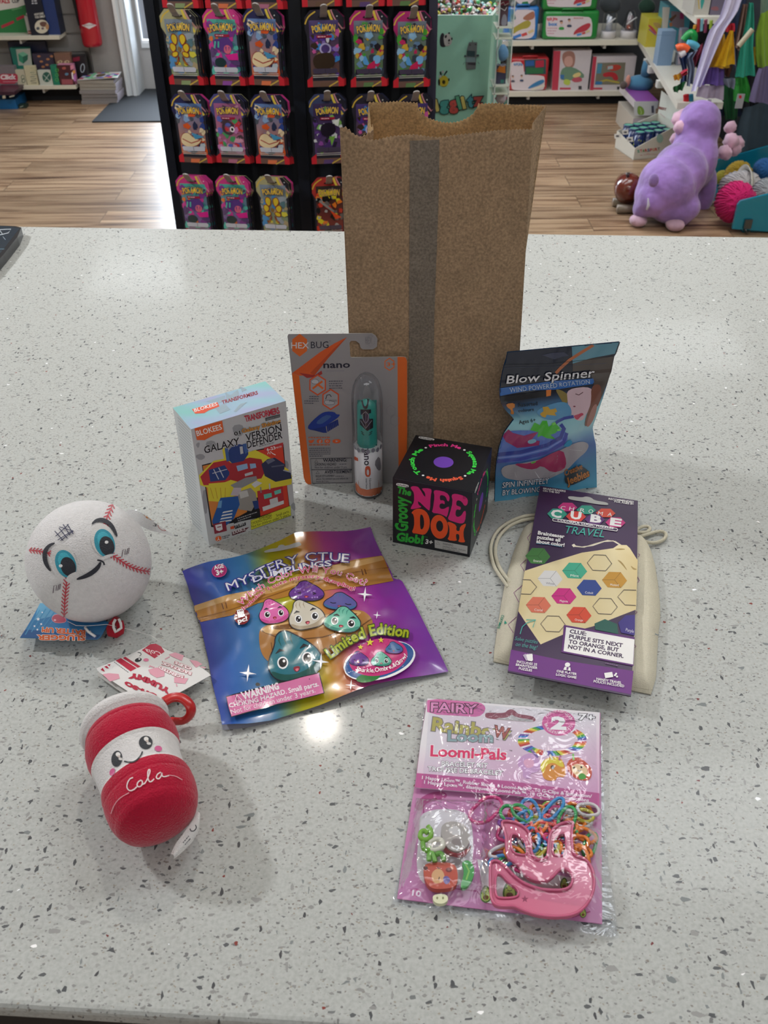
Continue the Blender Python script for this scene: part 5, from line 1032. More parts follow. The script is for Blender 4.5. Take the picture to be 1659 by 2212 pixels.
# ------------------------------------------------------------------ baseball plush
def ball_plush():
    C=Vector((-.233,.552,.0465)); r=.0478
    root=thing('baseball_plush','round white plush ball with red stitching and a smiling blue-eyed face','plush toy',Vector((C.x,C.y,0)))
    def fn(d):
        k=1+.035*noise.noise(d*22)+.012*noise.noise(d*70)
        q=d*k; q.z=max(q.z,-.0460); return q
    mb=MB(); mb.sphere(C,r,'e2e0e0','plush',72,fn=fn)
    sm=surfmap(mb,C,CAM-C); A=Art(mb,crop(sm,30,1050,4.4838),step=.00002,lift=.00025,maxlen=14,mat='thread'); K='1c1e2c'; RD='c83848'
    def stitch(P,n,w_=30,off=0):
        P=smoothp(P,2,False); A.line(P,12,RD); Q=resample(P,n)
        for i in range(n):
            a,b=Q[i],Q[i+1]; dx,dy=b[0]-a[0],b[1]-a[1]; l=math.hypot(dx,dy); dx/=l; dy/=l
            for s_ in (-1,1): A.line([(a[0]+dx*2,a[1]+dy*2),(a[0]-dx*l*.9*off-dy*s_*w_+dx*l*(1-off)*.9,a[1]-dy*l*.9*off+dx*s_*w_+dy*l*(1-off)*.9)],10,RD); A.lift-=A.step
        A.lift+=A.step
    stitch([(955,180),(935,230),(905,290),(880,390)],6,34,0); stitch([(150,622),(220,625),(290,640),(360,655)],7,28,0)
    stitch([(515,900),(505,1000),(495,1100),(490,1200),(487,1280)],11,32,1); stitch([(930,660),(1000,700),(1060,745),(1130,785),(1220,815),(1315,828)],12,30,0)
    def eye(cx,cy,rot,hx,hy):
        r=radians(rot); T=lambda x,y:(cx+x*cos(r)-y*sin(r),cy+x*sin(r)+y*cos(r))
        A.poly(ell(cx-4,cy-20,116,165,rot,30),'dcdad8'); A.poly([T(*q) for q in ell(6,12,96,140,0,30)],'2a9cb4'); A.poly([T(*q) for q in ell(8,-22,60,80,0,24)],'3fb8cc')
        A.poly([T(*q) for q in ell(18,45,70,96,0,26)],K); A.poly(ell(hx,hy,18,15),'f4f4f4')
    eye(868,545,-18,896,545); eye(495,745,-22,457,772)
    A.poly(smoothp([(520,870),(570,838),(625,822),(640,880),(560,935),(500,925)],2),'e2e0e0',mat='plush'); A.poly(smoothp([(835,700),(880,672),(950,655),(975,668),(925,690),(850,725)],2),'e2e0e0',mat='plush')
    A.line(smoothp([(755,372),(800,335),(860,330),(930,370),(970,430),(996,492)],2,False),34,K,taper=True); A.line(smoothp([(400,553),(340,580),(302,640),(305,720),(330,780),(362,822)],2,False),34,K,taper=True)
    A.line(smoothp([(610,900),(690,875),(770,830),(820,780),(840,735)],2,False),36,K,taper=True); A.line(smoothp([(806,716),(840,722),(868,738),(874,765)],2,False),16,K)
    for a,b in (((400,440),(480,530)),((440,410),(520,510)),((480,375),(545,480)),((520,375),(578,470))): A.line([a,b],8,'20244c')
    for a,b in (((410,490),(535,375)),((430,525),(575,435)),((455,530),(580,440)),((445,400),(575,440))): A.line([a,b],7,'20244c')
    for ox,oy in ((0,0),(-655,342)): A.line([(1040+ox,690+oy),(1050+ox,620+oy),(1075+ox,615+oy),(1068+ox,665+oy),(1088+ox,660+oy),(1095+ox,610+oy),(1110+ox,600+oy),(1103+ox,655+oy)],6,'4c2c44')
    mb.build('ball_body',root)
    # sewn-in white care label behind the ball
    w_=MB(); E1=[(1085,235),(1150,225),(1210,250),(1280,285),(1340,330),(1400,380),(1550,480)]; E2=[(1095,290),(1150,320),(1200,370),(1260,400),(1320,430),(1400,450),(1545,484)]
    pm=crop(planemap((-.19,.60,.03),(0,-.75,.65)),30,1050,4.4838)
    film(w_,E1,E2,pm,6,20,lambda u,v:.003*sin(v*5)*(1-v)+.0002,lambda u,v:hexcol('e6e6e6'),'cotton','d8d8d8')
    sm=surfmap(w_,(-.19,.60,.03),(0,-.75,.65)); A=Art(w_,crop(sm,30,1050,4.4838),step=.00006,maxlen=20)
    A.poly([(1255,280),(1300,290),(1375,335),(1330,330),(1285,310)],'c88448'); A.poly([(1200,238),(1250,262),(1215,262)],'6c94b4'); A.line(ell(1440,400,48,26,30),5,'b06058',closed=True); A.line([(1410,375),(1470,430)],5,'b06058'); A.text('3',(1345,385),(1380,395),28,'404040')
    w_.build('care_label',root)
    # blue hang tag poking out below
    o=Vector((-.25,.507,.0092)); n=Vector((0,.0085,.043)); pm=crop(planemap(o,n),30,1050,4.4838)
    t=MB(); t.prism([pm(*q)[0] for q in [(58,1468),(110,1390),(170,1290),(235,1170),(285,1070),(420,1060),(700,1200),(920,1320),(860,1430),(835,1465),(805,1484)]],Vector((0,0,-.0005)),(0,0,0),'3c80b4','gloss')
    A=Art(t,pm,step=.000008,mat='gloss'); A.poly([(60,1467),(110,1390),(840,1440),(805,1483)],'2c5c94'); A.poly([(235,1170),(285,1070),(400,1180),(430,1250),(200,1300)],'68a8cc')
    for k in range(6): A.line([(110+k*60,1440-k*26),(250+k*60,1200-k*10)],10,'4c94c0')
    for x,y,r_ in ((235,1290,18),(265,1338,13),(200,1358,12),(228,1392,12),(275,1225,10),(740,1410,12)): A.poly(star(x,y,r_,5,.5),'f0f4f8')
    A.blob([(360,1290),(390,1245),(450,1245),(510,1290),(500,1325),(400,1330)],'c05868',2,'e0a0a8',5); A.poly(ell(398,1300,12,9),'f0c0c8')
    # the word on the tag is upside down from here
    A.text('BATTER UP!',(690,1400),(275,1370),44,'d8622c',.05,'f0ece4',.04); A.text('SLUGGER',(688,1450),(235,1445),46,'d8622c',.05,'f0ece4',.04)
    ht=t.build('hang_tag',root)
    rd=MB(); rd.tube([onz(30+x/4.4838,1050+y/4.4838,z) for x,y,z in ((1000,1290,.012),(960,1330,.008),(930,1380,.006),(940,1425,.006),(990,1435,.006),(1030,1410,.006),(1035,1370,.008),(1020,1310,.012))],.0032,'a8182c','felt',10).build('red_loop',root)
    MB().tube([onz(30+x/4.4838,1050+y/4.4838,z) for x,y,z in ((985,1290,.018),(965,1330,.016),(965,1370,.015),(985,1415,.012),(1005,1400,.012),(1040,1375,.013),(1035,1330,.015),(1015,1285,.018))],.0011,'e4e2e0','cotton',8).build('white_ribbon',root)
    MB().tube([onz(30+x/4.4838,1050+y/4.4838,z) for x,y,z in ((690,1370,.011),(720,1410,.0115),(790,1460,.010))],.0011,'f0f0f0','plastic',6).build('tag_fastener',ht)
    MB().tube([onz(30+x/4.4838,1050+y/4.4838,z) for x,y,z in ((520,1310,.0125),(600,1350,.0123),(700,1355,.012),(900,1340,.010),(1040,1370,.0075),(1200,1410,.003),(1330,1450,.002),(1400,1500,.004))],.00025,'e8e8e4','plastic',5).build('clear_cord',ht)
ball_plush()
# ------------------------------------------------------------------ cola cup plush
def cola_plush():
    A0=Vector((-.1735,.398,.0305)); B0=Vector((-.1400,.332,.0280)); ax=(B0-A0); Lg=ax.length; ax.normalize()
    side=ax.cross(Vector((0,0,1))).normalized(); up=side.cross(ax)
    root=thing('cola_plush','small red and white plush cola cup with a smiling face lying on its back','plush toy',Vector((A0.x,A0.y,0)).lerp(Vector((B0.x,B0.y,0)),.5))
    M=Matrix(((side.x,up.x,ax.x,A0.x),(side.y,up.y,ax.y,A0.y),(side.z,up.z,ax.z,A0.z),(0,0,0,1)))
    RD='b81c3a'; W_='dedbda'
    # profile (t, radius, colour) from the lid to the base
    pr=[(-.12,.0,W_),(-.118,.012,W_),(-.105,.024,W_),(-.07,.0315,W_),(-.02,.0332,W_),(.03,.0318,W_),(.05,.0285,RD),(.07,.0306,RD),(.115,.0318,RD),(.125,.0312,RD),(.135,.0322,RD),(.2,.0334,RD),(.28,.0334,RD),(.375,.0318,'e8e4e2'),(.39,.0306,W_),(.46,.0302,W_),(.56,.0298,W_),(.645,.0294,W_),(.66,.0302,'e8e4e2'),(.675,.0307,RD),(.72,.0313,RD),(.77,.0312,RD),(.78,.0306,RD),(.79,.0314,RD),(.85,.0312,RD),(.93,.0304,RD),(.975,.0292,RD),(.99,.0283,RD),(1.0,.0285,RD),(1.05,.026,RD),(1.1,.020,RD),(1.13,.012,RD),(1.14,0,RD)]
    mb=MB(); n=64
    prof=[]
    for (a,b) in zip(pr,pr[1:]):
        k=3 if b[0]-a[0]>.04 else 1
        for i in range(k): f=i/k; prof.append((a[0]+(b[0]-a[0])*f,a[1]+(b[1]-a[1])*f,a[2]))
    prof.append(pr[-1])
    V=[];
    for t,r,c in prof:
        r*=.9
        for k in range(n):
            a=2*pi*k/n; x=r*cos(a); y=r*sin(a); w_=1+.03*noise.noise(Vector((x*40,y*40,t*3)))
            p=M@Vector((x*w_*1.0,y*w_,t*Lg)); p.z=max(p.z,.0006); V.append(p)
    for i in range(len(prof)-1):
        mb.add([V[i*n+k] for k in range(n)]+[V[(i+1)*n+k] for k in range(n)],[(k,n+k,n+(k+1)%n,(k+1)%n) for k in range(n)],prof[i][2],'plush',True)
    # weld by rebuilding indices so shading stays smooth
    mb.v=V; mb.f=[]; mb.c=[]; mb.m=[]; mb.s=[]
    for i in range(len(prof)-1):
        for k in range(n): mb.f.append((i*n+k,(i+1)*n+k,(i+1)*n+(k+1)%n,i*n+(k+1)%n)); mb.c.append(lin(prof[i][2])); mb.m.append('plush'); mb.s.append(True)
    C=(A0+B0)/2; sm=surfmap(mb,C,CAM-C); A=Art(mb,crop(sm,160,1360,4.253),step=.00002,lift=.00025,maxlen=12,mat='thread'); K='161c24'
    for cx,cy,rx,ry,rot,hx,hy in ((395,1188,50,75,8,412,1160),(658,1040,62,62,-20,668,1020)):
        A.poly(ell(cx,cy,rx,ry,rot,26),K); A.poly(ell(hx-6,hy-12,22,20,20),'ece8e4'); A.poly(ell(hx+18,hy+30,20,12,10),'d8d4d0'); A.poly(ell(hx+2,hy+8,14,10,20),'c8b8b0')
    A.poly(ell(355,1310,24,36,20),'d85c94'); A.poly(ell(772,1097,34,26,10),'d85c94'); A.line(smoothp([(462,1212),(500,1222),(545,1222),(590,1195),(620,1150),(628,1122)],2,False),12,K)
    # script lettering
    S='f0dcdc'
    for q in ([(545,1362),(515,1372),(490,1420),(490,1460),(515,1485),(550,1475),(580,1445)],[(620,1385),(590,1400),(578,1435),(600,1450),(628,1430),(630,1395),(610,1385)],[(630,1425),(655,1415),(690,1340),(700,1290),(682,1290),(675,1340),(685,1395),(705,1405),(735,1375)],[(795,1315),(765,1330),(750,1365),(775,1380),(800,1350),(805,1310),(805,1350),(825,1358),(870,1345)]): A.line(smoothp(q,2,False),11,S)
    A.line(smoothp([(345,1690),(370,1620),(420,1550),(510,1500)],2,False),6,'e0a8b0'); A.line(smoothp([(870,1342),(930,1350),(990,1385)],2,False),6,'e0a8b0')
    mb.build('cup_body',root)
    # red carrying ring by the lid
    R=MB(); Q=[onz(160+x/4.253,1360+y/4.253,z) for x,y,z in [(830,660,.020),(900,620,.020),(980,620,.019),(1040,660,.017),(1080,720,.014),(1070,790,.009),(1010,840,.006),(940,845,.007),(880,840,.011)]]
    for _ in range(2):
        Q2=[Q[0]]
        for a,b in zip(Q,Q[1:]): Q2+=[a*.75+b*.25,a*.25+b*.75]
        Q=Q2+[Q[-1]]
    R.tube(Q,.0042,'c02424','plastic',10,flat=.5).build('carry_ring',root)
    # folded paper hang tag
    o=onz(160+800/4.253,1360+680/4.253,.0115); nrm=Vector((.02,.12,1)); pm=crop(planemap(o,nrm),160,1360,4.253)
    t=MB(); out=[(205,355),(215,375),(235,395),(620,650),(785,680),(1255,420),(1240,400),(1060,270),(860,190),(740,128),(700,140),(500,235)]
    t.prism([pm(*q)[0] for q in out],Vector((0,0,-.0004)),(0,0,0),'dcdad8','paper')
    A=Art(t,pm,step=.000008,mat='semi'); RDc='b42440'; PKc='dc9cac'
    A.poly([(622,190),(700,135),(750,130),(800,155),(832,205),(740,265)],RDc); A.text('Cola',(790,205),(650,175),44,'f4f0f0',.0,shear=-.2,up=(.25,.97))
    A.poly([(382,285),(430,262),(575,355),(520,385)],RDc); A.poly([(447,262),(470,250),(612,340),(585,352)],RDc)
    for k in range(9): A.line([(368+k*15,298+k*11),(378+k*15,306+k*11)],5,'2c2c34')
    A.poly(ell(590,280,32,18,-15),'1c1c24'); A.poly(ell(600,272,9,6),'f4f4f4'); A.poly(ell(662,280,25,15),'dc7c9c'); A.line(smoothp([(585,210),(610,212),(620,232),(600,245)],2,False),5,'1c1c24')
    A.poly([(245,370),(262,352),(285,388),(270,385)],RDc); A.poly([(278,342),(300,335),(322,358),(300,358)],RDc); A.poly([(305,325),(335,318),(328,338)],RDc)
    for q in ([(262,412),(320,402),(410,410),(420,450),(330,480)],[(682,370),(760,350),(835,370),(830,430),(760,445),(700,410)],[(870,230),(930,212),(1010,240),(990,290),(900,250)],[(1060,280),(1130,290),(1180,320),(1120,350)],[(920,440),(1050,450),(1020,500),(920,490)],[(480,590),(580,605),(560,650),(530,640)]): A.poly(q,PKc)
    for q in ([(695,335),(740,350)],[(690,350),(700,330)],[(835,275),(880,250)],[(1165,345),(1210,355)],[(940,500),(945,525)]): A.line(q,9,PKc)
    A.arc('YUMMY',[(885,555),(800,505),(700,455),(600,418),(515,405)],42,RDc,.08); A.arc('OH-SO',[(765,600),(690,574),(600,535),(530,503),(475,474)],32,RDc,.08)
    A.arc('SCENTED',[(1010,428),(940,408),(860,372),(785,335)],24,'f0e4e6',.05,RDc,.06); A.arc('BACKPACK',[(1080,398),(1000,370),(900,328),(815,298)],24,'f0e4e6',.05,RDc,.06); A.arc('CLIPS',[(1080,352),(1010,325),(930,292)],24,'f0e4e6',.05,RDc,.06)
    ht=t.build('hang_tag',root)
    t2=MB(); t2.prism([pm(x,y)[0]+Vector((0,-.001,-.0035)) for x,y in [(205,360),(215,385),(600,655),(640,650),(1060,420),(740,135)]],Vector((0,0,-.0004)),(0,0,0),'d0ceca','paper'); t2.build('tag_back_leaf',ht)
    # white care label at the base
    c=MB(); pm2=crop(planemap((-.115,.335,.012),(.6,-.1,.8)),160,1360,4.253)
    film(c,[(1120,1660),(1090,1750),(1020,1850),(940,1960),(890,2060)],[(1160,1730),(1140,1860),(1080,1960),(1000,2040),(915,2110)],pm2,8,16,lambda u,v:.002*sin(u*pi)+.001*sin(v*6),lambda u,v:hexcol('e2e0de'),'cotton','d0ceca')
    sm=surfmap(c,(-.115,.335,.012),(.6,-.1,.8)); A=Art(c,crop(sm,160,1360,4.253),step=.00006,maxlen=20); A.line(smoothp([(1065,1830),(1075,1855),(1105,1850),(1125,1820),(1115,1795)],2,False),9,'2c2c34'); minitext(A,1000,1960,1060,1890,2,24,'4c4c54',8,44)
    c.build('care_label',root)
cola_plush()
# ------------------------------------------------------------------ card terminal at the far left corner
def tablet():
    z=.014; pm=lambda x,y:(onz(x,y,z),Vector((0,0,1)))
    root=thing('card_tablet','dark tablet lying at the far left corner of the counter','tablet',onz(-60,530))
    m=MB(); m.prism([pm(*q)[0] for q in smoothp([(-160,484),(28,487),(52,493),(-5,566),(-40,600),(-260,600)],1)],(0,0,-.0135),(0,0,0),'16181e','plastic',side='22252c')
    A=Art(m,pm,mat='gloss'); A.poly([(-150,488),(20,489),(42,494),(-8,558),(-230,590)],'20303e'); A.line([(-20,497),(24,495),(18,503),(-2,508),(-20,508)],1.4,'c4ccd4'); A.line([(0,498),(6,507)],1.2,'c4ccd4'); A.line([(6,511),(12,518)],1.4,'8c98a4'); A.line([(-5,538),(10,538)],1.4,'5c7888')
    m.build('tablet_body',root)
tablet()
# ================================================================== booster pack rack behind the counter
def pack_proto(kind):
    """one card sleeve with its printed foil pack, 172 mm tall, hanging point at the top"""
    root=bpy.data.objects.new('booster_pack',None); COL.objects.link(root); root.empty_display_size=.02
    H=.172; mp=lambda x,y:(Vector((x/1000,-.0040,H-y/1000)),Vector((0,-1,0)))
    rr=random.Random(kind)
    BG={'amber':('7c8896','8a9a6c'),'teal':('4ca494','8c4c9c'),'cream':('5c7cb0','d8754c'),'violet':('4a3a70','6a5040'),'jungle':('6c7484','5c7c4c'),'noir':('3c3050','5c4474'),'gold':('38302c','8c3430'),'rose':('9c5c84','b06c84')}[kind]
    sl=MB(); out=[(-30,0),(28,0),(44,16),(45,40),(40,58),(39,140),(44,156),(44,172),(-44,172),(-44,156),(-39,140),(-40,58),(-44,40),(-44,16)]
    sl.prism([mp(*q)[0]+Vector((0,.0036,0)) for q in out],(0,.0004,0),(0,0,0),'2a2a34','semi')
    A=Art(sl,lambda x,y:(mp(x,y)[0]+Vector((0,.0036,0)),mp(x,y)[1]),step=.00003,lift=.0002,mat='semi')
    TOP={'teal':'c83c84','amber':'a8a47c','cream':'2c2c54','violet':'2c2834','jungle':'a82c6c','noir':'3c4468','gold':'a83430','rose':'4c4c84'}[kind]
    A.poly([(-30,0),(28,0),(44,16),(45,40),(37,56),(-35,56),(-44,40),(-44,16)],TOP)
    A.line(smoothp([(-43,30),(-36,14),(-18,3)],2,False),3,'d0b040'); A.line(smoothp([(12,1),(18,20),(30,38),(38,50)],2,False),5.5,'d8c048'); A.line(smoothp([(18,0),(25,18),(37,34),(44,42)],2,False),3,'c88a90')
    A.poly([(20,2),(28,1),(44,17),(44,38),(30,22)],'22222c' if kind!='teal' else 'c83c84'); A.poly(star(32,14,2.2,4),'e8e8e8')
    A.poly([(-44,156),(-31,146),(-31,172),(-44,172)],'c42834'); A.poly([(44,156),(29,146),(31,172),(44,172)],'c42834'); A.poly([(-31,158),(31,158),(31,172),(-31,172)],'6c5048'); A.poly([(-12,162),(12,162),(8,172),(-14,172)],BG[1]); A.line([(8,172),(30,160)],3,'c8a848')
    A.blob([(-12,12),(12,12),(13,17),(-13,17)],'0a0c12',1)
    sl.build('card_sleeve',root,root=Vector((0,0,0)))
    fp=MB()
    def fn(u,v): return Vector((( -34+68*u)/1000,-.0008-.0042*sin(pi*u)**.6*sin(pi*min(1,max(0,(v-.02)/.96)))**.4,H-(22+128*v)/1000))
    fp.grid(fn,10,14,'ffffff','gloss',True,lambda u,v:lerp(hexcol(BG[0]),hexcol(BG[1]),v))
    b=fp.bvh()
    def m2(x,y):
        h=b.ray_cast(Vector((x/1000,-.05,H-y/1000)),Vector((0,1,0))); 
        return (h[0] or Vector((x/1000,-.001,H-y/1000))),Vector((0,-1,0))
    A=Art(fp,m2,step=.00004,lift=.0002,maxlen=9,mat='gloss')
    def shard(cx,cy,s_,c,k=5):
        a0=rr.uniform(0,6); A.poly([(max(-36,min(36,cx+s_*rr.uniform(.4,1.2)*cos(a0+2*pi*i/k))),max(24,min(148,cy+s_*rr.uniform(.4,1.2)*sin(a0+2*pi*i/k)))) for i in range(k)],c); A.lift-=A.step*.5
    PAL={'amber':['9aa4ac','5c7c84','4c8cc0','d8d04c','6c6c54','b0a07c'],'teal':['5cbcac','7c3c8c','3c7c84','5c4474','c83c94','d8743c'],'cream':['34488c','8cacd4','e4d0ac','d85c2c','4c5460','2c3450','b8c4cc'],'violet':['5c3c94','3c88d0','8c74b8','3c3028','8c7a4c','c85c9c'],'jungle':['4c9c3c','3c4450','90bcdc','c8a43c','2c2830','6c8cb0','b83060'],'noir':['2c2838','5c3c84','d0d4d8','7cb45c','4c3470','8c4c9c'],'gold':['1c1c1c','d8c82c','c83c2c','6c6460','a8a4a0','e87c2c'],'rose':['c47cb4','5c68b4','c83c44','4c9c64','d89cb4','54444c']}[kind]
    for k in range(46): shard(rr.uniform(-34,34),rr.uniform(30,146),rr.uniform(5,13),PAL[k%len(PAL)])
    if kind=='amber':
        for s_ in (-1,1):
            for q in ([(2,58),(14,52),(20,66),(10,80),(4,74)],[(6,82),(20,72),(26,86),(16,98)],[(5,92),(22,96),(20,108),(6,104)],[(3,100),(10,118),(18,124),(8,122)]): A.blob([(-4+s_*a,b_) for a,b_ in q],'d8bc34',2,'8c2424',1.8)
        A.poly(ell(-4,88,4.5,6),'8c6c3c')
    if kind=='teal': A.blob([(-26,66),(-4,64),(8,58),(20,66),(26,80),(12,92),(-20,90)],'5c3c84',2); A.poly(ell(10,88,9,10),'d86c84'); A.line([(-18,70),(-22,86)],4,'5cbcac'); A.line([(-10,70),(-12,84)],4,'5cbcac'); A.blob([(-26,112),(-8,104),(6,116),(-4,130),(-24,128)],'283c40',2); A.poly([(2,100),(33,96),(33,112),(10,112)],'dc2c94')
    if kind=='cream': A.blob([(-32,112),(-24,96),(-8,92),(2,104),(20,112),(28,106),(14,126),(-14,132),(-30,124)],'e8d4a8',2,'8c2c2c',1.5); A.poly([(0,92),(32,104),(8,110)],'4c94bc'); A.line([(-26,110),(-4,120),(20,112)],2.5,'a8383c')
    if kind=='violet': A.poly(ell(2,84,14,13),'b8b0d8'); A.poly(ell(2,84,10,9.5),'54407c'); A.blob([(-30,98),(10,90),(26,104),(20,130),(-26,132)],'3c3026',2); A.poly(ell(8,62,4,9),'e0e0e8')
    if kind=='jungle': A.blob([(-10,96),(-4,106),(2,122),(-16,118)],'5ca0dc',1); A.blob([(8,100),(28,98),(28,116),(14,120)],'7cb4e4',2); A.poly([(-2,120),(14,110),(16,128),(-6,130)],'c82c5c')
    if kind=='noir': A.blob([(-20,70),(16,66),(22,96),(-16,104)],'241e2c',2); A.poly([(14,66),(30,58),(26,78),(18,74)],'dce4dc'); A.poly([(4,104),(18,100),(8,126)],'7cb44c')
    if kind=='gold': A.poly([(-28,30),(20,34),(6,46),(-26,50)],'d8c82c'); A.line([(-26,60),(10,90)],6,'8c8884'); A.poly([(0,86),(30,108),(14,112)],'e8542c')
    if kind=='rose': A.line(ell(-2,80,13,15,0,24),6,'4c3c44',closed=True); A.poly(ell(8,84,6,7),'f0e8ec'); A.poly(ell(8,84,3,4),'241c24')
    A.poly([(-30,131),(-26,129),(26,129),(30,133),(28,141),(-28,141)],'c8ccd8' if kind in('amber','teal','cream','rose') else '4c4458'); A.line([(0,129.5),(0,140)],.9,'2c2c3c')
    A.arc('POKéMON',smoothp([(-26,49),(0,44),(26,47)],1,False),15,'e8c040',.03,'24346c',.05)
    if kind in('teal','violet','rose','noir'): A.poly([(-18,54),(18,54),(18,60),(-18,60)],'9c2440'); minitext(A,-15,57,15,57,1,3,'e8d4d8',1.6,2)
    A.line([(-30,144.5),(31,144.5)],1.6,'d8d8d4'); A.line([(-30,149),(31,149)],1.6,'d8d8d4')
    fp.build('foil_pack',root,root=Vector((0,0,0)))
    return root
def rack():
    t=.05; xm,ym=-.205,2.56; Z1=.62
    root=thing('display_rack','black two-sided display rack full of hanging card booster packs','display rack',Vector((xm,2.7,FLOOR)))
    K='0e131d'
    def panel(x0,y0,x1,y1,nm):
        d=Vector((x1-x0,y1-y0,0)).normalized(); n=Vector((-d.y,d.x,0)); m=MB()
        p=[Vector((x0,y0,FLOOR+.06)),Vector((x1,y1,FLOOR+.06)),Vector((x1,y1,FLOOR+.06))+n*.02,Vector((x0,y0,FLOOR+.06))+n*.02]
        m.hexa(p+[q+Vector((0,0,Z1-FLOOR-.06)) for q in p],K,'matte'); return m.build(nm,root),d,n
    L0=Vector((-.578,2.62,0)); R0=Vector((.140,2.60,0)); M0=Vector((xm,ym,0))
    panel(L0.x,L0.y,M0.x,M0.y,'left_panel'); panel(M0.x,M0.y,R0.x,R0.y,'right_panel')
    for p,w_,c in ((L0,.018,'181c26'),(M0,.022,'161a24'),(R0,.016,'3a3a4a')):
        MB().box((p.x-w_,p.y-.012,FLOOR+.03),(p.x+w_*.4,p.y+.03,Z1),c,'semi').build('post',root)
    bs=MB(); bs.box((-.6,2.6,FLOOR+.004),(.14,3.0,FLOOR+.06),'101319','matte'); bs.build('base',root)
    MB().box((-.58,2.64,FLOOR+.06),(.13,2.99,Z1-.02),'0c0f16','matte').build('back_body',root)
    protos={}
    cols_l=[('left column',),('middle column',),('right column',)]
    KN={'amber':'yellow and red swirl','teal':'teal and magenta','cream':'blue, cream and orange','violet':'dark violet','jungle':'green, blue and crimson','noir':'black and purple','gold':'black, yellow and red','rose':'pink and blue'}
    layout=[ # panel, row name, (px centre, py bottom) , kind
     ('L','top edge',[(391,17,'amber'),(484,18,'cream'),(572,19,'rose')]),('L','top',[(404,183,'amber'),(493,184,'teal'),(577,184,'cream')]),('L','second',[(424,351,'cream'),(505,352,'rose'),(590,354,'cream')]),('L','lowest',[(432,512,'teal'),(515,514,'teal'),(599,516,'amber')]),
     ('R','top edge',[(694,14,'violet'),(789,14,'noir'),(876,12,'jungle')]),('R','top',[(704,187,'violet'),(797,187,'jungle'),(888,188,'jungle')]),('R','second',[(711,353,'noir'),(800,353,'violet'),(892,352,'violet')]),('R','lowest',[(715,518,'gold'),(806,518,'gold'),(893,516,'jungle')])]
    hook0=None
    for pn,row,items in layout:
        a,b=(L0,M0) if pn=='L' else (M0,R0); d=(b-a).normalized(); n=Vector((-d.y,d.x,0)); ang=math.atan2(d.y,d.x)
        for ci,(px,py,kind) in enumerate(items):
            o=a-n*.045; q,_=planemap(o,n)(px,py); base=q
            cn=('left','middle','right')[ci]; side='left' if pn=='L' else 'right'
            depth=4 if (pn=='R' and row!='lowest') else 3
            for k in range(depth):
                kd=kind if k<2 else random.Random(ci*7+len(row)).choice(['jungle','noir','violet'] if pn=='R' else ['cream','amber','teal'])
                if k==0: kd=kind
                if kd not in protos: r_=protos[kd]=pack_proto(kd)
                else: r_=copy_tree(protos[kd])
                sh=.0035*k if pn=='L' else .0025*k
                r_.location=base+n*(.0085*k)+d*sh+Vector((0,0,-.001*k)); r_.rotation_euler=(radians(2.5),0,ang); r_.scale=(1.06,1,1.02)
                if k==0: tag(r_,'%s pack in front, %s column, %s row, rack\'s %s half'%(KN[kd],cn,row,side),'card pack')
                else: tag(r_,'card booster packs behind the front one, %s column, %s row, rack\'s %s half'%(cn,row,side),'card pack','packs behind the front, %s %s %s'%(side,row,cn))
            # hook tongue through the sleeve's slot
            hz=base+Vector((0,0,.172-.0145)); h=MB(); P=[hz+n*.04,hz+n*.004-Vector((0,0,.0)),hz-n*.012+Vector((0,0,.004)),hz-n*.030+Vector((0,0,.015)),hz-n*.046+Vector((0,0,.030))]
            w_=.0085
            V=[];  
            for i,p in enumerate(P):
                for s_ in (-1,1): V+= [p+d*(s_*w_)+Vector((0,0,.0014)),p+d*(s_*w_)-Vector((0,0,.0014))]
            F=[]
            for i in range(len(P)-1): a_=i*4;c_=a_+4; F+=[(a_,a_+2,c_+2,c_),(a_+1,c_+1,c_+3,a_+3),(a_,c_,c_+1,a_+1),(a_+2,a_+3,c_+3,c_+2)]
            h.add(V,F,'a09c9c','plastic'); t_=P[-1]; nn=(P[-1]-P[-2]).normalized(); up=nn.cross(d).normalized()
            h.prism([t_+d*(w_*cos(radians(x)))+nn*(w_*sin(radians(x))) for x in range(0,181,20)],up*.0014,-up*.0014,'a8a4a4','plastic'); h.build('hook',root)
rack()
# ================================================================== left wall: slats, shelves, games
for k in range(9):
    z=FLOOR+.06+k*.11
    struct(MB().box((-4,WY-.014,z),(-1.935,WY,z+.098),'8a8784','matte').build('slat_panel',root=Vector((-2.9,WY,z))))
struct(MB().box((-1.935,WY-.03,FLOOR),(-1.905,WY,.6),'8c8a88','metal').build('trim_2',root=Vector((-1.92,WY,FLOOR))))
struct(MB().box((-4,WY-.10,FLOOR),(-1.99,WY-.03,-.865),'14161c','matte').build('baseboard_left',root=Vector((-3,WY-.06,FLOOR))))
def shelf(nm,lbl,x0,x1,y0,y1,z,c='d8d2c0',br=()):
    r=thing(nm,lbl,'shelf',Vector(((x0+x1)/2,y1,z))); MB().box((x0,y0,z-.022),(x1,y1,z),c,'semi').build('shelf_board',r)
    for x in br: MB().box((x-.006,y0+.03,z-.05),(x+.006,y1,z-.022),'d4d4d0','semi').build('bracket',r)
    return r
ZT,ZL=-.55,-.83
shelf('wall_shelf','upper cream shelf board holding board games on the left slat wall',-3.4,-2.038,6.445,WY-.014,ZT,br=(-2.3,))
shelf('wall_shelf','lower cream shelf board holding small games near the floor at left',-3.4,-1.975,6.385,WY-.014,ZL,br=(-2.2,))
EX=lambda Y:crop(planemap((0,Y,0),(0,-1,0)),0,0,4.879)
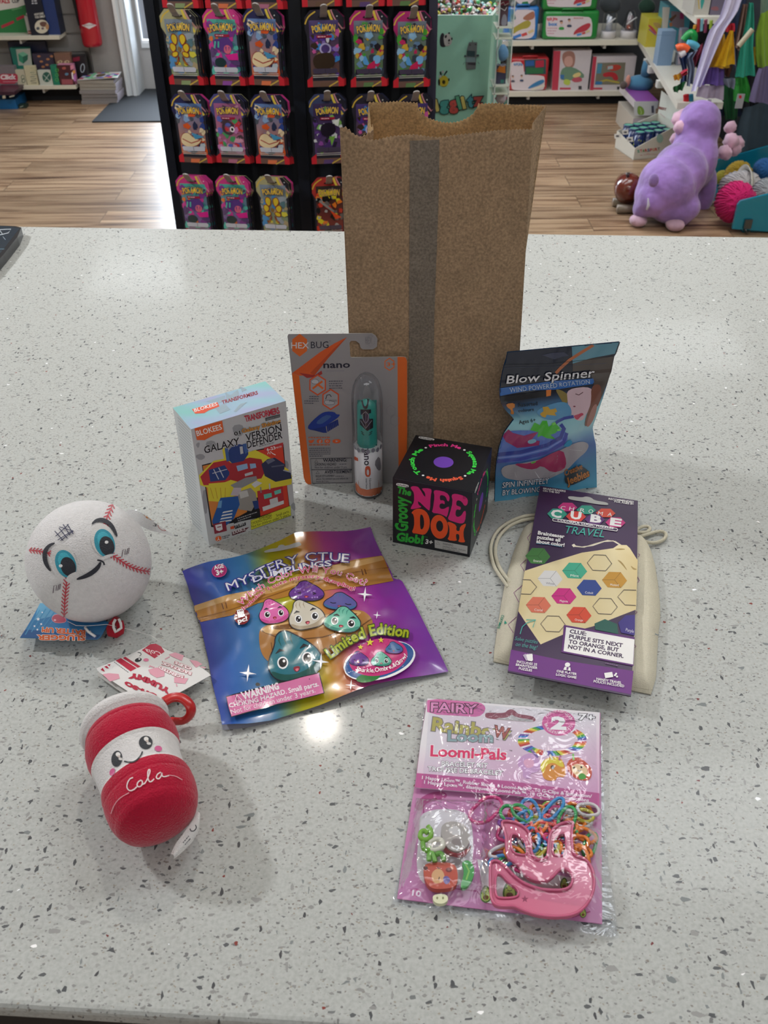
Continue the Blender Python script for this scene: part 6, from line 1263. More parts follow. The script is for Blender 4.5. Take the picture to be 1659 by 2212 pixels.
def bgbox(nm,lbl,cat,x0,y0,x1,y1,col,art=None,z=None,Y=None,d=.06,cr=(0,0,1),mat='semi',side=None,group=None,top=None,n=None):
    """box whose front face fills a rectangle seen in crop coordinates; it stands on height z (or hangs at depth Y)"""
    ox,oy,s=cr; f=lambda x,y:(ox+x/s,oy+y/s)
    bl=f(x0,y1); 
    if Y is None: Y=onz(*f((x0+x1)/2,y1),z).y
    a=ony(*bl,Y); b=ony(*f(x1,y1),Y); t=ony(*f((x0+x1)/2,y0),Y); zb=z if z is not None else a.z
    m=MB(); m.box((a.x,Y,zb),(b.x,Y+d,t.z),col,mat,cols={1:top or side or col,3:side or col,5:side or col})
    if art: A=Art(m,crop(planemap((0,Y,0),(0,-1,0)),ox,oy,s),step=.00012,lift=.0003,mat=mat); art(A)
    o=m.build(nm,root=Vector(((a.x+b.x)/2,Y+d/2,zb))); tag(o,lbl,cat,group); return o
E_=(0,0,4.879)
def a1(A):
    A.poly([(-60,-200),(290,-200),(300,70),(-60,150)],'d8d4cc'); A.text('RIVALS',(-60,36),(105,32),40,'b83040',.05,shear=-.2); A.text('CUP',(128,30),(205,26),38,'4c4c50',.05)
    A.poly([(-60,120),(180,80),(285,42),(290,300),(-60,340)],'2c7c44'); A.poly([(10,270),(140,215),(152,240),(20,300)],'b02c40'); A.poly([(168,190),(250,155),(268,180),(180,220)],'b02c40'); A.poly([(120,100),(230,75),(235,85),(130,110)],'6cac74'); A.blob([(270,140),(300,120),(340,130),(335,160),(285,170)],'d8d4cc',2)
bgbox('board_game','green and white football cup board game on the upper left shelf','board game',-120,-200,292,345,'2c7c44',a1,z=ZT,d=.05,cr=E_,side='3c4c44')
bgbox('board_game','pale board game with black and orange strip behind the football game','board game',296,170,364,364,'b4b2ae',lambda A:(A.poly([(296,322),(364,322),(364,358),(296,358)],'241c1c'),A.poly([(296,326),(364,326),(364,354),(296,354)],'a84c2c'),minitext(A,300,342,360,340,1,10,'e8e0d8',9,1)),z=ZT,d=.04,cr=E_)
def a3(A):
    A.poly(ell(440,280,74,72,10,28),'d4ccb8'); A.blob([(410,250),(440,225),(490,230),(500,270),(450,290)],'6c4c44',2); A.poly(ell(400,300,18,16),'50525c'); A.poly(ell(450,300,14,12),'6c5a64'); A.blob([(480,250),(520,260),(510,320),(480,300)],'b88c64',2); A.text('HOW DARE',(365,165),(460,150),22,'d8d4cc',.03); A.text('YOU SMILE',(370,195),(475,180),22,'d8d4cc',.03); minitext(A,335,10,410,8,2,25,'c8c8d0',12,3)
bgbox('board_game','black party game box with pale round picture on the upper left shelf','board game',332,-180,512,372,'161a2a',a3,z=ZT,d=.04,cr=E_)
bgbox('board_game','tall dark blue game box standing at the upper shelf\'s right end','board game',514,-200,640,366,'24386c',None,z=ZT,d=.12,cr=E_,side='14203c')
# lower shelf, back row then front row
bgbox('game_box','dark navy long box pushed to the back of the lower shelf','game box',150,440,540,760,'1e2440',None,z=ZL,Y=6.56,d=.035,cr=E_)
bgbox('game_box','teal boxed game with a green cube picture, back row of lower shelf','game box',152,505,340,720,'2c7c6c',lambda A:(A.poly([(168,520),(318,512),(340,690),(195,690)],'b8bcb0'),A.poly([(190,565),(245,545),(295,575),(292,630),(245,672),(200,640)],'3c9474'),A.poly([(190,565),(245,545),(295,575),(240,598)],'7cc4a4'),A.poly([(240,598),(295,575),(292,630),(245,672)],'2c6c58')),z=ZL,Y=6.50,d=.05,cr=E_)
bgbox('game_box','blue-brown card game box with orange spots behind the lower front row','game box',372,565,588,735,'3c3448',lambda A:[A.blob([(x,y),(x+30,y-12),(x+50,y+8),(x+20,y+18)],'b87c54',2) for x,y in ((385,590),(410,645),(470,680),(430,700),(480,620),(520,590))],z=ZL,Y=6.49,d=.05,cr=E_)
bgbox('game_box','brown boxed game with two wide pale eyes behind the maroon box','game box',592,560,758,690,'7c5c4c',lambda A:(A.blob([(598,650),(640,630),(665,650),(640,672),(605,670)],'c8b48c',2),A.blob([(670,650),(710,630),(740,650),(715,672),(680,670)],'c8b48c',2),A.poly(ell(635,652,9,7),'542c24'),A.poly(ell(708,652,9,7),'542c24')),z=ZL,Y=6.47,d=.05,cr=E_)
bgbox('game_box','black boxed game with a grey ring at the lower shelf\'s far right','game box',762,585,925,800,'1e1c22',lambda A:(A.line(ell(870,718,20,44,5),7,'c0ccd4',closed=True),A.poly([(765,610),(840,595),(840,640),(770,650)],'7c1c34')),z=ZL,Y=6.50,d=.05,cr=E_)
def cl(A): A.blob([(-20,800),(20,775),(100,780),(170,775),(190,800),(185,880),(60,885),(-10,880)],'b8344c',1); A.text('Click',(8,835),(160,832),44,'f0e0e0',.06); A.line([(30,862),(185,860)],5,'e0b0b8')
bgbox('game_box','red and grey game box with white curved lettering on the lower shelf','game box',-60,700,188,897,'7c7478',cl,z=ZL,Y=6.40,d=.05,cr=E_)
bgbox('game_box','narrow cream card game with green rings on the lower shelf','game box',192,738,286,897,'c4bca4',lambda A:(A.line(ell(240,815,16,22),6,'4c6c54',closed=True),A.line(ell(248,850,16,22),6,'3c5c4c',closed=True)),z=ZL,Y=6.40,d=.03,cr=E_)
bgbox('game_box','cream card game with dark zigzag letters on the lower shelf','game box',292,695,408,897,'c8c0a0',lambda A:[A.line([(320,720+k*45),(375,712+k*45),(330,742+k*45),(385,738+k*45)],7,c) for k,c in enumerate(('a0a47c','6c8474','4c6c70','1c2c40'))],z=ZL,Y=6.40,d=.03,cr=E_)
bgbox('game_box','white card game with a dark green disc on the lower shelf','game box',425,742,562,897,'c4c8bc',lambda A:(A.poly(ell(492,812,46,54,-8,26),'2c5c50'),A.line([(460,790),(520,850)],6,'c4d0c4'),A.line([(520,780),(470,850)],6,'c4d0c4')),z=ZL,Y=6.40,d=.03,cr=E_)
bgbox('game_box','slim green card game on the lower shelf beside the maroon box','game box',568,690,632,895,'1f7c60',lambda A:[A.line(ell(600,740+k*50,16,16),6,'5cac4c',closed=True) for k in range(3)],z=ZL,Y=6.40,d=.04,cr=E_)
bgbox('game_box','maroon and pink patterned game box at the right of the lower shelf','game box',640,685,800,897,'4c2028',lambda A:(A.poly([(648,835),(765,835),(770,888),(655,890)],'9c5058'),A.blob([(680,770),(720,765),(725,790),(690,800)],'5c84a0',2),A.poly([(740,690),(775,680),(782,720),(745,740)],'e08ca4'),A.poly([(760,750),(790,735),(795,770),(765,780)],'e8a04c'),A.poly([(775,800),(798,780),(798,850),(780,860)],'c87cc8'),A.poly([(752,765),(768,760),(778,840),(760,830)],'f0e4e8'),A.blob([(650,710),(690,700),(700,730),(660,735)],'b05c54',2)),z=ZL,Y=6.40,d=.06,cr=E_,side='c47ca0')
bgbox('game_box','blue flat game box lying on the floor under the left shelves','game box',-80,1048,185,1150,'1c6ca8',None,z=FLOOR,d=.2,cr=E_,side='185c90')
bgbox('game_box','dark red flat game box stacked on the blue box at left','game box',-80,968,165,1046,'3c2030',lambda A:(A.poly([(25,1010),(55,1005),(60,1035),(28,1040)],'c8bca4'),A.poly([(95,1015),(155,1000),(152,1015),(100,1028)],'b8b0a0')),z=FLOOR+.105,Y=6.2,d=.2,cr=E_)
bgbox('toy_track','green and black flat toy strip on the floor beside the blue box','toy',80,1105,280,1140,'20342c',lambda A:[A.line([(90+k*60,1130),(125+k*60,1115)],7,'b4bcac') for k in range(3)],z=FLOOR,d=.05,cr=E_)
# stack of magazines
for k in range(7):
    x0=-1.965+.004*(k%3); z=FLOOR+k*.021
    m=MB(); m.box((x0,6.405+.006*((k*5)%3),z),(x0+.235,6.600,z+.0195),'aaa49a' if k>3 else '8c8684','paper',cols={3:'b8b0bc'})
    tag(m.build('magazine_bundle',root=Vector((x0+.12,6.5,z))),'grey-edged magazine bundles stacked on the floor beside the doormat','magazines','magazine bundles stacked by the door')
m=MB(); zt=FLOOR+.149; m.prism([(-1.955,6.39,zt),(-1.70,6.40,zt+.01),(-1.71,6.56,zt+.012),(-1.94,6.58,zt)],(0,0,0),(0,0,.004),'dcdcdc','semi')
A=Art(m,lambda x,y:(Vector((-1.95+x*.24,6.395+y*.175,zt+.005+.010*x)),Vector((0,0,1))),step=.0003,mat='semi')
for i in range(9):
    for j in range(6):
        if 2<i<6 and 0<j<5 : continue
        A.poly([(i/9,j/6),((i+1)/9,j/6),((i+1)/9,(j+1)/6),(i/9,(j+1)/6)],['c83c3c','3c54b8','5cac4c','e0e4e0','d8a04c','7c4c94','8cd0a4'][(i*3+j*5+i*j)%7]); A.lift-=A.step
A.blob([(.4,.25),(.62,.25),(.64,.75),(.38,.75)],'2c2620',1); A.line([(.42,.4),(.6,.4)],.06,'a8884c'); A.line([(.42,.62),(.6,.62)],.06,'a8884c')
tag(m.build('colour_booklet',root=Vector((-1.83,6.48,zt))),'white booklet with a colourful chequered border on top of the magazine stack','booklet')
# fire extinguisher on the wall
r=thing('fire_extinguisher','red fire extinguisher with pale label mounted on the wall near the door','fire extinguisher',(-1.857,6.53,-.625))
MX=Matrix.Translation((-1.857,6.53,0))
b=MB().lathe([(0,-.625),(.055,-.625),(.062,-.615),(.064,-.60),(.064,-.14),(.06,-.10),(.045,-.07),(.02,-.055),(0,-.055)],'b01428','gloss',40,MX); sm=surfmap(b,(-1.857,6.466,-.4),(0,-1,0)); A=Art(b,crop(sm,0,0,4.879),step=.0002,lift=.0004,maxlen=25,mat='gloss')
A.poly([(862,268),(940,240),(1018,265),(940,305)],'d8d4d4'); A.text('BADGER',(885,276),(995,270),16,'7c1c24',.0); b.build('cylinder',r)
l=MB(); l.lathe([(.0648,-.335),(.0655,-.333),(.0655,-.15),(.0648,-.148)],'d4d4c0','semi',40,MX,cap=False); sm=surfmap(l,(-1.857,6.466,-.25),(0,-1,0)); A=Art(l,crop(sm,0,0,4.879),step=.0002,lift=.0004,maxlen=25)
A.poly([(792,-150),(812,-150),(812,75),(800,70)],'c4c45c'); A.poly([(985,-150),(1003,-150),(1003,85),(985,85)],'c4c45c')
for x in (858,912,965): A.line([(x-12,55),(x+12,55),(x+10,82),(x-10,84)],4,'3c3c3c',closed=True)
for x,y in ((860,15),(905,8),(962,15)): A.blob([(x-14,y-8),(x+14,y-12),(x+10,y+8),(x-10,y+6)],'5c5450' if x<960 else 'c03c54',1)
l.build('instruction_label',r)
MB().lathe([(.0652,-.345),(.0662,-.345),(.0662,-.330),(.0652,-.330)],'20202c','semi',40,MX,cap=False).build('strap',r)
v=MB(); v.lathe([(.018,-.056),(.022,-.03),(.014,0),(0,0)],'3c3c40','metal',16,MX); v.box((-1.867,6.42,0),(-1.847,6.56,.012),'2a2a2c','semi'); v.box((-1.867,6.43,.03),(-1.847,6.56,.042),'2a2a2c','semi'); v.box((-1.842,6.53,0),(-1.828,6.56,.04),'2a2a2c','semi'); v.build('valve_handle',r)
MB().tube([(-1.86,6.50,-.03),(-1.91,6.46,-.08),(-1.915,6.47,-.25),(-1.908,6.5,-.5)],.011,'14181c','rubber',10).build('hose',r)
MB().box((-1.907,6.58,-.3),(-1.807,6.62,-.1),'3a3a3c','metal').build('wall_bracket',r)
# ================================================================== mint crystal bin and clear display tower
def mint_bin():
    root=thing('crystal_bin','mint green bin with panda and bee stickers filled with coloured crystals','display bin',(.30,3.35,FLOOR))
    z=.030; P=[Vector(p) for p in ((.05,3.22,0),(.352,3.20,0),(.425,3.50,0),(.30,3.66,0),(.08,3.66,0),(.0,3.45,0))]
    mb=MB(); C='a8e4cc'; n=len(P); lo=[Vector((p.x*.94+.012,p.y,FLOOR+.0)) for p in P]; hi=[Vector((p.x,p.y,z)) for p in P]; c=Vector((.2,3.44,z)); inn=[h.lerp(c,.05) for h in hi]; ind=[Vector((v.x,v.y,z-.09)) for v in inn]
    for i in range(n):
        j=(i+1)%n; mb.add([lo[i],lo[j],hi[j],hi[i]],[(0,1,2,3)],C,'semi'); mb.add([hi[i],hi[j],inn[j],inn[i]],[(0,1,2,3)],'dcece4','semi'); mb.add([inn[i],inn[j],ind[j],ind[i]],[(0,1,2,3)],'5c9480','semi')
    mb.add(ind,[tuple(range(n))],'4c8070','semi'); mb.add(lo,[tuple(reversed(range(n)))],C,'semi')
    d=(lo[1]-lo[0]); nn=d.cross(hi[0]-lo[0]); A=Art(mb,crop(planemap(lo[0],nn),930,0,8.732),step=.00012,lift=.0004,mat='semi')
    # panda head
    A.blob([(180,700),(210,620),(250,625),(270,700),(290,860),(270,890),(200,885),(175,820)],'34363c',2); A.blob([(245,690),(290,630),(350,640),(395,700),(410,780),(380,850),(310,880),(270,860),(250,780)],'d0d0cc',2); A.poly(ell(288,690,20,32,20),'2a2c30'); A.poly(ell(350,760,18,26,20),'2a2c30'); A.poly(ell(350,625,20,16),'2a2c30'); A.poly(ell(402,730,14,26),'2a2c30'); A.poly(ell(345,812,16,9),'3c3c40')
    # bee
    A.poly(ell(250,1530,92,105,0,28),'d8c840'); A.line([(205,1450),(185,1350)],28,'22262a'); A.line([(255,1420),(312,1335)],24,'22262a'); A.blob([(150,1450),(180,1400),(220,1430),(190,1470)],'c8ccc8',2); A.blob([(205,1360),(225,1325),(260,1330),(245,1400)],'c8ccc8',2); A.blob([(145,1480),(180,1500),(180,1600),(150,1620)],'22262a',2); A.poly(ell(250,1545,30,38),'3c3a1c'); A.poly(ell(345,1500,14,28),'3c3c24')
    # grey robot picture
    A.poly([(725,795),(880,795),(875,900),(850,1300),(680,1310),(665,1180),(685,950)],'7c8484'); A.poly([(690,950),(840,960),(835,1070),(690,1060)],'3c5458'); A.line([(790,760),(795,800)],16,'8c8c84'); A.poly([(670,1080),(850,1080),(850,1170),(665,1170)],'8ca8ac'); A.poly([(700,1180),(850,1180),(850,1225),(700,1215)],'4c4850'); A.poly(ell(655,1055,22,20),'4c5c60'); A.poly(ell(890,1045,26,22),'4c5c60'); A.poly(ell(745,845,16,12),'4c4850'); A.poly(ell(850,835,16,12),'4c4850'); A.line([(640,1170),(615,1215)],7,'5c7c74'); A.line([(890,1160),(920,1200)],7,'5c7c74')
    # puffy lettering
    for ch,x0,y,c in (('J',-30,2110,'d86454'),('i',118,2085,'d8cc74'),('g',190,2060,'54a8a0'),('g',368,2050,'d05c54'),('l',548,2045,'64b08c'),('i',625,2035,'d8cc74'),('t',712,2010,'54a8b4'),('z',838,1985,'c85c58')):
        g_=textmesh(ch)[0]; gw=max(v[0] for v in g_)-min(v[0] for v in g_); A.text(ch,(x0,y),(x0+gw*225/CAPH,y-8),225,c,.05,'243c3c',.045)
    mb.build('bin_shell',root)
    rr=random.Random(2); g=MB(); cs=['e8e4e4','3c3434','d84c3c','d8d04c','5ccc7c','8cbcd4','c8b8ac','54403c','e0a0b0','2c3048','b0e0dc','6c5430']
    for k in range(900):
        t=rr.random(); 
        while True:
            x=rr.uniform(.02,.42); y=rr.uniform(3.22,3.64)
            if all((inn[(i+1)%n]-inn[i]).cross(Vector((x,y,z))-inn[i]).z>.002 for i in range(n)): break
        zz=z-.020+.03*math.exp(-((x-.2)**2+(y-3.44)**2)/.02)+rr.uniform(-.01,.008); r_=rr.uniform(.005,.010)
        bm=bmesh.new(); bmesh.ops.create_icosphere(bm,subdivisions=1,radius=r_)
        for v in bm.verts: v.co=Vector((v.co.x*rr.uniform(.7,1.2),v.co.y*rr.uniform(.7,1.2),v.co.z))+Vector((x,y,zz))
        g.bm(bm,rr.choice(cs),'gloss')
    o=g.build('crystals',root=Vector((.2,3.44,z-.05))); tag(o,'heap of small multicoloured crystals and pebbles filling the mint green bin','crystals',kind='stuff')
mint_bin()
def tower():
    cr=(930,0,8.732); root=thing('display_tower','clear acrylic display tower with pale edges beside the mint green bin','display stand',(.385,3.16,FLOOR))
    m=MB(); x0,x1=.358,.403
    # four standing sheets and tray floors
    for x in (x0,x1): MB().box((x-.0012,3.08,FLOOR),(x+.0012,3.17,.12),'e8f0f0','acrylic').build('side_sheet',root)
    MB().box((x0,3.168,FLOOR),(x1,3.1705,.12),'e8f0f0','acrylic').build('back_sheet',root)
    for x in (x0,x1): MB().box((x-.0015,3.075,FLOOR),(x+.0015,3.079,.12),'dfe8e4','plastic').build('edge',root)
    for py in (-2,60,84,186,203): 
        q=ony(1085,py,3.077).z; MB().box((x0-.006,3.075,q-.0015),(x1+.001,3.17,q+.0015),'e2e8d8','plastic').build('tray',root)
    z1=ony(1085,60,3.077).z+.002; z2=ony(1085,186,3.077).z+.002
    def art1(A): A.poly([(1310,20),(1480,10),(1480,90),(1320,100)],'9c4458'); A.line([(1310,80),(1380,40),(1400,100),(1470,60)],14,'f0eef0'); A.line([(1320,150),(1400,200),(1440,130)],14,'f0eef0'); A.blob([(1330,380),(1380,250),(1440,300),(1440,480),(1340,490)],'8c8c98',1)
    bgbox('gift_pack','maroon and grey packet in the top tray of the clear tower','packet',1300,-40,1448,500,'5c4850',art1,z=z1,Y=3.10,d=.03,cr=cr)
    bgbox('gift_pack','orange and dark boxed toy standing in the lower clear tray','packet',1232,1240,1410,1590,'4c4a60',lambda A:(A.poly([(1300,1240),(1410,1240),(1410,1380),(1235,1350)],'d88434'),A.poly([(1235,1310),(1300,1330),(1235,1350)],'b04c3c'),A.poly([(1320,1500),(1390,1500),(1380,1570),(1320,1570)],'3c7c74')),z=z2,Y=3.10,d=.03,cr=cr)
    b=MB(); c=ony(930+1370/8.732,1000/8.732,3.06); b.sphere(c,.026,'8cb0d0','film',20,sc=(.8,.6,1.5),fn=lambda d:d*(1+.25*noise.noise(d*60))); b.sphere(c,.02,'6c9cc4','plush',16,sc=(.8,.6,1.2),fn=lambda d:d*(1+.2*noise.noise(d*50)))
    tag(b.build('bagged_toy',root=c),'pale blue toy in crinkled clear bag hanging from the display tower','bagged toy')
    b=MB(); c=ony(930+1325/8.732,1850/8.732,3.12); b.sphere(c,.017,'d8d0d8','plush',16); b.tube([c+Vector((.017*cos(a/8*6.28),-.004+.0*a,.017*sin(a/8*6.28)*.3)) for a in range(9)],.003,'b85c84','felt',6)
    tag(b.build('small_ball',root=c),'white and pink striped ball in the lowest clear tray','toy ball')
tower()
# ================================================================== shelves along the right of the back wall
RY=6.25; ZA=ony(1200,88,RY).z; ZB=ony(1200,198,RY).z
struct(MB().box((.3,RY+.06,FLOOR),(1.70,RY+.08,ZB-.03),'16181c','matte').build('baseboard_right',root=Vector((1,RY+.06,FLOOR))))
def rshelf(lbl,z): 
    r=thing('wall_shelf',lbl,'shelf',Vector((1.2,RY+.3,z))); MB().box((.5,RY,z-.028),(1.60,RY+.6,z),'dad4c4','semi').build('shelf_board',r)
    for x in (.95,1.4): MB().box((x-.008,RY+.02,z-.05),(x+.008,RY+.6,z-.028),'d0d0cc','semi').build('bracket',r)
rshelf('upper cream shelf board with blue and green toy cases at the back right',ZA); rshelf('lowest cream shelf board with picture boxes and red case at the back right',ZB)
G_=(930,0,3.53)
def case(lbl,x0,y0,x1,y1,z,c,art,cr=G_,Y=None,d=.16,lab=None):
    ox,oy,s=cr; Y=Y or RY+.03; a=ony(ox+x0/s,oy+y1/s,Y); b=ony(ox+x1/s,oy+y1/s,Y); t=ony(ox+(x0+x1)/2/s,oy+y0/s,Y)
    r=thing('toy_case',lbl,'toy case',Vector(((a.x+b.x)/2,Y+d/2,z)))
    m=MB(); m.rbox((a.x,Y,z),(b.x,Y+d,t.z),.018,c,'plastic'); cs_=m.build('case_shell',r)
    l=MB(); A=Art(l,crop(planemap((0,Y,0),(0,-1,0)),*cr),step=.00015,lift=.0006,mat='semi'); A.blob(lab,'d8ccd0',1); art(A); l.build('picture_label',r)
    h=MB(); xm=(a.x+b.x)/2; w_=(b.x-a.x)*.18; h.tube([(xm-w_,Y+.01,t.z-.008),(xm-w_,Y-.006,t.z+.010),(xm+w_,Y-.006,t.z+.010),(xm+w_,Y+.01,t.z-.008)],.005,c,'plastic',8); h.build('handle',cs_)
def kids(A,x,y,s_,c='3c9c4c'):
    A.poly(ell(x,y,s_*.5,s_*.55),'c89c84'); A.blob([(x-s_*.6,y),(x-s_*.5,y-s_*.7),(x+s_*.4,y-s_*.7),(x+s_*.5,y-s_*.1),(x,y-s_*.3)],'4c302c',1); A.blob([(x-s_*.8,y+s_*1.8),(x-s_*.5,y+s_*.6),(x+s_*.5,y+s_*.6),(x+s_*.8,y+s_*1.8)],'d0c4c4' ,1); A.blob([(x-s_,y+s_*2.6),(x-s_*.8,y+s_*1.6),(x+s_*.8,y+s_*1.6),(x+s_,y+s_*2.6)],c,1)
case('blue framed toy case with arm picture on the upper back shelf',560,50,812,308,ZA,'2c78c4',lambda A:(A.blob([(612,225),(680,180),(740,150),(770,170),(750,215),(680,225),(620,270)],'a89c44',2),A.blob([(690,140),(780,80),(795,100),(795,140),(740,160)],'a8705c',2),A.line([(640,285),(690,265)],22,'3c78c0'),A.line([(695,270),(735,255)],22,'c84c4c'),A.line([(745,250),(785,230)],20,'d8c090'),A.blob([(615,110),(640,100),(655,150),(620,150)],'5c7c7c',1)),lab=[(615,75),(780,72),(797,95),(797,240),(780,280),(740,298),(615,295)])
def green_art(o): 
    return lambda A:(A.arc('toys',[(890,160+o),(930,150+o),(965,160+o)],26,'c84c5c',.06),A.arc('box',[(900,195+o),(965,195+o)],24,'4c84c4',.06),minitext(A,890,215+o,965,215+o,3,20,'c06c84',5,4),kids(A,998,170+o,22),kids(A,1058,155+o,20,'3c4860'),A.blob([(1085,270+o),(1100,230+o),(1160,190+o),(1215,170+o),(1222,200+o),(1180,240+o),(1120,250+o)],'b83c48',2),A.line([(1115,268+o),(1150,258+o)],14,'4c8cd0'),A.line([(1155,256+o),(1180,248+o)],14,'c84c4c'),A.line([(1185,245+o),(1212,232+o)],12,'d8c88c'),minitext(A,1090,137+o,1185,137+o,1,10,'c06c74',6,6))
case('lower green toy case with children picture on the upper back shelf',850,82,1268,306,ZA,'28843c',green_art(0),lab=[(882,128),(900,122),(1200,124),(1232,150),(1232,260),(1215,284),(900,282),(878,262)])
case('green toy case stacked on top of the lower green one',850,-145,1268,80,ony(930+1000/3.53,81/3.53,RY+.03).z+.001,'28843c',green_art(-230),lab=[(890,-100),(1200,-100),(1228,-70),(1228,30),(1210,54),(905,54),(885,30)])
case('clear lidded toy case with green inside above the blue one',560,-160,812,48,ony(930+680/3.53,49/3.53,RY+.03).z+.001,'5c6468',lambda A:A.poly([(700,15),(740,10),(755,40),(690,42)],'2c7c44'),lab=[(640,-100),(790,-100),(790,30),(640,30)])
case('red toy case with L-shaped label on the lowest back shelf',590,440,885,702,ZB,'b82c34',lambda A:(A.poly([(715,455),(880,450),(880,565),(718,570)],'2c4c50'),A.poly([(725,465),(790,460),(790,500),(725,505)],'2c5c9c'),A.poly([(800,462),(865,458),(865,510),(800,515)],'b02c44'),A.poly([(730,515),(860,520),(860,560),(730,562)],'2c6c44'),kids(A,628,585,16,'4c4c5c'),kids(A,695,580,16,'3c4c6c'),A.blob([(735,680),(760,650),(830,610),(865,605),(868,630),(800,660)],'3c7cac',2),A.line([(770,685),(870,650)],16,'d8d0c0'),A.arc('toys',[(635,500),(665,492),(700,500)],20,'5c8cbc',.05)),lab=[(612,485),(630,470),(705,470),(715,570),(860,575),(872,600),(868,670),(850,688),(640,690),(612,670)])
def lidded(A): pass
bgbox('picture_box','white picture box showing a curly child on the lowest back shelf','toy box',925,385,1195,690,'c8c0c4',lambda A:(A.poly([(938,388),(992,388),(972,688),(925,688)],'b83c50'),A.blob([(1000,450),(1010,400),(1060,385),(1100,400),(1105,470),(1085,520),(1030,520)],'a07468',2),A.blob([(1015,470),(1030,430),(1075,425),(1090,470),(1070,510),(1030,505)],'c89c90',2),A.blob([(985,570),(1010,510),(1090,510),(1170,560),(1170,600),(1000,620)],'6c8c74',1),A.blob([(1010,640),(1020,600),(1070,610),(1060,655)],'b4c454',2),A.poly([(988,570),(1020,570),(1015,605),(990,600)],'3c70a8'),A.blob([(1070,600),(1140,580),(1165,620),(1090,630)],'b85464',2),A.blob([(1080,570),(1140,545),(1150,580),(1090,595)],'d8c484',2),A.poly([(985,668),(1070,668),(1068,682),(985,682)],'b83c50'),A.poly([(1128,655),(1152,655),(1152,682),(1128,682)],'3c3c40')),z=ZB,Y=RY+.03,d=.1,cr=G_)
bgbox('picture_box','white box with a bright marble maze picture beside the curly child box','toy box',1212,430,1535,690,'c8c0c4',lambda A:(A.poly([(1240,432),(1268,432),(1242,688),(1215,688)],'b83c50'),A.poly([(1272,478),(1488,476),(1470,645),(1252,645)],'7c7868'),A.blob([(1310,560),(1370,545),(1420,560),(1435,610),(1400,615),(1380,580),(1320,590)],'b8343c',1),A.blob([(1340,500),(1440,490),(1460,520),(1400,545),(1350,530)],'b84438',1),A.poly([(1275,485),(1310,485),(1300,560),(1265,560)],'4c88a4'),A.line([(1270,630),(1340,610),(1440,630)],14,'b4a44c'),A.poly([(1350,505),(1390,500),(1390,525),(1350,530)],'a8b8bc'),A.poly([(1260,620),(1310,620),(1305,645),(1255,645)],'3c78ac'),A.poly([(1225,668),(1310,668),(1308,682),(1225,682)],'b83c50'),A.poly([(1422,660),(1443,660),(1443,682),(1422,682)],'3c3c40')),z=ZB,Y=RY+.03,d=.1,cr=G_)
def jar(lbl,x0,y0,x1,y1,cone,cr=G_):
    ox,oy,s=cr; Y=RY+.08; a=ony(ox+x0/s,oy+y1/s,Y); b=ony(ox+x1/s,oy+y1/s,Y); t=ony(ox+x0/s,oy+y0/s,Y).z; r=(b.x-a.x)/2; h=t-ZA; M=Matrix.Translation(((a.x+b.x)/2,Y,ZA))
    o=thing('clear_jar_toy',lbl,'jar toy',M.translation); MB().lathe([(0,.0),(r,0),(r,h*.26),(r*.96,h*.28)],'d0ccd0','plastic',28,M).build('base',o)
    MB().lathe([(r*.96,h*.28),(r*(.5 if cone else .92),h*.93),(r*.3,h)],'c8ccd4','acrylic',28,M,cap=False).build('clear_cover',o)
    c=MB(); c.lathe([(0,h*.29),(r*.5,h*.29),(r*.34,h*.8),(0,h*.85)],'b8bcc8' if not cone else '8c7c80','semi',16,M); 
    if cone: c.sphere(M@Vector((-r*.2,-r*.5,h*.42)),r*.25,'a84c34','plastic',10)
    c.build('inner_toy',o); k=MB(); k.tube([M@Vector((-r*.6,-r*.98,h*.55)),M@Vector((r*.5,-r*.98,h*.8))],.004,'d8d8dc','plastic',6); k.build('handle',o)
jar('white cylindrical jar toy beside the green cases',1293,90,1405,298,False); jar('white based cone jar toy at the upper shelf\'s right end',1440,80,1565,302,True)
# bagged toys above the jars
for lb,x,y,r_,c in (('grey bagged toy behind the two jar toys',1318,8,.07,'4c5054'),('dark green bagged toy at the shelf corner',1396,14,.055,'2c4438'),('dark red cloth toy at the shelf corner top',1420,-22,.05,'7c2438')):
    p=ony(x,y,RY+.28); z0=p.z-r_*.8; b=MB(); b.sphere(p,r_,c,'plush',18,sc=(1,.6,.8),fn=lambda d:d*(1+.25*noise.noise(d*14))); tag(b.build('bagged_toy',root=p),lb,'bagged toy')
# side wing shelves coming toward the counter
def wing(lbl,a,b,z,w_,pegs):
    r=thing('wing_shelf',lbl,'shelf',Vector(((a.x+b.x)/2+w_/2,(a.y+b.y)/2,z))); m=MB(); p=[Vector((b.x,b.y,z-.03)),Vector((b.x+w_,b.y,z-.03)),Vector((a.x+w_,a.y,z-.03)),Vector((a.x,a.y,z-.03))]; m.hexa(p+[q+Vector((0,0,.03)) for q in p],'dcd8cc','semi'); m.build('shelf_board',r)
    for t in pegs: q=a.lerp(b,t); MB().box((q.x-.012,q.y-.02,z-.065),(q.x+.02,q.y+.02,z-.03),'d8d8d4','plastic').build('peg',r)
wing('white lower shelf board running toward the counter at right',onz(1379,83,-.57),onz(1464,222,-.57),-.57,.22,(.28,.4,.62))
wing('white upper shelf board at right above the lower one',onz(1420,-35,-.25),onz(1504,37,-.25),-.25,.24,())
bk=MB(); bk.box((1.96,4.75,FLOOR),(2.3,6.5,.3),'20262c','matte'); tag(bk.build('dark_backdrop',root=Vector((2.1,5.6,FLOOR))),'added dark backdrop behind the wing shelves and costumes at right','backdrop')  # dark sheet added so the gaps behind the costumes stay dark
W2=(1300,0,4.621); ZW=-.57
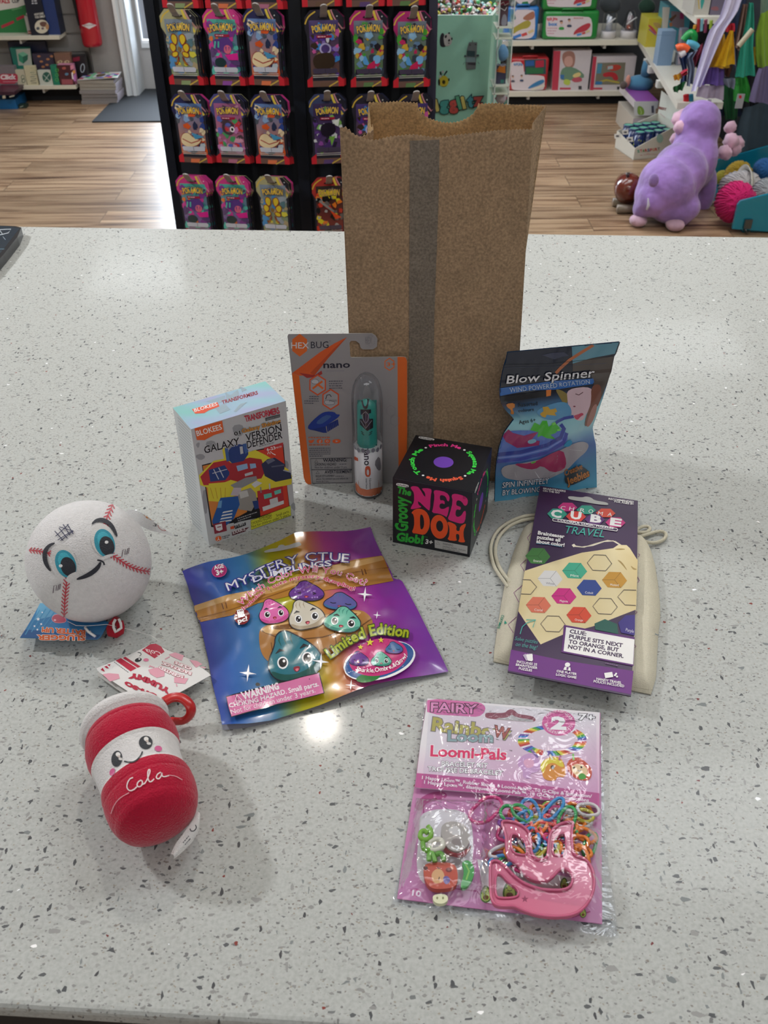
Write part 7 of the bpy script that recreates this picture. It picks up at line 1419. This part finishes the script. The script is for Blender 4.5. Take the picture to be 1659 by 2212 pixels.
bgbox('toy_box','yellow boxed toy with red and pink shapes on the lower wing shelf','toy box',430,185,610,470,'c8b43c',lambda A:(A.blob([(450,240),(500,260),(560,340),(520,330)],'c04c4c',1),A.blob([(500,220),(590,230),(590,300),(540,280)],'b89454',2),A.line([(470,290),(540,350)],12,'9c4c8c')),z=ZW,d=.2,cr=W2,side='c8c040')
bgbox('toy_box','pale blue plain toy box standing on the lower wing shelf','toy box',548,310,690,655,'7c98b8',lambda A:A.line([(550,350),(690,352)],4,'6884a4'),z=ZW,d=.09,cr=W2,side='8ca8c4')
bgbox('toy_box','tall teal and white boxed toy behind the pale blue box','toy box',600,60,830,500,'4c9cb0',lambda A:(A.poly([(605,70),(680,72),(655,290),(600,310)],'d8d4cc'),A.poly([(690,110),(825,120),(820,300),(700,260)],'8c7c88'),A.poly([(780,130),(815,130),(815,190),(780,190)],'a0306c'),A.poly([(670,190),(740,140),(745,160),(690,220)],'6c4c3c'),A.blob([(670,230),(700,220),(705,260),(680,270)],'b87850',1)),z=ZW,d=.2,cr=W2,side='5c98a8')
bgbox('toy_box','clear fronted grey boxed toy beside the pale blue box','toy box',740,290,812,650,'8890a4',lambda A:(A.poly([(770,300),(800,300),(785,640),(760,640)],'c4b4c4'),A.line([(690,460),(760,530)],8,'b8c4d8')),z=ZW,d=.05,cr=W2)
bgbox('toy_box','pale boxed toy with teal stripe on the upper wing shelf','toy box',905,-120,1062,150,'b8b4ac',lambda A:(A.blob([(985,-20),(1030,-10),(1010,60),(990,110)],'3c9c94',1),A.line([(960,-40),(972,90)],10,'c4a84c')),z=-.25,d=.2,cr=W2)
bgbox('toy_box','dim mauve boxed toy on the upper wing shelf beside the pale one','toy box',1075,-120,1200,150,'6c6478',lambda A:A.blob([(1090,70),(1160,60),(1170,110),(1090,100)],'8c5c64',1),z=-.25,d=.15,cr=W2)
# ================================================================== clothes and belts hanging at right
def cloth(nm,lbl,cat,L,R_,Y,c,amp=.012,fr=5,mat='felt',cr=(1400,0,6.405),nu=24,nv=14,d=.004):
    mp=crop(planemap((0,Y,0),(0,-1,0)),*cr); m=MB(); rr=random.Random(lbl); ph=rr.uniform(0,6)
    base=lambda u,v,k: film
    Lp=resample(L,nv); Rp=resample(R_,nv)
    def at(u,v):
        j=min(int(v*nv),nv-1); f=v*nv-j; a=(Lp[j][0]+(Lp[j+1][0]-Lp[j][0])*f,Lp[j][1]+(Lp[j+1][1]-Lp[j][1])*f); b=(Rp[j][0]+(Rp[j+1][0]-Rp[j][0])*f,Rp[j][1]+(Rp[j+1][1]-Rp[j][1])*f)
        return mp(a[0]+(b[0]-a[0])*u,a[1]+(b[1]-a[1])*u)
    fold=lambda u,v:amp*(sin(u*fr*2+ph+v*.8)+.5*sin(u*fr*4.3+ph*2))*(.4+.6*v)
    m.grid(lambda u,v:at(u,v)[0]+at(u,v)[1]*(fold(u,v)+d),nu,nv,c,mat); k=len(m.f)
    m.grid(lambda u,v:at(u,v)[0]+at(u,v)[1]*(fold(u,v)-d),nu,nv,c,mat); m.f[k:]=[tuple(reversed(f)) for f in m.f[k:]]
    p=at(.5,0)[0]; o=m.build(nm,root=p); tag(o,lbl,cat); return o
CL=[('costume_cloth','dim blue grey rough cloth at the right edge above the teal crate',[(1330,1500),(1260,1700),(1180,2100)],[(1780,1350),(1780,1700),(1780,2000)],4.72,'3c4c58'),
('costume_cloth','black cloth hanging behind the teal and purple cloths at right',[(1360,900),(1330,1200),(1290,1550)],[(1560,900),(1560,1200),(1500,1550)],4.78,'14161e'),
('costume_cloth','navy costume with folds behind the green frilled cloth',[(1000,1150),(960,1400),(940,1600)],[(1420,1150),(1450,1400),(1400,1600)],4.85,'182844'),
('costume_cloth','dark brown cloth strip under the yellow felt',[(1050,930),(1050,1000),(1060,1060)],[(1180,900),(1160,980),(1130,1060)],4.64,'5c3424'),
('costume_cloth','dark grey strip between white cloth and green frill',[(1040,1090),(1050,1150),(1080,1190)],[(1200,1080),(1200,1150),(1180,1230)],4.5,'6c7484'),
('costume_cloth','olive and yellow costume fringe at the right photo edge',[(1440,650),(1430,760),(1440,890)],[(1500,650),(1500,760),(1490,890)],4.7,'b89c20'),
('costume_cloth','dark navy cloth hanging behind the yellow cloth at right',[(1190,-60),(1060,200),(1180,520),(1200,900)],[(1380,-60),(1340,250),(1230,600),(1230,1000)],4.75,'24304c'),
('costume_cloth','bright yellow felt triangle cloth among the hanging costumes',[(1130,425),(1030,640),(905,925)],[(1180,425),(1190,640),(1195,890)],4.5,'e0b41c'),
('costume_cloth','darker yellow cloth behind the bright yellow felt',[(1010,470),(920,700),(830,930)],[(1060,470),(1100,700),(1140,945)],4.6,'b88c20'),
('costume_cloth','white and lilac shiny cloth strip falling to the left of the purple cloth',[(1080,-40),(1000,230),(850,430),(760,700),(600,1280)],[(1300,-40),(1230,160),(1060,400),(900,760),(720,1180)],4.45,'d0cce8'),
('costume_cloth','purple felt cloth hanging under the yellow felt',[(960,400),(870,640),(790,930),(730,1165)],[(1010,400),(1000,700),(1060,940),(1060,1180)],4.62,'6c54a4'),
('costume_cloth','teal green felt cloth hanging right of the yellow felt',[(1400,40),(1340,380),(1280,660),(1210,1070)],[(1450,40),(1460,300),(1440,660),(1470,1040)],4.55,'2c9c84'),
('costume_cloth','lime green furry costume at the photo\'s top right edge',[(1560,200),(1490,480),(1500,800),(1520,930)],[(1740,100),(1780,480),(1780,800),(1780,960)],4.6,'84a838'),
('costume_cloth','grey green fluffy costume above the lime green one',[(1560,-80),(1540,100),(1530,250)],[(1760,-80),(1760,100),(1760,260)],4.66,'7c9484'),
('costume_cloth','grey purple cloth hanging low at the right edge',[(1540,950),(1500,1050),(1430,1280),(1400,1400)],[(1720,900),(1740,1100),(1760,1300),(1760,1450)],4.5,'6c6488'),
('costume_cloth','pale lilac cloth panel under the purple felt',[(710,1180),(690,1240),(670,1340)],[(1045,1180),(1040,1260),(1030,1375)],4.64,'b4a8bc'),
('costume_cloth','green frilled cloth hanging below the teal felt',[(1210,1080),(1190,1250),(1190,1400)],[(1360,1060),(1400,1200),(1420,1400)],4.63,'2c9434'),
('costume_cloth','dark green cloth hanging behind the plush animal\'s head',[(1040,1180),(1030,1400),(1060,1650)],[(1240,1180),(1260,1400),(1240,1650)],4.8,'14542c'),
('costume_cloth','maroon strip hanging left of the white shiny cloth',[(700,640),(600,780),(610,950)],[(760,600),(760,720),(660,900)],4.7,'8c3048'),
('costume_cloth','grey blue strip hanging beside the maroon strip',[(590,740),(510,790),(560,960),(540,1200)],[(690,680),(610,800),(640,950),(610,1150)],4.68,'7c88a0'),
('costume_cloth','navy strip with curved top hanging over the wing shelf',[(500,720),(430,800),(480,960),(450,1180)],[(560,740),(520,830),(530,980),(520,1120)],4.66,'1c3464'),
('costume_cloth','red band crossing the navy strip over the wing shelf',[(545,955),(490,980),(450,1010)],[(540,1020),(500,1040),(465,1055)],4.6,'a81c34'),
('costume_cloth','small mustard flag at the end of the red band',[(345,1050),(355,1090),(365,1120)],[(450,1010),(460,1045),(468,1085)],4.6,'d0941c'),
('costume_cloth','dark green and white tail end near the wing shelf corner',[(350,1210),(350,1240),(365,1280)],[(520,1120),(500,1170),(470,1240)],4.62,'14582c'),
('costume_cloth','red cloth knot above the bright yellow felt',[(1010,370),(1010,400),(1030,440)],[(1190,320),(1190,370),(1180,425)],4.52,'b41c30'),
('costume_cloth','brown strap hanging between the navy and teal cloths',[(1310,60),(1240,420),(1200,640)],[(1370,60),(1320,420),(1250,700)],4.68,'6c5044')]
for a in CL:
    c=cloth(*a[:2],'cloth',*a[2:],mat='plush' if ('furry' in a[1] or 'fluffy' in a[1]) else 'felt')
def strapline(nm,lbl,cat,P,Y,r_,c,cr=(1400,0,6.405),flat=1,mat='plastic'):
    mp=crop(planemap((0,Y,0),(0,-1,0)),*cr); Q=[mp(*q)[0] for q in smoothp(P,2,False)]; tag(MB().tube(Q,r_,c,mat,8,flat=flat).build(nm,root=Q[0]),lbl,cat)
strapline('curved_toy','bright orange curved toy piece over the wing shelf','toy piece',[(395,670),(430,650),(500,648),(550,690)],4.6,.016,'e8602c')
strapline('curved_toy','light blue curved toy piece beside the orange one','toy piece',[(540,600),(600,610),(650,630),(680,660)],4.62,.016,'5cb0cc')
strapline('curved_toy','glossy green bent toy piece above the blue one','toy piece',[(490,560),(540,490),(600,450),(640,500),(630,570)],4.7,.018,'149444')
strapline('curved_toy','white curved toy piece under the orange one','toy piece',[(440,760),(470,740),(510,715)],4.6,.016,'d8d8dc')
strapline('price_rail','pale wooden price rail crossing the teal cloth','rail',[(1250,640),(1350,520),(1445,405)],4.4,.012,'b4ac94')
for lb,x,y0,y1,c in (('red toy sword handle hanging under the upper wing shelf',690,260,440,'a83434'),('light blue toy sword handle hanging under the upper wing shelf',735,260,430,'7cb4c4'),('plum toy sword handle hanging under the upper wing shelf',790,270,450,'843858'),('lime toy sword handle hanging under the upper wing shelf',865,280,400,'9cb83c'),('orange toy sword handle hanging left of the red one',640,345,400,'c8902c')): strapline('toy_sword',lb,'toy sword',[(x+10,y0),(x,y1)],4.9,.008,c)
for lb,x,y,c in (('red tassel hanging under the wing shelf corner',525,1400,'b81c24'),('teal tassel hanging beside the red tassel',585,1380,'2c7c94')):
    strapline('tassel',lb,'tassel',[(x,1310),(x+4,y),(x+2,y+20)],4.7,.014,c,mat='felt')
strapline('hang_strap','pale strap hanging above the plush animal\'s head','strap',[(852,1375),(845,1420),(838,1470)],4.64,.010,'c4bccc',flat=.3,mat='felt')
bgbox('hang_card','white label card with a red spot hanging in the green cloth','card',1200,1300,1300,1500,'9ca0a4',lambda A:A.poly(ell(1275,1340,20,24),'c8283c'),Y=4.45,d=.004,cr=(1400,0,6.405))
# ================================================================== floor display of tubes, boxes, plush toy
T3=(1320,100,8.295)
def tube_tray():
    A0=Vector((1.367,5.073,FLOOR)); A0=onz(1320+395/8.295,100+2040/8.295,FLOOR); R1=onz(1320+940/8.295,100+1990/8.295,FLOOR); L1=onz(1320+190/8.295,100+1790/8.295,FLOOR)
    ex=(R1-A0); ex=Vector((.235,.07,0)); ey=Vector((-.05,.24,0)); root=thing('tube_display','white cardboard counter display with slanted sides on the floor holding dark tubes','display box',A0+ex*.5+ey*.5)
    z=lambda h:Vector((0,0,h)); t=MB(); W_='d4d0c4'
    hl,hr,hb=.075,.30,.27
    P=[A0,A0+ex,A0+ex+ey,A0+ey]; H=[.06,.165,.165,.09]
    for i in range(4):
        j=(i+1)%4; nrm=(P[j]-P[i]).cross(z(1)).normalized()*.004
        t.hexa([P[i],P[j],P[j]-nrm,P[i]-nrm,P[i]+z(H[i]),P[j]+z(H[j]),P[j]-nrm+z(H[j]),P[i]-nrm+z(H[i])],W_,'semi')
    t.hexa([p+z(.0005) for p in P]+[p+z(.004) for p in P],W_,'semi')
    n=(P[1]-P[0]).cross(z(1)); A=Art(t,crop(planemap(P[0],n),*T3),step=.00015,lift=.0005)
    cs=['3c9c84','c83c44','5c8c3c','c83c44','3c6c9c','c83c44','c87c34','c83c44','5c5c5c']
    for k,ch in enumerate('STARSPORT'): A.text(ch,(475+k*45,1905-k*5),(512+k*45,1901-k*5),48,cs[k],.03)
    A.arc('la collection',[(520,1962),(660,1940),(830,1945)],26,'c87c7c',.0); A.poly(ell(870,1650,60,80),'9cc0b4')
    t.build('tray',root)
    hd=MB(); q0=A0+ex; q1=A0+ex+ey; hd.prism([q0+z(.165),q1+z(.165),q1+z(.28),q0+z(.26),q0*.5+q1*.5+z(.30)][:4],(0,0,0),Vector((-.004,0,0)),'dcdcd4','semi',side='5c4c3c'); hn=(q1-q0).cross(z(1)); 
    A=Art(hd,crop(planemap(q0-Vector((.0045,0,0)),hn),*T3),step=.00015,lift=.0006); A.text('BEST',(855,1120),(985,1150),40,'8c4c4c',.05); A.line([(880,1200),(970,1280)],8,'c8a0a0'); hd.build('header_flap',root)
    # tubes standing in the tray
    lids=[(555,1410,0),(705,1395,1),(880,1390,0),(480,1355,1),(650,1350,0),(815,1335,1),(440,1305,0),(590,1300,1),(730,1290,0),(390,1250,1),(555,1250,0),(710,1245,1)]
    proto=None; k=0
    for j in range(3):
        for i in range(4):
            c=A0+ex*((i+.5)/4*.9+.06)+ey*((j+.5)/3*.9+.05); hh=.125
            if proto is None:
                r=bpy.data.objects.new('toy_tube',None); COL.objects.link(r); m=MB(); rr=random.Random(3)
                m.lathe([(0,.0),(.0265,0),(.0265,hh-.006)],'1c2c5c','gloss',20,None)
                for q in range(16):
                    a=rr.uniform(0,6.28); zz=rr.uniform(.02,hh-.03); m.sphere(Vector((.0262*cos(a),.0262*sin(a),zz)),.0055,rr.choice(['c8a84c','5c84a8','b0b4c8','a8b43c','b0642c']),'gloss',8,sc=(.5,.5,1))
                m.build('tube_body',r,root=Vector((0,0,0))); l=MB(); l.lathe([(.0275,hh-.008),(.0275,hh),(.024,hh+.002)],'16305c','plastic',20,None,cap=False); l.lathe([(0,hh+.0005),(.0245,hh+.0005)],'64b49c','plastic',20,None); l.build('lid',r,root=Vector((0,0,0))); proto=r
            else: r=copy_tree(proto)
            r.location=(c.x,c.y,FLOOR+.005); r.rotation_euler=(0,0,k*.7); tag(r,'dark navy tubes with starry spots and teal lids in the cardboard floor display','toy tube','navy tubes in the floor display'); k+=1
    for nm,x,y in (('white price tag sticking out left of the tube display',110,1610),('white price tag on the tube display\'s left corner',250,1540),('white price tag lying on the display\'s front edge',330,1670)):
        Y=5.2; pm=crop(planemap((0,Y,0),(0,-1,.3)),*T3); m=MB(); m.prism([pm(*q)[0] for q in ((x-50,y-35),(x+60,y-45),(x+65,y+35),(x-45,y+45))],(0,0,0),(0,.002,0),'ccc8c0'); a_=Art(m,pm,step=.00015,lift=.0004); a_.poly(ell(x+5,y,32,18),'4c4c50'); tag(m.build('price_tag',root=pm(x,y)[0]),nm,'price tag')
tube_tray()
def pb(A): A.poly([(412,985),(800,985),(800,1240),(412,1240)],'c4c4c4'); A.blob([(475,1230),(470,1100),(500,1065),(560,1090),(595,1150),(590,1230)],'7c9c3c',2,'4c7034',5); A.line([(520,1110),(545,1180),(530,1220)],8,'c8d4a0'); A.poly([(720,1070),(765,1060),(770,1190),(725,1195)],'4c4c5c')
bgbox('boxed_game','purple topped white box with a green logo behind the tubes','toy box',400,985,800,1300,'c4c4c4',pb,z=FLOOR+.17,Y=5.45,d=.42,cr=T3,side='d4ccd0',top='8c4c9c')
bgbox('boxed_game','white and lilac box under the purple topped box','toy box',340,1290,800,1700,'b4a8b0',None,z=FLOOR,Y=5.46,d=.40,cr=T3,side='c8c0b4')
bgbox('boxed_card','blue card with white oval picture beside the purple topped box','card box',905,720,1100,1700,'2c58a4',lambda A:(A.poly(ell(972,950,72,130,-6,28),'d0ccd0'),A.blob([(925,900),(960,880),(1000,900),(1010,960),(940,960)],'b0603c',2),A.blob([(930,980),(1000,975),(990,1030),(950,1030)],'b8b4c0',2)),z=FLOOR,Y=5.38,d=.05,cr=T3)
bgbox('boxed_card','pinkish white box edge behind the tube display','card box',1062,1030,1130,1800,'bcb0b0',None,z=FLOOR,Y=5.36,d=.15,cr=T3)
p=ony(1382,172,5.75); b=MB(); b.sphere(p-Vector((0,0,.02)),.075,'4c7c9c','plush',20,sc=(1.1,.8,.6),fn=lambda d:d*(1+.2*noise.noise(d*12))); b.sphere(p+Vector((-.075,-.03,-.0)),.022,'c88c7c','plush',12,sc=(.7,.7,1.5)); b.tube([p+Vector((.03,0,.02)),p+Vector((.02,0,.07)),p+Vector((.01,0,.10))],[.03,.02,.005],'4c7c9c','plush',10)
tag(b.build('plush_toy',root=p-Vector((0,0,.06))),'blue plush toy with a pink ear on top of the purple topped box','plush toy')
b=MB(); p=ony(1347,184,5.7); b.sphere(p,.022,'5c504c','plush',12); tag(b.build('fluffy_toy',root=p),'small brown fluffy ball at the purple topped box\'s corner','toy ball')
# purple plush animal sitting with its back to us
def plushmat(nm,c):
    m,nt,b=newmat(nm); N=nt.nodes; L=nt.links; tc=N.new('ShaderNodeTexCoord'); n=N.new('ShaderNodeTexNoise'); n.inputs['Scale'].default_value=9; n.inputs['Detail'].default_value=5; L.new(tc.outputs['Object'],n.inputs[0])
    r=N.new('ShaderNodeValToRGB'); r.color_ramp.elements[0].color=lin(tuple(v*.86 for v in hexcol(c))); r.color_ramp.elements[1].color=lin(tuple(min(1,v*1.1) for v in hexcol(c))); r.color_ramp.elements[0].position=.35; r.color_ramp.elements[1].position=.65; L.new(n.outputs[0],r.inputs[0]); L.new(r.outputs[0],b.inputs['Base Color']); b.inputs['Roughness'].default_value=.85; b.inputs['Sheen Weight'].default_value=.4
    n2=N.new('ShaderNodeTexNoise'); n2.inputs['Scale'].default_value=14; L.new(tc.outputs['Object'],n2.inputs[0]); bp=N.new('ShaderNodeBump'); bp.inputs['Strength'].default_value=.5; bp.inputs['Distance'].default_value=.03; L.new(n2.outputs[0],bp.inputs['Height']); L.new(bp.outputs[0],b.inputs['Normal']); MATS[nm]=m
plushmat('lilac_plush','9c78c0'); plushmat('pink_plush','d0a8bc')
def hippo():
    root=thing('plush_animal','big lilac plush animal seen from behind, pink paws, standing on wood floor','plush toy',(1.38,4.2,FLOOR)); Y=4.2
    mb=MB(); E=lambda px,py,Y,rx,ry,rz,M=None: mb.sphere(ony(px,py,Y),1,'9c78c0','lilac_plush',24,sc=(rx,ry,rz))
    E(1440,400,4.12,.125,.15,.125); E(1468,372,4.2,.12,.15,.125); E(1503,345,4.28,.095,.11,.14); E(1408,425,4.1,.075,.12,.085); E(1455,445,4.1,.12,.12,.075); E(1522,410,4.32,.05,.07,.12); E(1508,280,4.32,.098,.10,.105); E(1512,260,4.32,.092,.10,.085); E(1493,318,4.28,.085,.09,.085)
    E(1385,452,4.08,.04,.05,.04); E(1470,470,4.05,.045,.05,.04); E(1520,440,4.36,.04,.05,.04)
    o=mb.build('body',root); rm=o.modifiers.new('fuse','REMESH'); rm.mode='VOXEL'; rm.voxel_size=.011; rm.use_smooth_shade=True; sm=o.modifiers.new('soft','SMOOTH'); sm.iterations=6
    for px,py,Y,r_ in ((1380,468,4.06,.036),(1459,480,4.0,.038),(1520,450,4.34,.032)):
        p=ony(px,py,Y); p.z=FLOOR+r_*.72; m=MB(); m.sphere(p,r_,'d0a8bc','pink_plush',16,sc=(1.1,1.25,.72)); m.build('paw',root)
    for px,py,Y,r_ in ((1468,258,4.36,.035),(1470,275,4.3,.03),(1476,248,4.38,.028),(1462,300,4.36,.030),(1463,318,4.36,.024),(1578,275,4.42,.028),(1580,305,4.38,.036),(1592,310,4.40,.034),(1588,322,4.38,.030),(1564,328,4.34,.030),(1570,332,4.34,.026)):
        p=ony(px,py,Y); m=MB(); m.sphere(p,r_,'d8b0bc','pink_plush',14,fn=lambda d:d*(1+.22*noise.noise(d*70))); m.build('ear_ruffle',root)
    t=MB(); a=ony(1400,428,3.98); t.tube([a,a+Vector((.006,-.004,-.03)),a+Vector((.0,-.006,-.05))],[.003,.007,.004],'d4ccdc','cotton',8,flat=.3); t.build('care_label',root)
    for px,py,r_ in ((1480,367,.009),(1473,378,.005)):
        m=MB(); m.sphere(ony(px,py,4.07),r_,'20246c','plastic',12); m.build('button',root)
    tl=MB(); p=ony(1412,390,3.985); tl.sphere(p,.028,'9470b8','lilac_plush',14,sc=(.8,.9,1)); tl.build('tail',root)
hippo()
m=MB(); p=onz(1346,450,FLOOR); q=Vector((p.x,p.y,FLOOR+.085)); m.tube([q+Vector((-.0,-.07,-.02)),q+Vector((0,-.055,0)),q+Vector((.01,.0,.01)),q+Vector((.02,.07,.0)),q+Vector((.02,.09,-.01))],[.02,.058,.066,.06,.02],'6c2c20','gloss',18)
r=thing('brown_toy_car','glossy brown rounded ride-on toy on the floor left of the plush','toy',Vector((q.x,q.y,FLOOR))); m.build('toy_body',r)
for dx in (-.03,.05): MB().tube([q+Vector((-.045,-.03+dx*1.2,-.065)),q+Vector((.05,-.03+dx*1.2,-.065))],.02,'8c7c6c','plastic',14).build('wheel',r)
MB().tube([q+Vector((-.005,-.02,.06)),q+Vector((-.008,-.02,.085))],.008,'2c1814','plastic',8).build('knob',r)
# teal crate with yarn balls
def crate():
    root=thing('teal_crate','glossy teal crate with slanted end panel holding yarn at the right edge','crate',(1.75,4.15,FLOOR)); T='1487a0'
    f=MB(); pm=crop(planemap((0,3.95,0),(0,-1,0)),1480,150,5.978); P=[pm(*q)[0] for q in ((610,2060),(680,1750),(720,1700),(1300,1560),(1300,2110))]; 
    for v in P: v.z=max(v.z,FLOOR+.001)
    f.prism(P,(0,0,0),(0,.014,0),T,'gloss'); f.build('front_panel',root)
    g=MB(); pm=crop(planemap((0,4.62,0),(0,-1,0)),1480,150,5.978); P=[pm(*q)[0] for q in ((385,1180),(720,1090),(1400,900),(1400,1900),(360,1600))]; g.prism(P,(0,0,0),(0,.014,0),'107088','gloss'); g.build('back_panel',root)
    MB().box((1.60,3.965,FLOOR+.002),(2.1,4.61,FLOOR+.014),'0e6478','gloss').build('crate_floor',root)
    h=MB(); p=ony(1616,484,3.94); h.box((p.x-.016,3.936,p.z-.02),(p.x+.016,3.949,p.z+.02),'6c7478','metal'); h.tube([p+Vector((-.01,-.004,-.02)),p+Vector((.0,-.006,-.035)),p+Vector((.014,-.004,-.03))],.005,'4c5458','metal',8); h.build('metal_clip',root)
crate()
def yarn(lbl,px,py,Y,r_,c,sc=(1,1,1),rest=None):
    p=ony(px,py,Y); p.z=max(p.z,FLOOR+.014+r_*sc[2]); root=thing('yarn_ball',lbl,'yarn ball',Vector((p.x,p.y,p.z-r_*sc[2]))); m=MB(); m.sphere(p,r_*.975,c,'felt',24,sc=sc)
    for k in range(26):
        a=pi*k/26; ax=Vector((cos(a),sin(a)*.4,sin(a))).normalized(); u=ax.orthogonal().normalized(); v=ax.cross(u); of=((k*7)%5-2)*.16*r_; rr_=math.sqrt(max(1e-6,r_*r_-of*of))
        m.tube([p+Vector(((u*cos(t)*rr_+v*sin(t)*rr_+ax*of)[0]*sc[0],(u*cos(t)*rr_+v*sin(t)*rr_+ax*of)[1]*sc[1],(u*cos(t)*rr_+v*sin(t)*rr_+ax*of)[2]*sc[2])) for t in [2*pi*i/20 for i in range(20)]],r_*.035,c,'felt',4,closed=True)
    m.build('wound_yarn',root); return root,p
yarn('bright magenta yarn ball in front of the white one beside teal crate',1588,438,4.06,.088,'c81868',(1,1,1.02))
w_,p=yarn('white yarn ball with printed paper band behind the magenta one',1600,405,4.30,.082,'b8b4b4',(1.25,1,.9))
bd=MB(); bd.tube([p+Vector((.02+.004*sin(t),cos(t)*.089,sin(t)*.081)) for t in [2*pi*i/28 for i in range(28)]],.028,'c4c0b4','semi',6,closed=True,flat=.12)
sm=surfmap(bd,p,(0,-1,.5)); A=Art(bd,crop(sm,1480,150,5.978),step=.00015,lift=.0006,maxlen=30); A.blob([(640,1410),(700,1370),(780,1390),(740,1430),(660,1440)],'a8b0a4',2); A.blob([(780,1380),(850,1370),(850,1420),(790,1440)],'c83c64',2); A.line([(560,1400),(590,1480)],18,'7c2c6c'); bd.build('paper_band',w_.children[0])
yarn('pale grey yarn ball at the right photo edge inside the crate',1655,420,4.12,.07,'9ca0a4'); yarn('mustard yarn ball at the back of the teal crate',1595,378,4.5,.065,'a88c24'); yarn('small olive yarn ball beside the mustard one in the crate',1560,384,4.55,.035,'9c9434'); yarn('blue yarn ball at the back right of the teal crate',1650,365,4.5,.05,'2c64a0')
